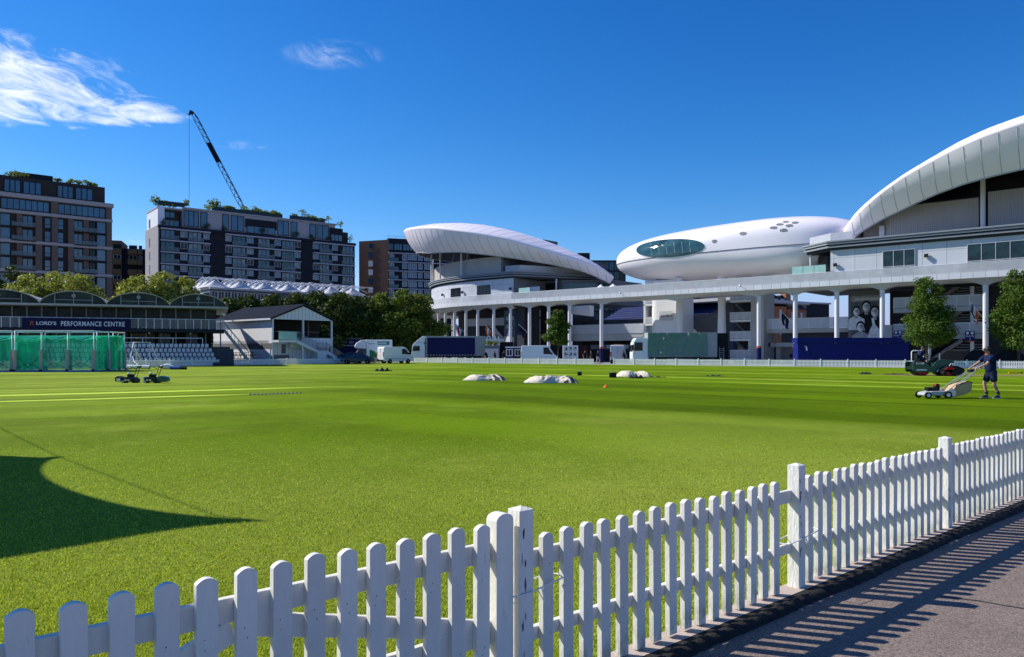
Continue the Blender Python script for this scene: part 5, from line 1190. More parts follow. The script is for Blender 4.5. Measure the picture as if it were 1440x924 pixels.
# ================================================================== white gabled shed
def shed():
    A = (-31.2, 100.0); rz = math.atan2(.75, .66)      # local x along the gable front (to the right and away), local y along the long side
    t = thing('pavilion_shed', 'white gabled scoring shed with dark roof and outside stair', 'building', (A[0], A[1], 0), rz); W = 9.4; Lg = 15.6; E = 5.9; P = 7.75
    def bx(x0, x1, y0, y1, z0, z1, n, m_, p=None): mb = MB(); mb.box(x0, x1, y0, y1, z0, z1); return mb.build(n, m_, p or t)
    bx(0, W, .9, Lg, 0, 3.1, 'lower_wall', 'board_white'); bx(0, .12, .0, Lg, 2.75, E, 'side_wall', 'shed_white'); bx(-.03, -.002, .1, Lg - .1, 1.95, 2.75, 'grey_band', 'grey_wall'); bx(-.06, -.002, .5, Lg, .2, 1.95, 'plinth', 'shed_white')  # grey strip set between side wall and plinth
    bx(.12, W, 3.2, Lg, 3.1, E, 'back_room', 'black')
    mb = MB(); mb.prism([(.0, .0, E), (W, .0, E), (W / 2, .0, P)], (0, .25, 0)); mb.build('gable', 'board_white', t)
    mb = MB(); mb.prism([(-.45, -.25, E - .05), (W / 2, -.25, P + .15), (W / 2, -.25, P + .33), (-.45, -.25, E + .13)], (0, Lg + .4, 0)); mb.prism([(W + .45, -.25, E - .05), (W / 2 + .01, -.25, P + .15), (W / 2 + .01, -.25, P + .33), (W + .45, -.25, E + .13)], (0, Lg + .4, 0)); mb.build('roof', 'slate_roof', t)
    bx(-.5, -.35, -.3, Lg + .2, E - .12, E + .1, 'gutter', 'sign_white')
    mb = MB(); mb.bar((-.45, -.28, E + .02), (W / 2, -.28, P + .24), .05, .16); mb.bar((W + .45, -.28, E + .02), (W / 2, -.28, P + .24), .05, .16); mb.build('barge_board', 'frame_dark', t)
    for x in (.1, W * .5, W - .1): bx(x - .11, x + .11, .02, .24, 0 if x != W * .5 else 3.1, E, 'post', 'timber_white')
    bx(W * .28, W - .1, .05, .2, 2.2, 3.5, 'front_boarding', 'board_white'); bx(0, W, .9, 3.2, 2.95, 3.1, 'gallery_floor', 'timber_white')
    mb = MB(); mb.box(1.2, 1.26, 3.1, 3.2, 3.1, E); mb.box(7.5, 7.56, 3.1, 3.2, 3.1, E); mb.box(.2, W - .2, 3.1, 3.18, 4.35, 4.4); mb.build('gallery_frame', 'rail_grey', t)
    # landing, stair with a half landing, glass balustrade
    ld = bx(0, 2.7, -1.5, .0, 2.85, 3.15, 'landing', 'timber_white'); bx(.02, 2.65, -1.5, -1.46, 3.2, 4.25, 'landing_glass', 'glass_green', ld)
    mb = MB(); st_ = [((2.7, 3.05), (5.9, 1.75)), ((7.3, 1.75), (10.3, .1))]
    for (x0, z0), (x1, z1) in st_:
        for y in (-1.5, -.15): mb.bar((x0, y, z0 - .1), (x1, y, z1 - .1), .1, .38)
        n = 8
        for i in range(n): x = x0 + (x1 - x0) * (i + .5) / n; z = z0 + (z1 - z0) * (i + .5) / n; mb.box(x - .2, x + .2, -1.45, -.2, z - .06, z)
    mb.box(5.9, 7.3, -1.55, -.1, 0, 1.75); stair = mb.build('outside_stair', 'timber_white', t)
    mb = MB()
    for (x0, z0), (x1, z1) in st_:
        mb.add([(x0, -1.5, z0 + .1), (x1, -1.5, z1 + .1), (x1, -1.5, z1 + 1.05), (x0, -1.5, z0 + 1.05)], [(0, 1, 2, 3)])
    mb.add([(5.9, -1.5, 1.8), (7.3, -1.5, 1.8), (7.3, -1.5, 2.8), (5.9, -1.5, 2.8)], [(0, 1, 2, 3)]); mb.build('stair_glass', 'clear_glass', stair)
    mb = MB(); hr = [(0, -1.5, 4.3), (2.7, -1.5, 4.25), (5.9, -1.5, 2.85), (7.3, -1.5, 2.85), (10.3, -1.5, 1.2)]; mb.tube(hr, .04, 6)
    for q in hr: mb.tube([(q[0], q[1], q[2] - 1.1), q], .035, 5)
    mb.build('handrail', 'rail_grey', stair)
    bx(3.6, 3.8, -1.4, -1.2, 0, 2.9, 'stair_post', 'timber_white'); bx(1.9, 2.5, .84, .89, 1.4, 2.6, 'door', 'grey_wall'); bx(.3, 3.0, .78, .88, 0, 1.2, 'bench_front', 'grey_wall')
    for i, y in enumerate((2.5, 5.5, 8.5)): mb = MB(); mb.ball((-.12, y, 2.4), .14); mb.build('wall_light', 'frame_dark', t)
    mb = MB(); mb.lathe([(.16, -.08), (.16, .0)], (4.2, 0.0, 3.35), 10, axis='y'); mb.build('round_lamp', 'frame_dark', t)
    return t
shed()
def picnic_tables():
    proto = thing('picnic_table', 'x', 'table', (0, 0, 0), 0, 'picnic tables by the shed'); mb = MB()
    for y in (-.3, -.1, .1, .3): mb.box(-.9, .9, y - .08, y + .08, .72, .77)
    mb.build('table_top', 'wood_brown', proto)
    for s in (-1, 1): mb = MB(); mb.box(-.9, .9, s * .72 - .13, s * .72 + .13, .42, .47); mb.build('seat', 'wood_brown', proto)
    for x in (-.6, .6):
        mb = MB(); mb.bar((x, -.25, .72), (x, -.65, 0), .09, .05, up=(1, 0, 0)); mb.bar((x, .25, .72), (x, .65, 0), .09, .05, up=(1, 0, 0)); mb.bar((x, -.75, .4), (x, .75, .4), .05, .09); mb.build('leg', 'wood_brown', proto)
    for i in range(5):
        p = (gx(326 + i * 8.5, 99 + i * .25), 99 + i * .25 - 1.0 * 0, 0); q = (p[0] - 1.2, p[1] + .2, 0)
        lb = 'brown wooden picnic table beside the white shed wall, %s from the left' % nth(i + 1)
        if i == 0: proto.location = q; proto.rotation_euler = (0, 0, .5); proto['label'] = lb
        else: copy_tree(proto, q, .5 + i * .07, lb)
        if i < 4: copy_tree(proto, (q[0] + .7, q[1] + .1, .775), .45 + i * .07, lb.replace('beside', 'stacked on others by'))
picnic_tables()
# ================================================================== trees
def leaf_crown(name, mat, parent, centres, n, size, seed, flat=.7):
    """leaf-sized faces spread through overlapping clumps: centres = (x, y, z, r)"""
    rs = np.random.RandomState(seed); C = np.array(centres); w = C[:, 3] ** 2.2; k = rs.choice(len(C), n, p=w / w.sum())
    v = rs.normal(0, 1, (n, 3)); v /= np.linalg.norm(v, axis=1)[:, None]; rad = rs.uniform(.15, 1, n) ** .45 * rs.uniform(.82, 1.12, n)
    p = C[k, :3] + v * (C[k, 3] * rad)[:, None] * np.array([1, 1, flat])
    nm = v * .7 + rs.normal(0, .6, (n, 3)) + np.array([0, 0, .35]); nm /= np.linalg.norm(nm, axis=1)[:, None]
    a = np.cross(nm, rs.normal(0, 1, (n, 3))); a /= np.linalg.norm(a, axis=1)[:, None]; b = np.cross(nm, a); s = size * rs.uniform(.55, 1.25, n)[:, None]
    V = np.stack([p - a * s * .55, p + b * s * .34 + nm * s * .08, p + a * s * .55, p - b * s * .34 + nm * s * .08], 1)
    me = bpy.data.meshes.new(name); me.vertices.add(4 * n); me.vertices.foreach_set('co', V.ravel()); me.loops.add(4 * n); me.loops.foreach_set('vertex_index', np.arange(4 * n, dtype=np.int32))
    me.polygons.add(n); me.polygons.foreach_set('loop_start', np.arange(0, 4 * n, 4, dtype=np.int32)); me.polygons.foreach_set('loop_total', np.full(n, 4, dtype=np.int32)); me.materials.append(MAT[mat]); me.update(calc_edges=True)
    o = bpy.data.objects.new(name, me); COL.objects.link(o); o.parent = parent; return o
def tree(name, label, loc, H, r, z0, leaf, n, size, seed, trunk=.2, shape='round', group=None, clumps=26, tmat='bark'):
    rs = np.random.RandomState(seed); t = thing(name, label, 'tree', loc, rs.uniform(0, 6.28), group); cs = []
    for i in range(clumps):
        f = (i + rs.uniform(0, 1)) / clumps; z = z0 + (H - z0) * f
        if shape == 'oval': w = r * (math.sin(math.pi * min(1, f * .86 + .14)) ** .65)
        elif shape == 'cone': w = r * (1.02 - f) ** .62 * min(1, .55 + f * 2.2)
        elif shape == 'pear': w = r * (1.03 - f) ** .42 * min(1, .66 + f * 1.5)
        else: w = r * (math.sin(math.pi * (f * .8 + .2)) ** .5)
        a = i * 2.4 + rs.uniform(-.5, .5); q = w * rs.uniform(.25, .78); cr = max(.16 * r, w * rs.uniform(.3, .52))
        cs.append((q * math.cos(a), q * math.sin(a), min(z, H - cr * .6), cr))
    leaf_crown('crown', leaf, t, cs, n, size, seed)
    mb = MB(); mb.tube([(0, 0, -.02), (.03, .02, z0 * .5), (.0, .05, z0), (.04, 0, z0 + (H - z0) * .45), (0, 0, z0 + (H - z0) * .8)], [trunk * 1.25, trunk, trunk * .9, trunk * .55, trunk * .15], 9)
    for c in cs[::3]: mb.tube([(0, 0, max(z0 * .8, c[2] - 1.6)), (c[0] * .5, c[1] * .5, c[2] - .5), (c[0], c[1], c[2])], [trunk * .4, trunk * .25, trunk * .08], 5)
    mb.build('trunk', tmat, t); return t
for i, (px, Y, top, r) in enumerate(((322, 120, 418, 4.2), (350, 123, 415, 4.4), (382, 125, 413, 4.5), (414, 124, 411, 4.7), (446, 125, 407, 4.8), (478, 124, 410, 4.7), (508, 126, 415, 4.5))):
    tree('plane_tree', 'dark green tree in the dense row behind the white shed, %s from the left' % nth(i + 1), (gx(px, Y), Y, 0), gz(top, Y), r, 1.6, 'leaf_dark', 9500, .46, 20 + i, .26, 'round', 'dark trees behind the shed', 30)
for i, (px, Y, top, r) in enumerate(((536, 127, 411, 4.4), (566, 128, 406, 4.9), (592, 130, 412, 4.4))):  # lighter leaf colour stands for the sun these trees catch
    tree('plane_tree', 'sunlit-toned green tree next to the drum-shaped stand, %s from the left' % nth(i + 1), (gx(px, Y), Y, 0), gz(top, Y), r, 1.4, 'leaf_mid', 9500, .46, 40 + i, .26, 'round', 'lighter trees beside the drum-shaped stand', 30)
for i, (px, Y, top, r) in enumerate(((44, 114, 385, 4.4), (82, 116, 381, 4.8), (116, 114, 385, 4.0), (194, 116, 386, 4.3), (228, 117, 382, 4.7), (258, 117, 389, 4.0))):
    tree('lime_tree', 'sunlit yellow-green tree above the vaulted roofs, %s from the left' % nth(i + 1), (gx(px, Y), Y, 0), gz(top, Y), r, 4.0, 'leaf_bright', 8000, .42, 60 + i, .22, 'round', 'bright trees behind the sports building', 26)
for i, (px, top) in enumerate(((-12, 378), (16, 374))):
    tree('dark_tree', ('dark tree cut by the left edge of the photo, behind the sports building', 'dark tree in front of the brown block, second from the left edge')[i], (gx(px, 122), 122, 0), gz(top, 122), 3.4, 4, 'leaf_dark', 6000, .45, 80 + i, .22, 'round')
tree('street_tree', 'small bushy tree beside the white van under the walkway', (gx(785, 109), 109, 0), gz(435, 109), 2.15, gz(484, 109), 'leaf_street', 8000, .24, 5, .1, 'pear', None, 30)
tree('street_tree', 'broad bushy tree at the right end of the navy hoarding', (gx(1303, 78.5), 78.5, 0), gz(389, 78.5), 3.1, gz(484, 78.5), 'leaf_street', 14000, .22, 6, .12, 'pear', None, 44)
tree('street_tree', 'bushy tree cut by the right edge of the photo', (gx(1432, 75.5), 75.5, 0), gz(378, 75.5), 3.3, gz(488, 75.5), 'leaf_street', 14000, .22, 8, .12, 'pear', None, 44)

# ================================================================== far picket fence, bay by bay
M('fence_far', (.86, .85, .82), .6, var=.04)
def far_fence():
    proto = thing('fence_bay', 'x', 'fence', (0, 0, 0), 0, 'white picket bays round the field'); L_ = 2.72
    mb = MB(); mb.box(-.05, .05, -.05, .05, -.02, .86); mb.build('post', 'fence_far', proto)
    mb = MB()
    for z in (.2, .56): mb.box(.05, L_ - .05, .02, .05, z, z + .09)
    for i in range(19): x = .13 + i * .137; mb.prism([(x - .042, -.012, .04), (x + .042, -.012, .04), (x + .042, -.012, .7), (x, -.012, .76), (x - .042, -.012, .7)], (0, .03, 0))
    mb.build('picket_panel', 'fence_far', proto)
    corner = np.array([-17.0, 115.3]); used = False
    for end, nm in ((np.array([58.5, 66.7]), 'right-hand side of the field, %s from the far corner'), (np.array([-50.2, 61.2]), 'left side of the field, %s from the far corner')):
        d = end - corner; n = int(np.hypot(*d) / L_); d /= np.hypot(*d); rz = math.atan2(d[1], d[0])
        if nm[0] == 'l': rz_, flip = rz + math.pi, True
        else: rz_, flip = rz, False
        for i in range(n):
            p = corner + d * (i * L_ + (L_ if flip else 0)); pm = corner + d * (i + .5) * L_; px = 720 + 1080 * pm[0] / pm[1]
            if not flip and 836 < px < 851: continue
            lb = 'white picket bay along the ' + nm % nth(i + 1)
            if not used: used = True; proto.location = (p[0], p[1], 0); proto.rotation_euler = (0, 0, rz_); proto['label'] = lb
            else: copy_tree(proto, (p[0], p[1], 0), rz_, lb)
far_fence()

# ================================================================== practice nets
M('net_green', (.015, .50, .28), .6, var=.2, sc=.8, trans=.52)
M('net_roof', (.03, .62, .36), .6, var=.15, sc=.8, trans=.2)  # roof netting with its sunlit brightness put into the colour
M('pad_grey', (.36, .35, .33), .8, var=.15)
def net_glow(nm):
    nt = MAT[nm].node_tree; N = nt.nodes; L = nt.links; ms = [n for n in N if n.type == 'MIX_SHADER'][0]; b = N['Principled BSDF']; t = N.new('ShaderNodeBsdfTranslucent'); m2 = N.new('ShaderNodeMixShader'); m2.inputs[0].default_value = .5
    L.new(b.inputs['Base Color'].links[0].from_socket, t.inputs[0]); L.new(b.outputs[0], m2.inputs[1]); L.new(t.outputs[0], m2.inputs[2]); L.new(m2.outputs[0], ms.inputs[1])
net_glow('net_green'); net_glow('net_roof')
M('rope_green', (.005, .12, .07), .7)
M('blue_mat', (.02, .09, .35), .7)
M('tube_white', (.72, .73, .74), .4)
M('rubber', (.012, .012, .013), .7)
def net_cage(label, pa, pb, Y, D, seed, bays):
    x0, x1 = gx(pa, Y), gx(pb, Y); t = thing('net_cage', label, 'practice net', (x0, Y, 0), R(5), 'green practice nets'); Wd = x1 - x0; H = 3.05; rs = random.Random(seed)
    def curtain(p, q, name='net'):
        n = 26; rows = []
        for z in np.linspace(.12, H, 7):
            row = []
            for i in range(n + 1):
                f = i / n; k = (1 - z / H); wv = .14 * math.sin(f * 31 + seed) * (.4 + k) + .07 * math.sin(f * 67 + z)
                dx, dy = q[0] - p[0], q[1] - p[1]; l = math.hypot(dx, dy); sag = -(.12 + .38 * math.sin(math.pi * (f * bays % 1))) * (z / H) ** 2 if abs(p[1] - q[1]) < .5 else -.12 * (z / H)
                row.append((p[0] + dx * f - dy / l * wv, p[1] + dy * f + dx / l * wv, z + sag))
            rows.append(row)
        mb = MB(); mb.loft(rows, False, False, 0, True); return mb.build(name, 'net_green', t)
    curtain((0, 0), (Wd, 0)); curtain((0, D), (Wd, D)); curtain((0, 0), (0, D)); curtain((Wd, 0), (Wd, D))
    for b in range(bays):
        a, c = Wd * b / bays, Wd * (b + 1) / bays; n = 10
        mb = MB(); mb.loft([[(a + (c - a) * i / n, y, H - .14 - .38 * math.sin(math.pi * i / n) * (1 - .75 * y / D) + .12 * (y / D)) for i in range(n + 1)] for y in np.linspace(0, D, 6)], False, False, 0, True); mb.build('roof_net', 'net_roof', t)
    for b in range(bays + 1):
        x = Wd * b / bays
        mb = MB(); mb.tube([(x, -.08, 0), (x, -.08, H + .25), (x, D + .08, H + .25), (x, D + .08, 0)], .05, 6); f = mb.build('frame', 'tube_white', t)
        for y in (-.1, D + .1): mb = MB(); mb.lathe([(.15, .15), (.15, 1.75)], (x, y, 0), 10); mb.build('post_pad', 'pad_grey', f)
        mb = MB(); mb.lathe([(.11, -.06), (.11, .06)], (x, -.25, .11), 10, axis='y'); mb.lathe([(.11, -.06), (.11, .06)], (x, D + .25, .11), 10, axis='y'); mb.build('wheel', 'rubber', f)
        if b < bays:
            mb = MB(); m = Wd / bays; mb.tube([(x + .1, -.12, 1.3), (x + m * .5, -.1, .35), (x + m - .1, -.12, 1.25)], .025, 5); mb.tube([(x + .1, -.14, .3), (x + m * .5, -.1, .75), (x + m - .1, -.14, .25)], .025, 5); mb.build('guy_rope', 'rope_green', t)
    mb = MB(); mb.box(-.4, Wd + .3, -.5, D + .3, 0, .05); mb.build('base_mat', 'blue_mat', t)
    mb = MB(); mb.tube([(0, -.1, H + .25), (Wd, -.1, H + .25)], .045, 6); mb.tube([(0, D + .1, H + .25), (Wd, D + .1, H + .25)], .045, 6); mb.build('top_bar', 'tube_white', t)
net_cage('green practice net cage cut by the left edge of the photo', -95, 12, 61.5, 4.5, 1, 3)
net_cage('wide green practice net cage in front of the left terrace', 22, 128, 61.5, 4.5, 2, 3)
net_cage('narrow bunched green net cage at the right end of the practice nets', 137, 153, 64.5, 3.0, 3, 1)
def batting_frames():
    for i, (pa, pb, s) in enumerate(((162, 186, 1), (188, 211, 1))):
        Y = 72.0; x0, x1 = gx(pa, Y), gx(pb, Y); t = thing('practice_frame', ('white tubular practice frame nearest the green nets', 'white tubular practice frame to the right of its twin, before the terrace')[i], 'frame', (x0, Y, 0), 0, 'white practice frames'); w = x1 - x0
        mb = MB(); mb.tube([(-.05, -.9, .15), (0, 0, 2.5), (w, 0, 2.5), (w + .35, -.9, .15)], .045, 6); mb.tube([(0, 0, 2.5), (-.1, 1.3, .1)], .04, 6); mb.tube([(w, 0, 2.5), (w + .5, 1.3, .1)], .04, 6); mb.build('frame', 'tube_white', t)
        mb = MB(); mb.tube([(-.1, -.9, .24), (w + .4, -.95, .2)], .17, 8); mb.build('rolled_net', 'sign_white', t)
        mb = MB(); mb.tube([(-.1, 0, 1.2), (.25, -.4, .7), (.8, -.9, .45)], .05, 6); mb.build('pull_bar', 'tube_white', t)
        for x in (-.1, w + .3): mb = MB(); mb.lathe([(.16, -.05), (.16, .05)], (x, -.9, .16), 12, axis='y'); mb.build('wheel', 'rubber', t)
batting_frames()

# ================================================================== canvas canopies left of frame: one read from its lawn shadow, one added
M('canvas_white', (.72, .72, .70), .8, var=.05)
def sail(name, label, gpts, H, mast, cable=None):
    k = H / math.tan(SUN_EL); off = Vector((math.sin(SUN_AZ) * k, math.cos(SUN_AZ) * k, H)); pts = [Vector(p) + off for p in gpts]; base = Vector(mast)
    t = thing(name, label, 'canopy', base); mb = MB(base); n = len(pts); mb.add([p for p in pts] + [p - Vector((0, 0, .03)) for p in pts], [tuple(range(n)), tuple(range(2 * n - 1, n - 1, -1))] + [((j + 1) % n, j, n + j, n + (j + 1) % n) for j in range(n)]); mb.build('canvas', 'canvas_white', t)
    mb = MB(base); mb.lathe([(.09, 0), (.07, H + .02)], base, 12); mb.build('mast', 'tube_white', t)
    if cable: mb = MB(base); mb.tube([Vector(p) + off for p in cable], .011, 6); mb.build('edge_cable', 'steel', t)
zs = lambda x, y: (x / 2.538, 560 + y / 2.538)
ol = [zs(*p) for p in ((962, 438), (870, 432), (780, 426), (690, 418), (600, 408), (500, 393), (400, 372), (320, 350), (250, 327), (200, 305), (168, 285), (150, 264), (150, 248), (162, 232), (185, 218), (235, 208), (150, 212), (0, 205))] + [(-120, 650), (-330, 720), (-120, 806)] + [zs(*p) for p in ((0, 575), (130, 554), (250, 533), (370, 512), (480, 492), (600, 473), (700, 459), (830, 446))]
sail('canvas_canopy', 'white canvas canopy whose pointed shadow falls on the lawn', [ground(*p) for p in ol], 5.2, (-12.6, 11.4, 0), [ground(*p) for p in ((-60, 575), (0, 602), (79, 641), (200, 687), (307, 726), (378, 733))])
fp = lambda k, n: Vector(nf(k, n)) + Vector((.95, -.312, 0)).normalized() * (.6 / math.tan(SUN_EL))
sail('canvas_canopy', 'small unseen canvas canopy added to shade the near end of the picket gate', [fp(3.9, -.55), fp(3.9, .45), fp(5, .5), fp(6.5, .3), fp(6.5, -.5), fp(5, -.6)], 4.6, (-7.6, 4.4, 0))  # unseen caster put in so the nearest gate pickets are shaded
# ------------------------------------------------------------------ materials
M('van_white', (.78, .79, .80), .3, var=.03, spec=.5)
M('van_grey', (.45, .48, .52), .3, var=.03, spec=.5)
M('car_blue', (.02, .045, .08), .25, metal=.3, spec=.6)
M('car_navy', (.012, .02, .04), .25, metal=.3, spec=.6)
M('car_black', (.012, .012, .014), .25, spec=.6)
M('tyre', (.013, .013, .014), .8)
M('rim', (.4, .41, .42), .35, metal=.7)
M('lamp_red', (.4, .01, .01), .3)
M('lamp_clear', (.7, .7, .68), .2)
M('lamp_amber', (.7, .2, .02), .4)
M('plate_yellow', (.6, .55, .08), .5)
M('trailer_grey', (.30, .34, .34), .6, var=.08)
M('logo_green', (.02, .2, .07), .5)
M('logo_teal', (.03, .2, .24), .5)
M('curtain_navy', (.004, .006, .07), .45, var=.08, sc=1.2, bump=.25, bsc=3, stretch=(1, 1, .15))
M('tarp_green', (.10, .21, .165), .42, var=.15, sc=1.5, spec=.5)
M('purple', (.05, .03, .16), .5)
M('maroon', (.035, .006, .010), .6)
M('hedge', (.03, .06, .015), .9, var=.5, sc=6)
M('tarp_cream', (.68, .60, .47), .85, var=.12, sc=5, bump=.4, bsc=9)
M('tarp_dark', (.05, .05, .055), .8, var=.3, sc=6)  # dark end of the crumpled covers
M('machine_green', (.004, .075, .045), .35, var=.06, spec=.5)
M('machine_dark_green', (.008, .03, .015), .45)
M('machine_red', (.55, .015, .015), .4)
M('machine_black', (.012, .012, .012), .5)
M('alu', (.62, .62, .62), .35, metal=.6)
M('mower_deck', (.46, .46, .45), .4, var=.08)
M('bag_tan', (.52, .36, .19), .9, var=.12, sc=8, bump=.3, bsc=20)
M('skin', (.50, .27, .18), .6, var=.06)
M('shirt_navy', (.008, .016, .06), .8, var=.15, sc=10)
M('shorts_navy', (.012, .022, .055), .8, var=.15, sc=10)
M('cloth_dark', (.015, .017, .022), .9)
M('cloth_pale', (.4, .38, .36), .9)
M('sock', (.05, .05, .055), .9)
M('shoe', (.06, .06, .06), .6)
M('shoe_sole', (.5, .5, .5), .7)
M('hair', (.06, .04, .03), .9)
M('cap', (.12, .10, .10), .9)
M('ear_orange', (.6, .16, .03), .5)
M('flag_red', (.6, .02, .03), .8)
M('flag_orange', (.7, .16, .03), .8)
M('yellow', (.7, .45, .02), .5)

def wheel(parent, x, y, r=.33, w=.22, org=(0, 0, 0)):
    mb = MB(org); s = -1 if y < 0 else 1; mb.lathe([(r * .6, -w / 2), (r * .93, -w / 2), (r, -w / 2 + .03), (r, w / 2 - .03), (r * .93, w / 2), (r * .6, w / 2)], (x, y, r), 22, axis='y'); wl = mb.build('wheel', 'tyre', parent)
    mb = MB(org); mb.lathe([(r * .62, -w * .45), (r * .62, w * .45)], (x, y, r), 18, axis='y'); mb.lathe([(r * .22, -w * .52), (r * .22, w * .52)], (x, y, r), 12, axis='y'); mb.build('rim', 'rim', wl)
def side_poly(parent, pts, hw, mat, name, lift=.006):
    for s in (-1, 1): mb = MB(); mb.prism([(x, s * (hw + lift), z) for x, z in pts], (0, -s * .03, 0)); mb.build(name, mat, parent)
def across(parent, a, b, hw, mat, name, t=.02):
    """a pane across the width between two profile points"""
    d = Vector((b[0] - a[0], 0, b[1] - a[1])).normalized(); n = Vector((d.z, 0, -d.x)) * t
    if n.x < 0 and a[0] > 0 or n.x > 0 and a[0] < 0: pass
    mb = MB(); A = Vector((a[0], 0, a[1])); B = Vector((b[0], 0, b[1])); mb.add([A + Vector((0, -hw, 0)) + n, A + Vector((0, hw, 0)) + n, B + Vector((0, hw * .93, 0)) + n, B + Vector((0, -hw * .93, 0)) + n, A + Vector((0, -hw, 0)) - n, A + Vector((0, hw, 0)) - n, B + Vector((0, hw * .93, 0)) - n, B + Vector((0, -hw * .93, 0)) - n], [(0, 1, 2, 3), (7, 6, 5, 4), (0, 4, 5, 1), (1, 5, 6, 2), (2, 6, 7, 3), (3, 7, 4, 0)]); return mb.build(name, mat, parent)
def body(parent, prof, hw, mat, bevel=.07, taper=.93, belt=1.1, name='body'):
    """side outline pushed across the width, upper part drawn in a little"""
    mb = MB(); k = lambda z: hw if z <= belt else hw * (1 - (1 - taper) * min(1, (z - belt) / 1.0))
    mb.add([(x, -k(z), z) for x, z in prof] + [(x, k(z), z) for x, z in prof], [tuple(range(len(prof))), tuple(range(2 * len(prof) - 1, len(prof) - 1, -1))] + [((j + 1) % len(prof), j, len(prof) + j, len(prof) + (j + 1) % len(prof)) for j in range(len(prof))]); return mb.build(name, mat, parent, bevel=bevel)
def van(label, loc, rz, L=5.1, H=2.5, mat='van_white', group='vans behind the fence'):
    """panel van; local +x is forward"""
    v = thing('van', label, 'van', loc, rz, group); h = L / 2; hw = .98
    body(v, [(-h, .35), (-h, H * .55), (-h + .06, H - .12), (-h + .2, H), (h * .36, H), (h * .52, H - .12), (h * .80, 1.28), (h * .98, 1.02), (h, .85), (h, .35)], hw, mat, .07, .93, 1.2)
    zt = H - .28; kx = lambda z: hw * (1 - .07 * min(1, max(0, z - 1.2)))
    side_poly(v, [(h * .22, 1.3), (h * .68, 1.3), (h * .50, zt - .1), (h * .45, zt), (h * .22, zt)], hw * .955, 'glass_dark', 'side_window', .03)
    across(v, (h * .815, 1.3), (h * .545, H - .2), hw * .86, 'glass_dark', 'windscreen', .035)
    for s in (-1, 1):
        mb = MB(); mb.box(h - .22, h + .012, s * .72 - .17, s * .72 + .17, .78, 1.0); mb.build('headlight', 'lamp_clear', v)
        mb = MB(); mb.box(-h - .015, -h + .06, s * .86 - .09, s * .86 + .09, .95, 1.6); mb.build('tail_light', 'lamp_red', v)
        mb = MB(); mb.box(h * .62, h * .70, s * (hw + .02), s * (hw + .24), 1.25, 1.5); mb.build('mirror', 'machine_black', v)
        for z in (.62, .95): mb = MB(); mb.box(-h * .9, h * .66, s * (hw + .004) - .01, s * (hw + .004) + .01, z, z + .025 if z > .7 else z + .1); mb.build('side_moulding', 'trailer_grey', v)
    mb = MB(); mb.box(h - .1, h + .02, -.9, .9, .36, .6); mb.box(-h - .03, -h + .08, -.92, .92, .36, .56); mb.build('bumper', 'machine_black', v)
    mb = MB(); mb.box(-h - .008, -h + .02, -.012, .012, .6, H - .25); mb.build('rear_door_gap', 'machine_black', v)
    for x in (-h * .58, h * .62):
        for s in (-1, 1): wheel(v, x, s * .88)
    return v
def car(label, loc, rz, mat, L=4.4, H=1.45):
    c = thing('parked_car', label, 'car', loc, rz, 'cars parked behind the fence'); h = L / 2; hw = .88
    body(c, [(-h, .35), (-h, .8), (-h + .15, .95), (-h * .62, 1.0), (-h * .35, H - .03), (-.1, H), (h * .18, H - .05), (h * .48, .98), (h * .9, .82), (h, .62), (h, .32)], hw, mat, .08, .72, .95)
    side_poly(c, [(-h * .52, 1.02), (h * .40, 1.0), (h * .17, H - .12), (-.1, H - .08), (-h * .33, H - .11)], hw * .86, 'glass_dark', 'side_window', .03)
    across(c, (h * .47, 1.0), (h * .2, H - .07), hw * .78, 'glass_dark', 'windscreen', .03); across(c, (-h * .6, 1.02), (-h * .37, H - .06), hw * .74, 'glass_dark', 'rear_window', .03)
    for s in (-1, 1):
        mb = MB(); mb.box(h - .3, h + .005, s * .66 - .15, s * .66 + .15, .62, .76); mb.build('headlight', 'lamp_clear', c)
        mb = MB(); mb.box(-h - .01, -h + .1, s * .7 - .12, s * .7 + .12, .72, .88); mb.build('tail_light', 'lamp_red', c)
    mb = MB(); mb.box(h - .02, h + .02, -.26, .26, .42, .53); mb.build('number_plate', 'sign_white', c)
    for x in (-h * .6, h * .62):
        for s in (-1, 1): wheel(c, x, s * .8, .31, .2)
    return c
def rz_along(a, b): return math.atan2(b[1] - a[1], b[0] - a[0])
van('white high-roof panel van parked under the walkway beside the bushy tree', (gx(758.5, 107), 107, 0), R(-2), 5.1, 2.5)
van('silver-white van showing its back doors, parked left of the lorry cab', (gx(556, 106), 106, 0), R(38), 4.7, 2.3, 'van_white')
v3 = van('pale grey-blue van with an orange beacon, seen from behind near the seating stand', (gx(870, 106), 106, 0), R(78), 5.2, 2.55, 'van_grey')
mb = MB(); mb.box(-2.2, -1.9, -.5, .5, 2.52, 2.66); mb.build('beacon_bar', 'lamp_amber', v3)
car('blue-grey saloon car facing left beside the box van', (gx(503, 104), 104, 0), R(186), 'car_blue', 4.5, 1.45)
c2 = car('dark blue car with a yellow plate, half hidden behind the saloon', (gx(491, 107), 107, 0), R(205), 'car_blue', 4.3, 1.55); mb = MB(); mb.box(2.16, 2.19, -.3, .3, .45, .62); mb.build('plate', 'plate_yellow', c2)
car('black car parked nearest the shed stair', (gx(470, 112), 112, 0), R(170), 'car_black', 4.4, 1.5)
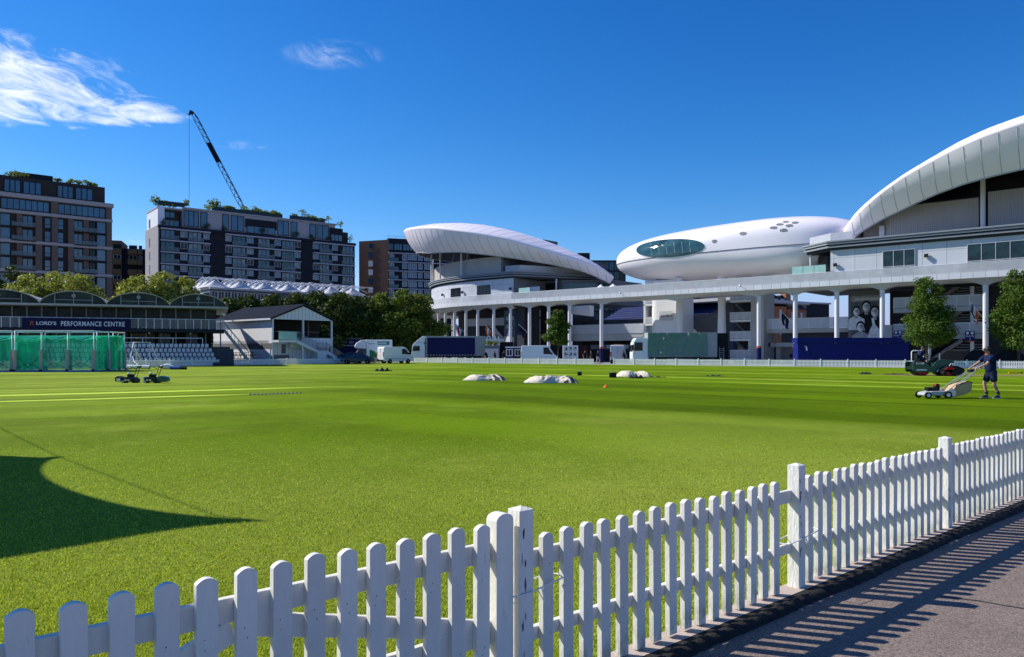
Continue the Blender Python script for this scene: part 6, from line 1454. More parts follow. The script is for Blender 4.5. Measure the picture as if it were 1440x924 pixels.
def luton():
    t = thing('box_van', 'white box van with a green panel and rounded roof pod over the cab', 'van', (gx(528, 110), 110, 0), R(194), 'vans behind the fence')
    body(t, [(-2.3, .55), (-2.3, 3.35), (1.35, 3.35), (1.35, .55)], 1.08, 'van_white', .06, 1, 9, 'box')
    body(t, [(1.36, 2.05), (1.36, 3.3), (2.0, 3.3), (2.7, 2.85), (2.95, 2.4), (2.75, 2.1)], 1.02, 'van_white', .1, .98, 2.2, 'roof_pod')
    body(t, [(1.37, .4), (1.37, 2.03), (2.35, 2.03), (2.95, 1.3), (3.55, 1.05), (3.65, .8), (3.65, .4)], .98, 'car_blue', .08, .95, 1.2, 'cab')
    side_poly(t, [(1.75, 1.25), (2.75, 1.25), (2.3, 1.85), (1.75, 1.85)], .95, 'glass_dark', 'side_window', .03); across(t, (2.98, 1.32), (2.42, 1.98), .86, 'glass_dark', 'windscreen', .03)
    for s in (-1, 1):
        mb = MB(); mb.box(3.45, 3.67, s * .7 - .16, s * .7 + .16, .72, .95); mb.build('headlight', 'lamp_clear', t)
        y = s * 1.087; mb = MB(); mb.prism([(-.6, y, .75), (.9, y, .75), (.9, y, 1.95), (.2, y, 1.7)], (0, -s * .01, 0)); mb.build('green_panel', 'logo_green', t)
        mb = MB(); mb.box(-1.9, -.2, y - .005, y + .005, 2.6, 3.1); mb.build('sign_panel', 'logo_teal', t)
        mb = MB()
        for k in range(6): mb.box(-1.45 + k * .2, -1.32 + k * .2, y + s * .004 - .006, y + s * .004 + .006, 2.75, 2.95)
        mb.build('sign_mark', 'sign_white', t)
        for k in range(3): mb = MB(); mb.box(.2 + k * .32, .42 + k * .32, y - .005, y + .005, 2.7, 2.85); mb.build('small_mark', 'trailer_grey', t)
    for x in (-1.2, 2.9):
        for s in (-1, 1): wheel(t, x, s * .86, .35)
luton()
def lorry_cab(t, x0, mat, H=3.1, deflector=True):
    body(t, [(x0 - 2.0, .5), (x0 - 2.0, H - .3), (x0 - 1.8, H), (x0 - .45, H), (x0 - .12, H - .5), (x0, 1.4), (x0, .5)], 1.22, mat, .08, .96, 1.6, 'cab')
    side_poly(t, [(x0 - 1.25, 1.75), (x0 - .18, 1.75), (x0 - .3, H - .55), (x0 - 1.25, H - .55)], 1.19, 'glass_dark', 'side_window', .04); across(t, (x0 - .02, 1.65), (x0 - .17, H - .45), 1.08, 'glass_dark', 'windscreen', .03)
    if deflector: body(t, [(x0 - 2.0, H + .01), (x0 - 2.0, H + .95), (x0 - 1.7, H + .95), (x0 - .75, H + .25), (x0 - .6, H + .01)], 1.15, mat, .06, 1, 9, 'air_deflector')
    for s in (-1, 1):
        mb = MB(); mb.box(x0 - .1, x0 + .02, s * .85 - .2, s * .85 + .2, .75, .98); mb.build('headlight', 'lamp_clear', t)
        mb = MB(); mb.box(x0 - .1, x0 + .12, s * 1.42 - .1, s * 1.42 + .1, 1.8, 2.5); mb.build('mirror', 'machine_black', t)
    mb = MB(); mb.box(x0 - .15, x0 + .04, -1.2, 1.2, .35, .7); mb.build('bumper', 'trailer_grey', t)
def blue_lorry():
    Y = 117; t = thing('lorry', 'white-cabbed lorry with a long navy curtain-sided trailer', 'lorry', (gx(632, Y), Y, 0), R(181)); W2 = gx(632, Y)
    f = lambda px: W2 - gx(px, Y)                     # local +x points left
    lorry_cab(t, f(580), 'van_white', 3.05)
    mb = MB(); mb.box(f(683), f(600.5), -1.25, 1.25, 1.0, 3.98); mb.build('trailer_box', 'trailer_grey', t, bevel=.04)
    for s in (-1, 1):
        mb = MB(); mb.box(f(668.5), f(602), s * 1.265 - .012, s * 1.265 + .012, 1.02, 3.75); mb.build('curtain', 'curtain_navy', t)
        mb = MB(); n = 17
        for i in range(n): x = f(667) + (f(603) - f(667)) * i / (n - 1); mb.box(x - .12, x + .12, s * 1.28 - .01, s * 1.28 + .01, 1.08, 1.2)
        mb.build('curtain_strap', 'trailer_grey', t)
    mb = MB(); mb.box(f(683), f(600), -1.0, 1.0, .8, 1.0); mb.build('chassis', 'machine_black', t)
    for x in (f(590), f(660), f(666), f(672)):
        for s in (-1, 1): wheel(t, x, s * 1.05, .48, .3)
blue_lorry()
def green_lorry():
    Y = 97; t = thing('lorry', 'white-cabbed lorry with a creased grey-green tarpaulin trailer', 'lorry', (gx(956, Y), Y, 0), R(180)); f = lambda px: gx(956, Y) - gx(px, Y)
    lorry_cab(t, f(887.5), 'van_white', 3.35, False)
    mb = MB(); mb.box(f(1005), f(908.5), -1.25, 1.25, .95, 4.02); mb.build('trailer_box', 'trailer_grey', t, bevel=.04)
    # loose tarpaulin with long slanting creases
    for s in (1,):
        rows = []; n = 70; x0, x1 = f(991), f(909)
        for j in range(13):
            z = 1.0 + 3.0 * j / 12; row = []
            for i in range(n + 1):
                u = i / n; x = x0 + (x1 - x0) * u; q = u * 34 + z * 1.1 + .8 * math.sin(u * 9)
                wv = .035 * (1 + math.sin(q)) * (.35 + .65 * (1 - u)) + .02 * math.sin(u * 71 + z * 3) + .012 * math.sin(z * 6 + u * 15)
                row.append((x, s * (1.28 + max(0, wv) * 3.2), z))
            rows.append(row)
        mb = MB(); mb.loft(rows, False, False, 0, True); mb.build('tarpaulin', 'tarp_green', t)
    mb = MB(); mb.box(f(991), f(909), 1.29, 1.36, 1.1, 1.16); mb.build('tarpaulin_rail', 'trailer_grey', t)
    for px, z in ((930, 3.3), (981, 3.4), (926, 1.55)): mb = MB(); x = f(px); mb.box(x - .09, x + .09, 1.37, 1.42, z - .13, z + .13); mb.build('small_tag', 'sign_white', t)
    mb = MB(); mb.box(f(1004), f(908), -1.0, 1.0, .75, .95); mb.build('chassis', 'machine_black', t)
    for x in (f(896), f(925), f(931), f(985)):
        for s in (-1, 1): wheel(t, x, s * 1.05, .48, .3)
green_lorry()
def simple_box(name, label, cat, px0, px1, Y, z0, z1, D, mats, extra=None, rz=0.0):
    t = thing(name, label, cat, (gx((px0 + px1) / 2, Y), Y, 0), rz); w = (gx(px1, Y) - gx(px0, Y)) / 2
    mb = MB(); mb.box(-w, w, 0, D, z0, z1); mb.build('body', mats, t, bevel=.02)
    if extra: extra(t, w)
    return t
def ex_black(t, w):
    mb = MB()
    for s in (-.28, .28): mb.box(s - .04, s + .04, -.03, -.002, .7, 2.2)
    for k in range(6): mb.box(-.24, .24, -.025, -.002, .8 + k * .24, .86 + k * .24)
    mb.build('ladder', 'trailer_grey', t)
simple_box('stage_box', 'black box with a pale ladder, behind the green lorry', 'box', 1005.5, 1024, 97.5, 0, 4.0, 2.5, 'black', ex_black)
def ex_navy(t, w):
    mb = MB(); mb.box(-w - .1, w + .05, -.12, 1.6, 2.62, 3.2); mb.build('top_panel', 'navy', t, bevel=.02)
    mb = MB(); mb.box(-w + .9, -w + 1.05, -.05, -.005, 1.75, 2.3); mb.box(-w + .78, -w + 1.05, -.05, -.005, 2.15, 2.3); mb.build('marking', 'sign_white', t)
    mb = MB(); mb.bar((-w + 1.2, -.1, 1.8), (-w + 2.0, -.3, .75), .05, .05); mb.build('prop', 'navy_dark', t)
simple_box('navy_hoarding', 'long navy blue hoarding behind the picket fence on the right', 'hoarding', 1122, 1279, 86.3, 0, 2.6, 1.5, 'navy', ex_navy)
simple_box('black_crate', 'tall black box behind the right end of the navy hoarding', 'box', 1280, 1301, 86.5, 0, 3.2, 1.0, 'black')
def ex_kiosk(t, w):
    mb = MB(); mb.box(-.5, .5, -.04, -.003, 1.0, 2.0); f = mb.build('window', 'sign_white', t); mb = MB(); mb.box(-.36, -.04, -.055, -.041, 1.1, 1.9); mb.box(.04, .36, -.055, -.041, 1.1, 1.9); mb.build('pane', 'glass_dark', f)
    mb = MB(); mb.box(-w - .05, w + .05, -.1, 1.6, 2.2, 2.38); mb.build('roof', 'sign_white' if w > .5 else 'purple', t)
simple_box('ticket_kiosk', 'purple kiosk with a white-framed window, left of the white van', 'kiosk', 711, 721.5, 112, 0, 2.2, 1.5, 'purple', ex_kiosk)
simple_box('ticket_kiosk', 'darker navy kiosk between the purple one and the white van', 'kiosk', 722.5, 734, 112.5, 0, 2.2, 1.5, 'navy_dark', ex_kiosk)
simple_box('stall', 'black stall behind the purple kiosk', 'stall', 703, 722, 115, 0, 3.1, 2, 'black')
def ex_planter(t, w):
    rs = np.random.RandomState(4); mb = MB()
    for i in range(7): shrub_mesh(mb, (-w + .3 + i * (2 * w - .6) / 6, .4, 2.55), .5, .7, 70, rs, .2)
    mb.build('hedge', 'leaf_mid', t); mb = MB(); mb.box(-w + .1, w - .15, -.03, -.003, .5, 2.1); mb.build('panel', 'frame_pale', t)
    mb = MB()
    for i in range(5): mb.box(-w + .3 + i * .42, -w + .48 + i * .42, .6, .66, 2.9, 3.9)
    mb.build('picket_screen', 'sign_white', t)
simple_box('planter_bar', 'bar stall topped with a clipped hedge, right of the navy lorry', 'stall', 681, 702.5, 113, 0, 2.55, 1.2, 'grey_wall', ex_planter)
def ex_display(t, w):
    rs = random.Random(3); mb = MB(); m2 = MB()
    for i in range(3):
        for j in range(3):
            x = -w + .12 + i * (2 * w - .24) / 3; z = .25 + j * .72; mb.box(x + .04, x + .56, -.03, -.003, z, z + .6)
            for k in range(3): a = x + .1 + rs.random() * .3; b = z + .08 + rs.random() * .3; m2.box(a, a + .14, -.042 - k * .002, -.031, b, b + .2)
    mb.build('picture', 'frame_pale', t); m2.build('picture_subject', 'ink', t)
simple_box('photo_display', 'board of black and white pictures beside the bushy tree', 'display', 791.5, 813, 106, 0, 2.5, .3, 'sign_white', ex_display)
simple_box('kiosk', 'dark red kiosk right of the picture board', 'kiosk', 813.5, 827, 106.5, 0, 2.45, 1.5, 'maroon')
def navy_coach():
    t = simple_box('display_trailer', 'dark navy trailer with pale roof boxes behind the cars', 'trailer', 458, 512, 121, .4, 3.5, 2.3, 'navy_dark')
    mb = MB(); mb.box(-2.8, -2.0, .3, 1, 3.51, 4.0); mb.box(-1.6, 2.6, .3, .5, 3.6, 3.8); mb.build('roof_boxes', 'grey_wall', t); mb = MB(); mb.box(-2.9, 2.9, -.05, -.004, 2.55, 2.7); mb.build('stripe', 'trailer_grey', t)
    mb = MB()
    for i in range(5): mb.box(-2.5 + i * 1.05, -1.8 + i * 1.05, -.05, -.004, 2.95, 3.3)
    mb.build('picture', 'grey_wall', t); mb = MB(); mb.box(-2.6, -1.8, -.06, -.004, 1.2, 2.0); mb.build('red_mark', 'maroon', t)
navy_coach()
for i, (px, Y) in enumerate(((1378, 78), (1420, 77), (1340, 82), (1350, 84))):
    t = thing('covered_machine', ('dark machine under a cover behind the fence, right of the white column', 'dark low machine behind the fence at the right edge of the photo', 'dark covered trailer behind the fence, right of the tree trunk', 'dark covered trailer behind the first, nearer the drum')[i], 'machine', (gx(px, Y), Y, 0), R(-30)); mb = MB()
    mb.prism([(-1.5, -.7, .2), (1.5, -.7, .2), (1.4, -.7, 1.0), (.7, -.7, 1.75), (-.6, -.7, 1.85), (-1.4, -.7, 1.1)], (0, 1.4, 0)); mb.build('cover', 'cloth_dark', t, bevel=.12)
    for x in (-1, 1):
        for s in (-1, 1): wheel(t, x, s * .6, .3, .2)
# flags leaning from the columns
def flag(label, x, d, z, parts, lean=1.0, L=2.4):
    t = thing('flag', label, 'flag', bw(x, d, 0), BR, 'flags on the stand columns'); p0 = Vector((0, 0, z)); p1 = Vector((-1.5 * lean, -.7, z + 1.5)); mb = MB(); mb.tube([p0, p1], .035, 6); mb.build('pole', 'tube_white', t)
    n = len(parts)
    for i, m_ in enumerate(parts):
        rows = []
        for j in range(7):
            f = j / 6; q = [p0.lerp(p1, .45 + .55 * (i + u) / n) for u in (0, .5, 1)]; rows.append([c + Vector((.25 * f + .1 * math.sin(f * 5 + i), .09 * math.sin(f * 7 + k), -f * (1.5 + .12 * k))) for k, c in enumerate(q)])
        mb = MB(); mb.loft(rows, False, False, 0, True); mb.build('cloth', m_, t)
flag('white flag with a red cross hanging from the columns above the navy lorry', bs(653, .6), .6, 5.0, ['sign_white', 'flag_red', 'sign_white'])
flag('orange and white flag under the drum-shaped stand', bs(694, .6), .6, 4.6, ['flag_orange', 'sign_white', 'flag_orange'], .8)
flag('dark flag hanging left of the tall column by the street tree', bs(743, .6), .6, 4.6, ['navy_dark', 'cloth_dark'])
flag('dark flag at the far left column of the drum-shaped stand', bs(607, 7), 7, 4.4, ['navy_dark', 'cloth_dark'])
flag('dark narrow flag on a column above the white balcony', -24.2, .6, 5.2, ['navy_dark', 'cloth_dark'], .8)
flag('red white and blue flag by the rightmost white column', -3.9, .6, 5.4, ['flag_orange', 'sign_white', 'car_blue'], .6)
def gate_sign(label, px, d, z0, z1):
    x = bs(px, d); t = thing('gate_sign', label, 'sign', bw(x, d, z0), BR, 'navy signs under the right-hand stand'); h = z1 - z0; w = h * .42; mb = MB(); mb.box(-w, w, -.05, 0, 0, h); mb.build('board', 'navy', t)
    mb = MB()
    for s in (-.22, .22): mb.lathe([(.14, -.08), (.14, -.052)], (s, 0, h * .82), 12, axis='y')
    mb.build('emblem', 'sign_white', t); text('lettering', 'GATE', h * .3, 'sign_white', t, (0, -.06, h * .5), ext=.005); text('lettering', '2', h * .3, 'sign_white', t, (0, -.06, h * .22), ext=.005)
    mb = MB(); mb.box(-w, w, -.06, -.002, -.08, .02); mb.build('stripe', 'orange_band', t)
gate_sign('navy gate sign on the landing left of the rightmost column', 1364, 3.4, gz(479, 82.5), gz(465, 82.5)); gate_sign('navy gate sign half hidden behind the end of the navy hoarding', 1263, 3.3, 3.0, 4.1)

# ================================================================== things lying on the field
def tarp(label, pa, pb, y, h, seed, dark_end=True, depth=1.5):
    Y = gy(y); x0, x1 = gx(pa, Y), gx(pb, Y); t = thing('ground_sheet', label, 'tarpaulin', ((x0 + x1) / 2, Y, 0), 0, 'crumpled covers on the field'); L_ = x1 - x0; rs = np.random.RandomState(seed); nx, ny = 90, 34
    ph = rs.uniform(0, 6, 24); humps = [(-.32, .95, .16), (-.18, .7, .12), (.05, .42, .2), (.3, .9, .12), (.4, .6, .08)] if seed % 2 else [(-.28, 1.0, .2), (-.02, .5, .2), (.27, .95, .13), (.38, .7, .09)]
    def z(u, v):
        e = max(0, 1 - (abs(u) * 2) ** 4) * max(0, 1 - (abs(v) * 2) ** 2.5) ** .6; b = sum(a * math.exp(-((u - c) / w) ** 2) for c, a, w in humps)
        n = sum(abs(math.sin((u * L_ * math.cos(ph[k]) + v * depth * math.sin(ph[k])) * (2.4 + k * 1.7) + ph[k + 8])) / (1 + .55 * k) for k in range(9)) / 2.4
        cr = sum(abs(math.sin((u * L_ * math.cos(ph[k] * 1.7 + 1) + v * depth * math.sin(ph[k] * 1.7 + 1)) * (7 + k * 3.1) + ph[k])) for k in range(5)) / 5
        return max(.012, h * e * (.30 + .38 * b + .55 * (n - .35) + .34 * (cr - .5)))
    rows = [[((u + .03 * math.sin(v * 9 + ph[0])) * L_, v * depth + .12 * math.sin(u * 11), z(u, v)) for u in np.linspace(-.5, .5, nx)] for v in np.linspace(-.5, .5, ny)]
    mb = MB(); mb.loft(rows, False, False, 0, False)
    c = mb.build('sheet', ['tarp_cream', 'tarp_dark'], t)
    if dark_end:
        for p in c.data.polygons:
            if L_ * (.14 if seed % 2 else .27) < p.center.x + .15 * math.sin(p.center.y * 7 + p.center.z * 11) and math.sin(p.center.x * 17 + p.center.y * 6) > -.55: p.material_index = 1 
    return t
tarp('crumpled cream cover with a dark end, leftmost on the field', 652, 712, 534.5, .28, 1)
tarp('crumpled cream cover in the middle of the field, largest of the three', 738, 812, 538, .33, 2)
tarp('crumpled cream cover farthest from the fence, right of a small dark box', 866, 914, 529.5, .31, 3, False)
def dark_bundle(label, pa, pb, y, h, mat='cloth_dark', name='dark_bundle', cat='bundle'):
    Y = gy(y); w = gx(pb, Y) - gx(pa, Y); t = thing(name, label, cat, (gx((pa + pb) / 2, Y), Y, 0)); mb = MB(); rs = random.Random(int(pa))
    n = 12; mb.loft([[(w * (-.5 + i / n), .35 * math.cos(a) * math.sin(math.pi * (i + .4) / (n + .8)) ** .5, max(0, h * math.sin(a) * (.55 + .45 * math.sin(i * 1.7 + pa)) * math.sin(math.pi * (i + .4) / (n + .8)) ** .4)) for a in [math.pi * j / 6 for j in range(7)]] for i in range(n + 1)], False, True, 0, True); mb.build('sheet', mat, t)
dark_bundle('black folded cover lying alone on the far grass, left of centre', 527, 551, 522, .36)
dark_bundle('dark folded cover in front of the farthest cream sheet', 884, 906, 532, .28)
dark_bundle('thin dark strip of cover on the grass right of the cream sheets', 905, 936, 530.5, .08)
dark_bundle('thin dark mat lying alone right of the covers', 992, 1018, 529, .1)
dark_bundle('dark flat cover on the grass left of the roller', 1209, 1225, 526, .18)
dark_bundle('long brown mat at the edge of the worn pitch behind the roller', 1243, 1276, 526.5, .08, 'maroon')
def small_case(label, pa, pb, y0, y1):
    Y = gy(y1); t = thing('field_box', label, 'box', (gx((pa + pb) / 2, Y), Y, 0)); w = (gx(pb, Y) - gx(pa, Y)) / 2; h = (y1 - y0) / 1080 * Y; mb = MB(); mb.box(-w, w, -w * .8, w * .8, 0, h); mb.build('case', 'machine_black', t, bevel=.02); mb = MB(); mb.tube([(-w * .5, 0, h), (-w * .4, 0, h + .08), (w * .4, 0, h + .08), (w * .5, 0, h)], .015, 5); mb.build('handle', 'steel', t)
small_case('small black box on the grass behind the middle cover', 812, 818, 523, 528); small_case('larger black box touching the farthest cream cover', 857, 866.5, 524, 531)
def cones():
    Y = gy(545); t = thing('marker_cone', 'small orange marker on the grass in front of the covers', 'marker', (gx(852, Y), Y, 0)); mb = MB(); mb.lathe([(.13, 0), (.13, .015), (.1, .03), (.035, .13), (.0, .13)], n=14); mb.build('cone', 'flag_orange', t); mb = MB(); mb.lathe([(.075, .07), (.058, .09)], n=14); mb.build('band', 'yellow', t)
    Y = gy(525); t = thing('yellow_pole', 'yellow pole lying on the grass near the right edge', 'pole', (gx(1427, Y), Y, .05)); mb = MB(); mb.tube([(-.45, 0, 0), (.45, .05, 0)], .05, 8); mb.build('shaft', 'yellow', t); mb = MB(); mb.tube([(.45, .05, 0), (.62, .06, 0)], .04, 8); mb.build('tip', 'machine_black', t)
cones()
def pegs():
    proto = None
    for i in range(14):
        px = 352 + i * 5.4; y = 555.5 - i * .18; Y = gy(y)
        lb = 'small grey cap set in the lawn, %s from the left in its row' % nth(i + 1)
        if proto is None:
            proto = thing('sprinkler_cap', lb, 'cap', (gx(px, Y), Y, 0), 0, 'row of grey caps in the lawn'); mb = MB(); mb.lathe([(.055, -.01), (.055, .03), (.04, .04), (0, .04)], n=12); mb.build('cap', 'grey_wall', proto)
        else: copy_tree(proto, (gx(px, Y), Y, 0), 0, lb)
pegs()
def cover_roll():
    Y = 70; t = thing('rolled_cover', 'white and blue rolled cover lying on the grass in front of the terrace', 'cover', (gx(238, Y), Y, 0)); f = lambda p: gx(p, Y) - gx(238, Y); mb = MB(); mb.tube([(f(226), 0, .2), (f(235), 0, .3), (f(243), .1, .2)], [.16, .26, .14], 9); mb.build('white_sheet', 'sign_white', t); mb = MB(); mb.tube([(f(240), 0, .16), (f(254), -.1, .15)], .15, 9); mb.build('blue_roll', 'blue_mat', t); mb = MB(); mb.tube([(f(254), -.1, .14), (f(263), -.1, .12)], .13, 9); mb.build('end_roll', 'machine_black', t)
cover_roll()
def cylinder_mower(label, px, Y, box_front):
    t = thing('cylinder_mower', label, 'mower', (gx(px, Y), Y, 0), 0, 'cylinder mowers left on the grass'); t.scale = (.74, .74, .78)
    mb = MB(); mb.prism([(-.42, -.33, .08), (.3, -.33, .08), (.42, -.33, .2), (.34, -.33, .36), (-.1, -.33, .42), (-.42, -.33, .34)], (0, .66, 0)); mb.build('chassis', 'machine_dark_green', t, bevel=.02)
    mb = MB(); mb.lathe([(.15, -.36), (.15, .36)], (.32, 0, .15), 16, axis='y'); mb.build('rear_roller', 'machine_black', t); mb = MB(); mb.lathe([(.09, -.34), (.09, .34)], (-.42, 0, .09), 14, axis='y'); mb.build('front_roller', 'steel', t)
    s = -1
    mb = MB()
    if box_front: mb.prism([(-.95, -.36, .1), (-.5, -.36, .1), (-.46, -.36, .36), (-.82, -.36, .46), (-.98, -.36, .36)], (0, .72, 0)); mb.build('grass_box', 'machine_black', t, bevel=.04); mb = MB(); mb.box(-.84, -.58, -.375, -.362, .14, .32); mb.build('box_plate', 'alu', t)
    else:
        mb.prism([(.45, -.36, .08), (1.0, -.36, .08), (1.1, -.36, .2), (.98, -.36, .4), (.62, -.36, .48), (.45, -.36, .38)], (0, .72, 0)); mb.build('grass_box', 'machine_green', t, bevel=.05); mb = MB(); mb.box(-.56, -.49, -.33, .33, .06, .42); mb.build('front_plate', 'sign_white', t)
    mb = MB(); mb.box(-.2, .16, -.2, .2, .4, .58); mb.build('engine', 'machine_black', t, bevel=.03); mb = MB(); mb.ball((-.12, -.08, .62), .1); mb.build('fuel_tank', 'sign_white', t)
    mb = MB()
    for y in (-.2, .2): mb.tube([(.25, y, .3), (.42, y, .75), (.5, y, 1.02), (.62, y, 1.08)], .022, 6)
    mb.tube([(.62, -.3, 1.08), (.62, .3, 1.08)], .022, 6); mb.tube([(.62, -.3, 1.08), (.9, -.32, 1.2)], .02, 6); mb.tube([(.46, -.2, .9), (.1, -.2, 1.05)], .02, 6); mb.build('handle', 'machine_black', t)
    mb = MB(); mb.box(.44, .66, -.12, .12, 1.0, 1.12); mb.build('console', 'machine_dark_green', t)
    for k in (-.2, 0): mb = MB(); mb.box(-.3 + k + .2, -.16 + k + .2, -.345, -.331, .16, .24); mb.build('badge', 'alu', t)
cylinder_mower('dark green cylinder mower with a front grass box, left of the pair on the grass', 184.5, 39.7, True); cylinder_mower('dark cylinder mower with a rounded green rear box, right of the pair on the grass', 215, 39.7, False)
# ================================================================== people
def skin_mesh(name, verts, edges, radii, mat, parent, root=0, sub=2, extra=None):
    me = bpy.data.meshes.new(name); me.from_pydata([tuple(v) for v in verts], edges, []); o = bpy.data.objects.new(name, me); COL.objects.link(o)
    o.modifiers.new('skin', 'SKIN'); sl = me.skin_vertices[0].data
    for i, r in enumerate(radii): sl[i].radius = (r, r) if not hasattr(r, '__len__') else r; sl[i].use_root = (i == root)
    s = o.modifiers.new('sub', 'SUBSURF'); s.levels = s.render_levels = sub
    dg = bpy.context.evaluated_depsgraph_get(); dg.update(); m2 = bpy.data.meshes.new_from_object(o.evaluated_get(dg)); bpy.data.objects.remove(o)
    for p in m2.polygons: p.use_smooth = True
    m2.materials.clear(); m2.materials.append(MAT[mat])
    if extra:
        bm = bmesh.new(); bm.from_mesh(m2)
        tmp = bpy.data.meshes.new('t'); tmp.from_pydata(extra.v, [], extra.f); tmp.polygons.foreach_set('use_smooth', [True] * len(tmp.polygons)); bm.from_mesh(tmp); bmesh.ops.recalc_face_normals(bm, faces=bm.faces); bm.to_mesh(m2); bm.free()
    r = bpy.data.objects.new(name, m2); COL.objects.link(r); r.parent = parent; return r
V3 = Vector
def hand(mb, wrist, d, n, s=1.0, curl=.9):
    """palm and five unequal fingers curled about a grip; d = towards the fingers, n = palm side"""
    d = V3(d).normalized(); n = V3(n).normalized(); a = d.cross(n).normalized(); w = V3(wrist)
    mb.tube([w - d * .01, w + d * .04, w + d * .085], [.026 * s, .036 * s, .034 * s], 8)
    for i, l in enumerate((.068, .078, .072, .056)):
        b = w + d * .08 + a * (.027 - .018 * i); k1 = b + (d * math.cos(curl * .5) + n * math.sin(curl * .5)) * l * .5; k2 = k1 + (d * math.cos(curl * 1.4) + n * math.sin(curl * 1.4)) * l * .32; k3 = k2 + (d * math.cos(curl * 2.2) + n * math.sin(curl * 2.2)) * l * .25
        mb.tube([b, k1, k2, k3], [.0105 * s, .0098 * s, .009 * s, .0075 * s], 6)
    b = w + d * .03 + a * .03; mb.tube([b, b + a * .025 + d * .025 + n * .015, b + a * .022 + d * .05 + n * .04], [.013 * s, .011 * s, .009 * s], 6)
def person(label, loc, rz, J, top='shirt_navy', legs='shorts_navy', shorts=True, hat='cap', sleeves=True, headset=False, grip=None, group=None, face=True):
    """J: joints in the person's own metres, +x is where the body faces"""
    t = thing('person', label, 'person', loc, rz, group); P = {k: V3(v) for k, v in J.items()}; pel, ch, nk, hd = P['pelvis'], P['chest'], P['neck'], P['head']
    verts = [pel, pel.lerp(ch, .5), ch, nk]; rad = [(.13, .11), (.145, .12), (.175, .135), .062]; edges = [(0, 1), (1, 2), (2, 3)]
    ex = MB()
    def chain(start, pts, rs):
        k = start
        for p, r in zip(pts, rs): verts.append(p); rad.append(r); edges.append((k, len(verts) - 1)); k = len(verts) - 1
    for s in 'LR':
        sh, el, wr = P['sh' + s], P['el' + s], P['wr' + s]; chain(2, [sh, sh.lerp(el, .55), el, el.lerp(wr, .35), wr], [.068, .054, .043, .044, .029])
        hp, kn, an = P['hip' + s], P['knee' + s], P['ank' + s]; chain(0, [hp, hp.lerp(kn, .5), kn, kn.lerp(an, .32), an], [.102, .088, .058, .062, .038])
        toe = P['toe' + s]; chain(len(verts) - 1, [toe], [.032])
        d = (wr - el).normalized(); n_ = V3((0, 0, -1)) if grip is None else V3(grip); n_ = (n_ - d * n_.dot(d)); hand(ex, wr, d, n_ if n_.length > .01 else V3((1, 0, 0)))
    # head: skull, jaw, nose and ears joined to the same body mesh
    f = P.get('look', V3((1, 0, 0))).normalized(); side = V3((0, 0, 1)).cross(f).normalized(); upv = f.cross(side).normalized()
    def blob(c, a, b, h, nu=14, nv=9):
        rings = []
        for i in range(1, nv): th = math.pi * i / nv; rings.append([c + f * (a * math.sin(th) * math.cos(2 * math.pi * j / nu)) + side * (b * math.sin(th) * math.sin(2 * math.pi * j / nu)) - upv * (h * math.cos(th)) for j in range(nu)])
        ex.loft(rings, True, True, 0, True)
    blob(hd, .098, .077, .118); blob(hd + f * .022 - upv * .055, .07, .058, .068); ex.tube([hd + f * .09 + upv * .015, hd + f * .117 - upv * .022, hd + f * .095 - upv * .03], [.01, .016, .012], 6)
    for s in (-1, 1): blob(hd + side * (.08 * s) - f * .005 - upv * .01, .024, .011, .034, 8, 6)
    ex.tube([nk - V3((0, 0, .03)), hd - upv * .06 - f * .01], [.062, .056], 10)
    skin_mesh('body', verts, edges, rad, 'skin', t, 0, 2, ex)
    if face:
        mb = MB()
        for s in (-1, 1): mb.ball(hd + f * .084 + side * (.033 * s) + upv * .02, .012)
        mb.tube([hd + f * .093 - side * .024 - upv * .062, hd + f * .1 - upv * .063, hd + f * .093 + side * .024 - upv * .062], .006, 5); mb.build('eyes_and_mouth', 'hair', t)
    mb = MB(); rings = []
    for i in range(6): th = math.pi * .52 * i / 5; rings.append([hd - f * .012 + f * (.108 * math.sin(th + .02) * math.cos(2 * math.pi * j / 16)) + side * (.086 * math.sin(th + .02) * math.sin(2 * math.pi * j / 16)) + upv * (.012 + .116 * math.cos(th)) for j in range(16)])
    mb.loft(rings, True, True, 0, True)
    if hat == 'cap': mb.prism([hd + f * .085 + side * .065 + upv * .045, hd + f * .17 + side * .045 + upv * .03, hd + f * .18 + upv * .03, hd + f * .17 - side * .045 + upv * .03, hd + f * .085 - side * .065 + upv * .045], upv * .012)
    mb.build('cap' if hat == 'cap' else 'hair', hat, t)
    if hat == 'cap':
        mb = MB(); blob_ = [hd - f * .05 - upv * .02]; mb.ball(hd - f * .045 - upv * .025, .07, 0, 12, 8, (1, .95, .9)); mb.build('hair', 'hair', t)
    if headset:
        e = t; mb = MB()
        for s in (-1, 1): mb.tube([hd + side * (.075 * s), hd + side * (.125 * s)], .042, 12)
        mb.build('ear_cup', 'machine_black', e); mb = MB(); mb.tube([nk + f * .05 - side * .07, nk + f * .075, nk + f * .05 + side * .07], .022, 8); mb.build('collar', 'ear_orange', e); mb = MB(); mb.tube([hd + side * (.1 * math.cos(a)) + upv * (.135 * math.sin(a)) for a in np.linspace(0, math.pi, 9)], .012, 6); mb.build('ear_band', 'machine_black', e)
    # clothing
    v = [pel - V3((0, 0, .10)), pel.lerp(ch, .45), ch, nk - V3((0, 0, .045))]; r = [(.19, .175), (.205, .18), (.205, .165), .09]; e_ = [(0, 1), (1, 2), (2, 3)]
    for s in 'LR':
        sh, el, wr = P['sh' + s], P['el' + s], P['wr' + s]; k = 2; pts = [sh, sh.lerp(el, .75)] if sleeves == 'short' else [sh, el, wr - (wr - el) * .05]; rr = [.1, .092] if sleeves == 'short' else [.09, .066, .05]
        for p, q in zip(pts, rr): v.append(p); r.append(q); e_.append((k, len(v) - 1)); k = len(v) - 1
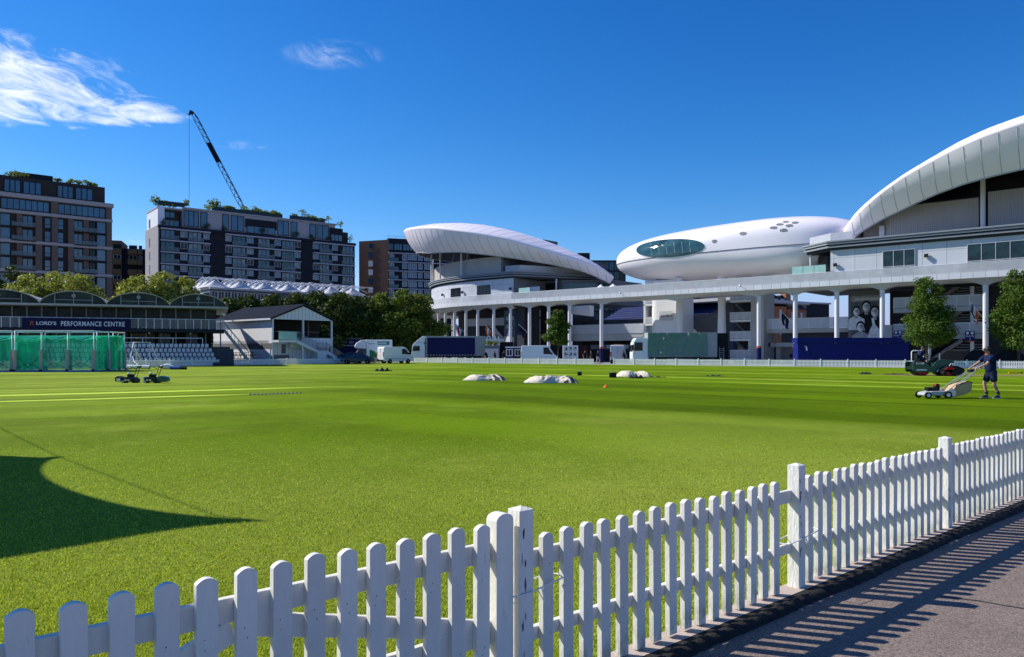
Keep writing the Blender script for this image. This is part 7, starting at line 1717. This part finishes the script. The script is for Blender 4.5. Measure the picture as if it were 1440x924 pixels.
    skin_mesh('shirt', v, e_, r, top, t)
    v = [pel + V3((0, 0, .13)), pel - V3((0, 0, .05))]; r = [(.185, .172), (.185, .175)]; e_ = [(0, 1)]
    for s in 'LR':
        hp, kn, an = P['hip' + s], P['knee' + s], P['ank' + s]; k = 1; pts = [hp.lerp(kn, .12), hp.lerp(kn, .5), hp.lerp(kn, .86)] if shorts else [hp.lerp(kn, .12), kn, kn.lerp(an, .9)]; rr = [.128, .118, .112] if shorts else [.115, .082, .062]
        for p, q in zip(pts, rr): v.append(p); r.append(q); e_.append((k, len(v) - 1)); k = len(v) - 1
    skin_mesh('shorts' if shorts else 'trousers', v, e_, r, legs, t)
    for s in 'LR':
        an, toe, kn = P['ank' + s], P['toe' + s], P['knee' + s]; dx = (toe - an); dx.z = 0; dx.normalize(); heel = V3((an.x, an.y, toe.z)) - dx * .05
        sh_ = skin_mesh('shoe', [heel + V3((0, 0, .012)), an.lerp(toe, .5) + V3((0, 0, -.005)), toe + dx * .03 + V3((0, 0, .002)), an + V3((0, 0, -.01))], [(0, 1), (1, 2), (1, 3)], [(.046, .04), (.052, .045), (.042, .03), .05], 'shoe', t, 1)
        sole = MB(); sd_ = V3((-dx.y, dx.x, 0)); z = toe.z - .034; sole.prism([V3((p.x, p.y, z)) for p in (heel - dx * .04 + sd_ * .035, heel - dx * .04 - sd_ * .035, toe - sd_ * .045, toe + dx * .075 - sd_ * .02, toe + dx * .075 + sd_ * .02, toe + sd_ * .045)], (0, 0, .022)); sole.build('sole', 'shoe_sole', sh_)
        if shorts: mb = MB(); mb.tube([an.lerp(kn, .0), an.lerp(kn, .3)], [.047, .056], 10); mb.build('sock', 'sock', t)
    return t
# --- the man pushing the mower (faces -X of the world: local +x turned round)
k_ = .02463
man = person('man in navy shirt, shorts and ear defenders walking behind the lawn mower', (gx(1395, 26.6), 26.6, 0), math.pi, dict(
    pelvis=(.03, 0, .90), chest=(.10, 0, 1.30), neck=(.14, 0, 1.52), head=(.17, 0, 1.67), look=(1, 0, -.12),
    shL=(.12, -.20, 1.43), elL=(.36, -.24, 1.20), wrL=(.60, -.21, 1.06), shR=(.12, .20, 1.43), elR=(.34, .25, 1.18), wrR=(.60, .21, 1.06),
    hipL=(.03, -.10, .86), kneeL=(.20, -.11, .50), ankL=(.10, -.12, .115), toeL=(.26, -.13, .036),
    hipR=(.02, .10, .86), kneeR=(-.01, .11, .49), ankR=(-.16, .12, .125), toeR=(-.01, .13, .036)), sleeves='short', headset=True, grip=(.2, 0, -1))
# --- his rotary mower
def lawn_mower():
    X0, Y0 = gx(1395, 26.6), 26.6; t = thing('lawn_mower', 'white rotary lawn mower with a tan grass bag and red engine', 'mower', (X0, Y0, 0), math.pi); w = .27
    mb = MB(); mb.prism([(2.46, -w, .10), (2.44, -w, .20), (2.2, -w, .25), (1.75, -w, .26), (1.58, -w, .2), (1.58, -w, .09)], (0, 2 * w, 0)); mb.build('deck', 'mower_deck', t, bevel=.03)
    for x, r in ((2.38, .115), (1.70, .13)):
        for s in (-1, 1):
            mb = MB(); mb.lathe([(r * .7, -.035), (r, -.03), (r, .03), (r * .7, .035)], (x, s * (w + .04), r), 20, axis='y'); wl = mb.build('wheel', 'rubber', t); mb = MB(); mb.lathe([(r * .55, -.042), (r * .55, .042)], (x, s * (w + .04), r), 14, axis='y'); mb.build('rim', 'sign_white' if x > 2 else 'alu', wl)
    mb = MB(); mb.lathe([(.17, .25), (.17, .33), (.13, .36)], (2.08, 0, 0), 16); mb.box(1.98, 2.28, -.12, .12, .26, .38); e = mb.build('engine', 'machine_black', t, bevel=.01)
    mb = MB(); mb.ball((1.93, .02, .45), .08, 0, 12, 8, (1, 1, .8)); mb.build('engine_cover', 'machine_red', e); mb = MB(); mb.box(1.85, 1.99, -.1, .1, .26, .5); mb.build('fuel_tank', 'machine_black', e, bevel=.03)
    for s in (-1, 1):
      mb = MB(); mb.prism([(1.75, s * (w + .015), .1), (1.45, s * (w + .015), .08), (1.42, s * (w + .015), .24), (1.55, s * (w + .015), .36), (1.68, s * (w + .015), .3)], (0, .03, 0)); mb.build('wheel_guard', 'alu', t)
    mb = MB()
    for s in (-1, 1): mb.tube([(1.72, s * .23, .24), (1.55, s * .235, .36), (.72, s * .22, .94), (.62, s * .21, 1.0)], .016, 8); mb.tube([(1.62, s * .2, .22), (1.5, s * .21, .3), (.95, s * .2, .72), (.70, s * .19, .92)], .012, 6)
    mb.tube([(.61, -.3, 1.0), (.58, -.28, 1.035), (.56, 0, 1.04), (.58, .28, 1.035), (.61, .3, 1.0)], .017, 8); mb.build('handle', 'alu', t)
    mb = MB(); mb.box(.66, .80, -.1, .1, .9, 1.0); mb.tube([(.66, -.25, .98), (.52, 0, 1.0), (.66, .25, .98)], .012, 6); mb.build('control', 'machine_black', t)
    bag = [(1.56, .22), (1.38, .44), (.96, .59), (.81, .53), (.83, .27), (1.02, .15), (1.42, .05), (1.53, .08)]
    rows = []
    for j, (f, y) in enumerate(((.9, -.26), (1.0, -.21), (1.03, -.1), (1.03, .1), (1.0, .21), (.9, .26))): rows.append([(1.18 + (x - 1.18) * f, y, .3 + (z - .3) * f) for x, z in bag])
    mb = MB(); mb.loft(rows, True, True, 0, True); b = mb.build('grass_bag', 'bag_tan', t)
    mb = MB(); mb.tube([(x, -.235, z + .01) for x, z in bag[1:4]], .013, 6); mb.tube([(x, .235, z + .01) for x, z in bag[1:4]], .013, 6); mb.tube([(.81, -.22, .53), (.81, .22, .53)], .013, 6); mb.build('bag_frame', 'machine_black', b)
lawn_mower()
# --- green roller and its driver
def roller():
    Y0 = 52.0; s = .0481; t = thing('pitch_roller', 'long green pitch roller with a seated driver, near the right edge of the field', 'roller', (gx(1277, Y0), Y0, 0), 0)
    q = lambda x, y: ((x / 14.2 - 7) * s, (528.6 - (475 + y / 14.2)) * s); w = .55
    side = [q(*p) for p in ((118, 505), (165, 478), (345, 500), (395, 505), (425, 562), (495, 570), (560, 480), (625, 445), (640, 640), (600, 665), (540, 692), (150, 690), (118, 655))]
    mb = MB(); mb.prism([(x, -w, z) for x, z in side], (0, .06, 0)); mb.build('side_plate', 'machine_green', t, bevel=.01); mb = MB(); mb.prism([(x, w - .06, z) for x, z in side], (0, .06, 0)); mb.build('side_plate', 'machine_green', t, bevel=.01)
    lo = [(x, z) for x, z in side]; mb = MB(); mb.box(.1, 1.75, -w + .061, w - .061, .42, .62); mb.build('floor_plate', 'machine_dark_green', t)
    h = [q(*p) for p in ((626, 446), (905, 446), (945, 500), (860, 520), (745, 600), (660, 665), (626, 660))]; mb = MB(); mb.prism([(x, -w * .96, z) for x, z in h], (0, w * 1.92, 0)); mb.build('bonnet', 'machine_green', t, bevel=.03)
    mb = MB(); c = q(325, 600); mb.lathe([(.1, -.47), (.47, -.47), (.5, -.45), (.5, .45), (.47, .47), (.1, .47)], (c[0], 0, .5), 30, axis='y'); mb.build('rear_drum', 'machine_black', t)
    mb = MB(); mb.lathe([(.45, -.485), (.45, -.475)], (c[0] - .02, 0, .5), 30, axis='y'); mb.build('drum_rim', 'machine_red', t)
    mb = MB(); c2 = q(800, 640); mb.lathe([(.1, -.5), (.47, -.5), (.5, -.48), (.5, .48), (.47, .5), (.1, .5)], (c2[0] - .1, 0, .5), 28, axis='y'); mb.build('front_drum', 'machine_black', t)
    mb = MB(); mb.box(*[q(180, 0)[0], q(385, 0)[0]], -w - .012, -w - .002, q(0, 655)[1], q(0, 630)[1]); mb.build('marking', 'sign_white', t)
    mb = MB(); mb.box(q(170, 0)[0], q(330, 0)[0], -w - .014, -w - .002, q(0, 530)[1], q(0, 500)[1]); mb.build('badge', 'sign_white', t); mb = MB(); mb.box(q(195, 0)[0], q(275, 0)[0], -w - .02, -w - .0145, q(0, 522)[1], q(0, 508)[1]); mb.build('badge_mark', 'flag_red', t)
    mb = MB(); mb.prism([(x, -w - .012, z) for x, z in [q(*p) for p in ((570, 680), (620, 630), (625, 650), (590, 685))]], (0, .01, 0)); mb.build('decal', 'tube_white', t)
    mb = MB(); mb.box(.55, .95, -.3, .3, .95, 1.05); st = mb.build('seat', 'machine_black', t, bevel=.03)
    mb = MB(); mb.tube([(.46, .42, .95), (.46, .42, 1.6), (.54, .42, 1.68), (1.2, .42, 1.68), (1.28, .42, 1.6), (1.28, .42, .95)], .04, 8); mb.build('roll_bar', 'tube_white', t); mb = MB(); mb.box(.5, .57, -.22, .22, 1.05, 1.5); mb.build('seat_back', 'machine_black', t, bevel=.03)
    mb = MB(); mb.tube([(1.75, 0, 1.0), (1.5, 0, 1.32)], .03, 8); mb.lathe([(.17, -.012), (.19, 0), (.17, .012)], (0, 0, 0), 18); o = mb.build('steering_column', 'machine_black', t)
    mb = MB(); mb.tube([(1.47 + .06 * math.cos(a), .19 * math.sin(a), 1.33 + .17 * math.cos(a)) for a in np.linspace(0, 2 * math.pi, 17)], .014, 6); mb.build('steering_wheel', 'machine_black', t)
    mb = MB(); mb.box(1.6, 1.95, -.25, .25, .9, 1.22); mb.build('dashboard', 'machine_black', t, bevel=.03); mb = MB(); mb.tube([(2.3, .3, 1.02), (2.3, .3, 1.5)], .04, 8); mb.build('exhaust', 'steel', t)
    person('roller driver in a navy shirt and dark cap, sitting on the green roller', (gx(1277, Y0), Y0, 0), 0, dict(
        pelvis=(.78, 0, 1.14), chest=(.80, 0, 1.52), neck=(.90, 0, 1.70), head=(.99, 0, 1.83), look=(1, 0, -.25),
        shL=(.84, .19, 1.62), elL=(1.08, .24, 1.40), wrL=(1.36, .17, 1.36), shR=(.84, -.19, 1.62), elR=(1.08, -.25, 1.38), wrR=(1.36, -.17, 1.34),
        hipL=(.74, .10, 1.12), kneeL=(1.19, .17, 1.12), ankL=(1.22, .17, .74), toeL=(1.38, .17, .665), hipR=(.74, -.10, 1.12), kneeR=(1.19, -.2, 1.12), ankR=(1.24, -.2, .74), toeR=(1.40, -.2, .665)), sleeves='short', hat='cap', grip=(0, 0, -1))
    # red and black machine beside it
    m = thing('pitch_machine', 'low black and red machine with a rounded hood beside the green roller', 'mower', (gx(1322, 51.3), 51.3, 0)); r = lambda x, y: ((x / 14.2 - 52) * .0475, (528.6 - (475 + y / 14.2)) * .0475)
    hood = [r(*p) for p in ((742, 640), (850, 572), (1010, 555), (1130, 600), (1172, 635), (1140, 715), (1090, 745), (985, 745), (975, 640))]; mb = MB(); mb.prism([(x, -.42, z) for x, z in hood], (0, .84, 0)); mb.build('hood', 'machine_black', m, bevel=.05)
    mb = MB(); mb.prism([(x, -.47, z) for x, z in [r(*p) for p in ((800, 590), (900, 582), (955, 610), (950, 632), (760, 632))]], (0, .05, 0)); mb.prism([(x, -.47, z) for x, z in [r(*p) for p in ((775, 690), (850, 690), (900, 745), (800, 745))]], (0, .05, 0)); mb.build('red_cover', 'machine_red', m)
    mb = MB(); c = r(945, 700); mb.lathe([(.19, -.46), (.19, .46)], (c[0], 0, .19), 18, axis='y'); mb.lathe([(.19, -.46), (.19, .46)], (r(790, 0)[0], 0, .19), 18, axis='y'); mb.build('drum', 'machine_black', m)
    mb = MB(); mb.tube([r(870, 560)[:1] + (-.3,) + r(870, 560)[1:], r(900, 520)[:1] + (-.3,) + r(0, 520)[1:], r(1000, 530)[:1] + (-.3,) + r(0, 530)[1:]], .03, 6); mb.tube([r(870, 560)[:1] + (.3,) + r(870, 560)[1:], r(900, 520)[:1] + (.3,) + r(0, 520)[1:], r(1000, 530)[:1] + (.3,) + r(0, 530)[1:]], .03, 6); mb.build('rail', 'tube_white', m)
roller()
# --- small figures behind the fence and at the gate
def stand(label, px, Y, rz, top, legs, shorts=False, lean=0, z=0, hat='hair', walk=.0):
    person(label, (gx(px, Y), Y, z), rz, dict(pelvis=(0, 0, .93), chest=(.02 + lean * .2, 0, 1.34), neck=(.04 + lean * .3, 0, 1.55), head=(.07 + lean * .35, 0, 1.69),
        shL=(.02 + lean * .25, .2, 1.46), elL=(.04 + lean * .35, .25, 1.17), wrL=(.16 + lean * .5, .22, .93 + lean * .1), shR=(.02 + lean * .25, -.2, 1.46), elR=(.0 + lean * .35, -.25, 1.17), wrR=(.1 + lean * .5, -.23, .93 + lean * .1),
        hipL=(0, .1, .89), kneeL=(.03 + walk, .11, .5), ankL=(walk * .8, .11, .1), toeL=(.15 + walk, .12, .036), hipR=(0, -.1, .89), kneeR=(.02 - walk * .3, -.11, .5), ankR=(-walk, -.11, .1), toeR=(.15 - walk, -.12, .036)), top=top, legs=legs, shorts=shorts, sleeves='short' if shorts else True, hat=hat, group='people near the far fence', face=False)
stand('person in dark shorts standing on the grass by the gap in the fence', 822.5, 100.2, R(-80), 'cloth_dark', 'cloth_dark', True)
stand('person in dark clothes walking through the gap in the far fence', 840.5, 103.5, R(-30), 'cloth_dark', 'cloth_pale', False, walk=.22)
stand('person in dark clothes in front of the dark red kiosk', 831.5, 104.5, R(200), 'cloth_dark', 'cloth_dark')
stand('person in dark clothes crouched over beside the rear of the grey-blue van', 878.5, 103, R(180), 'cloth_dark', 'cloth_dark', lean=.5)
stand('person in black bending over at the tail of the navy lorry', 685, 110.5, R(150), 'black', 'cloth_dark', lean=.9)
stand('person in black standing in front of the hedge-topped bar', 696.5, 110.5, R(170), 'black', 'black', lean=.25)
stand('person in black in front of the black stall beside the purple kiosk', 708.5, 110.8, R(-60), 'black', 'cloth_dark')
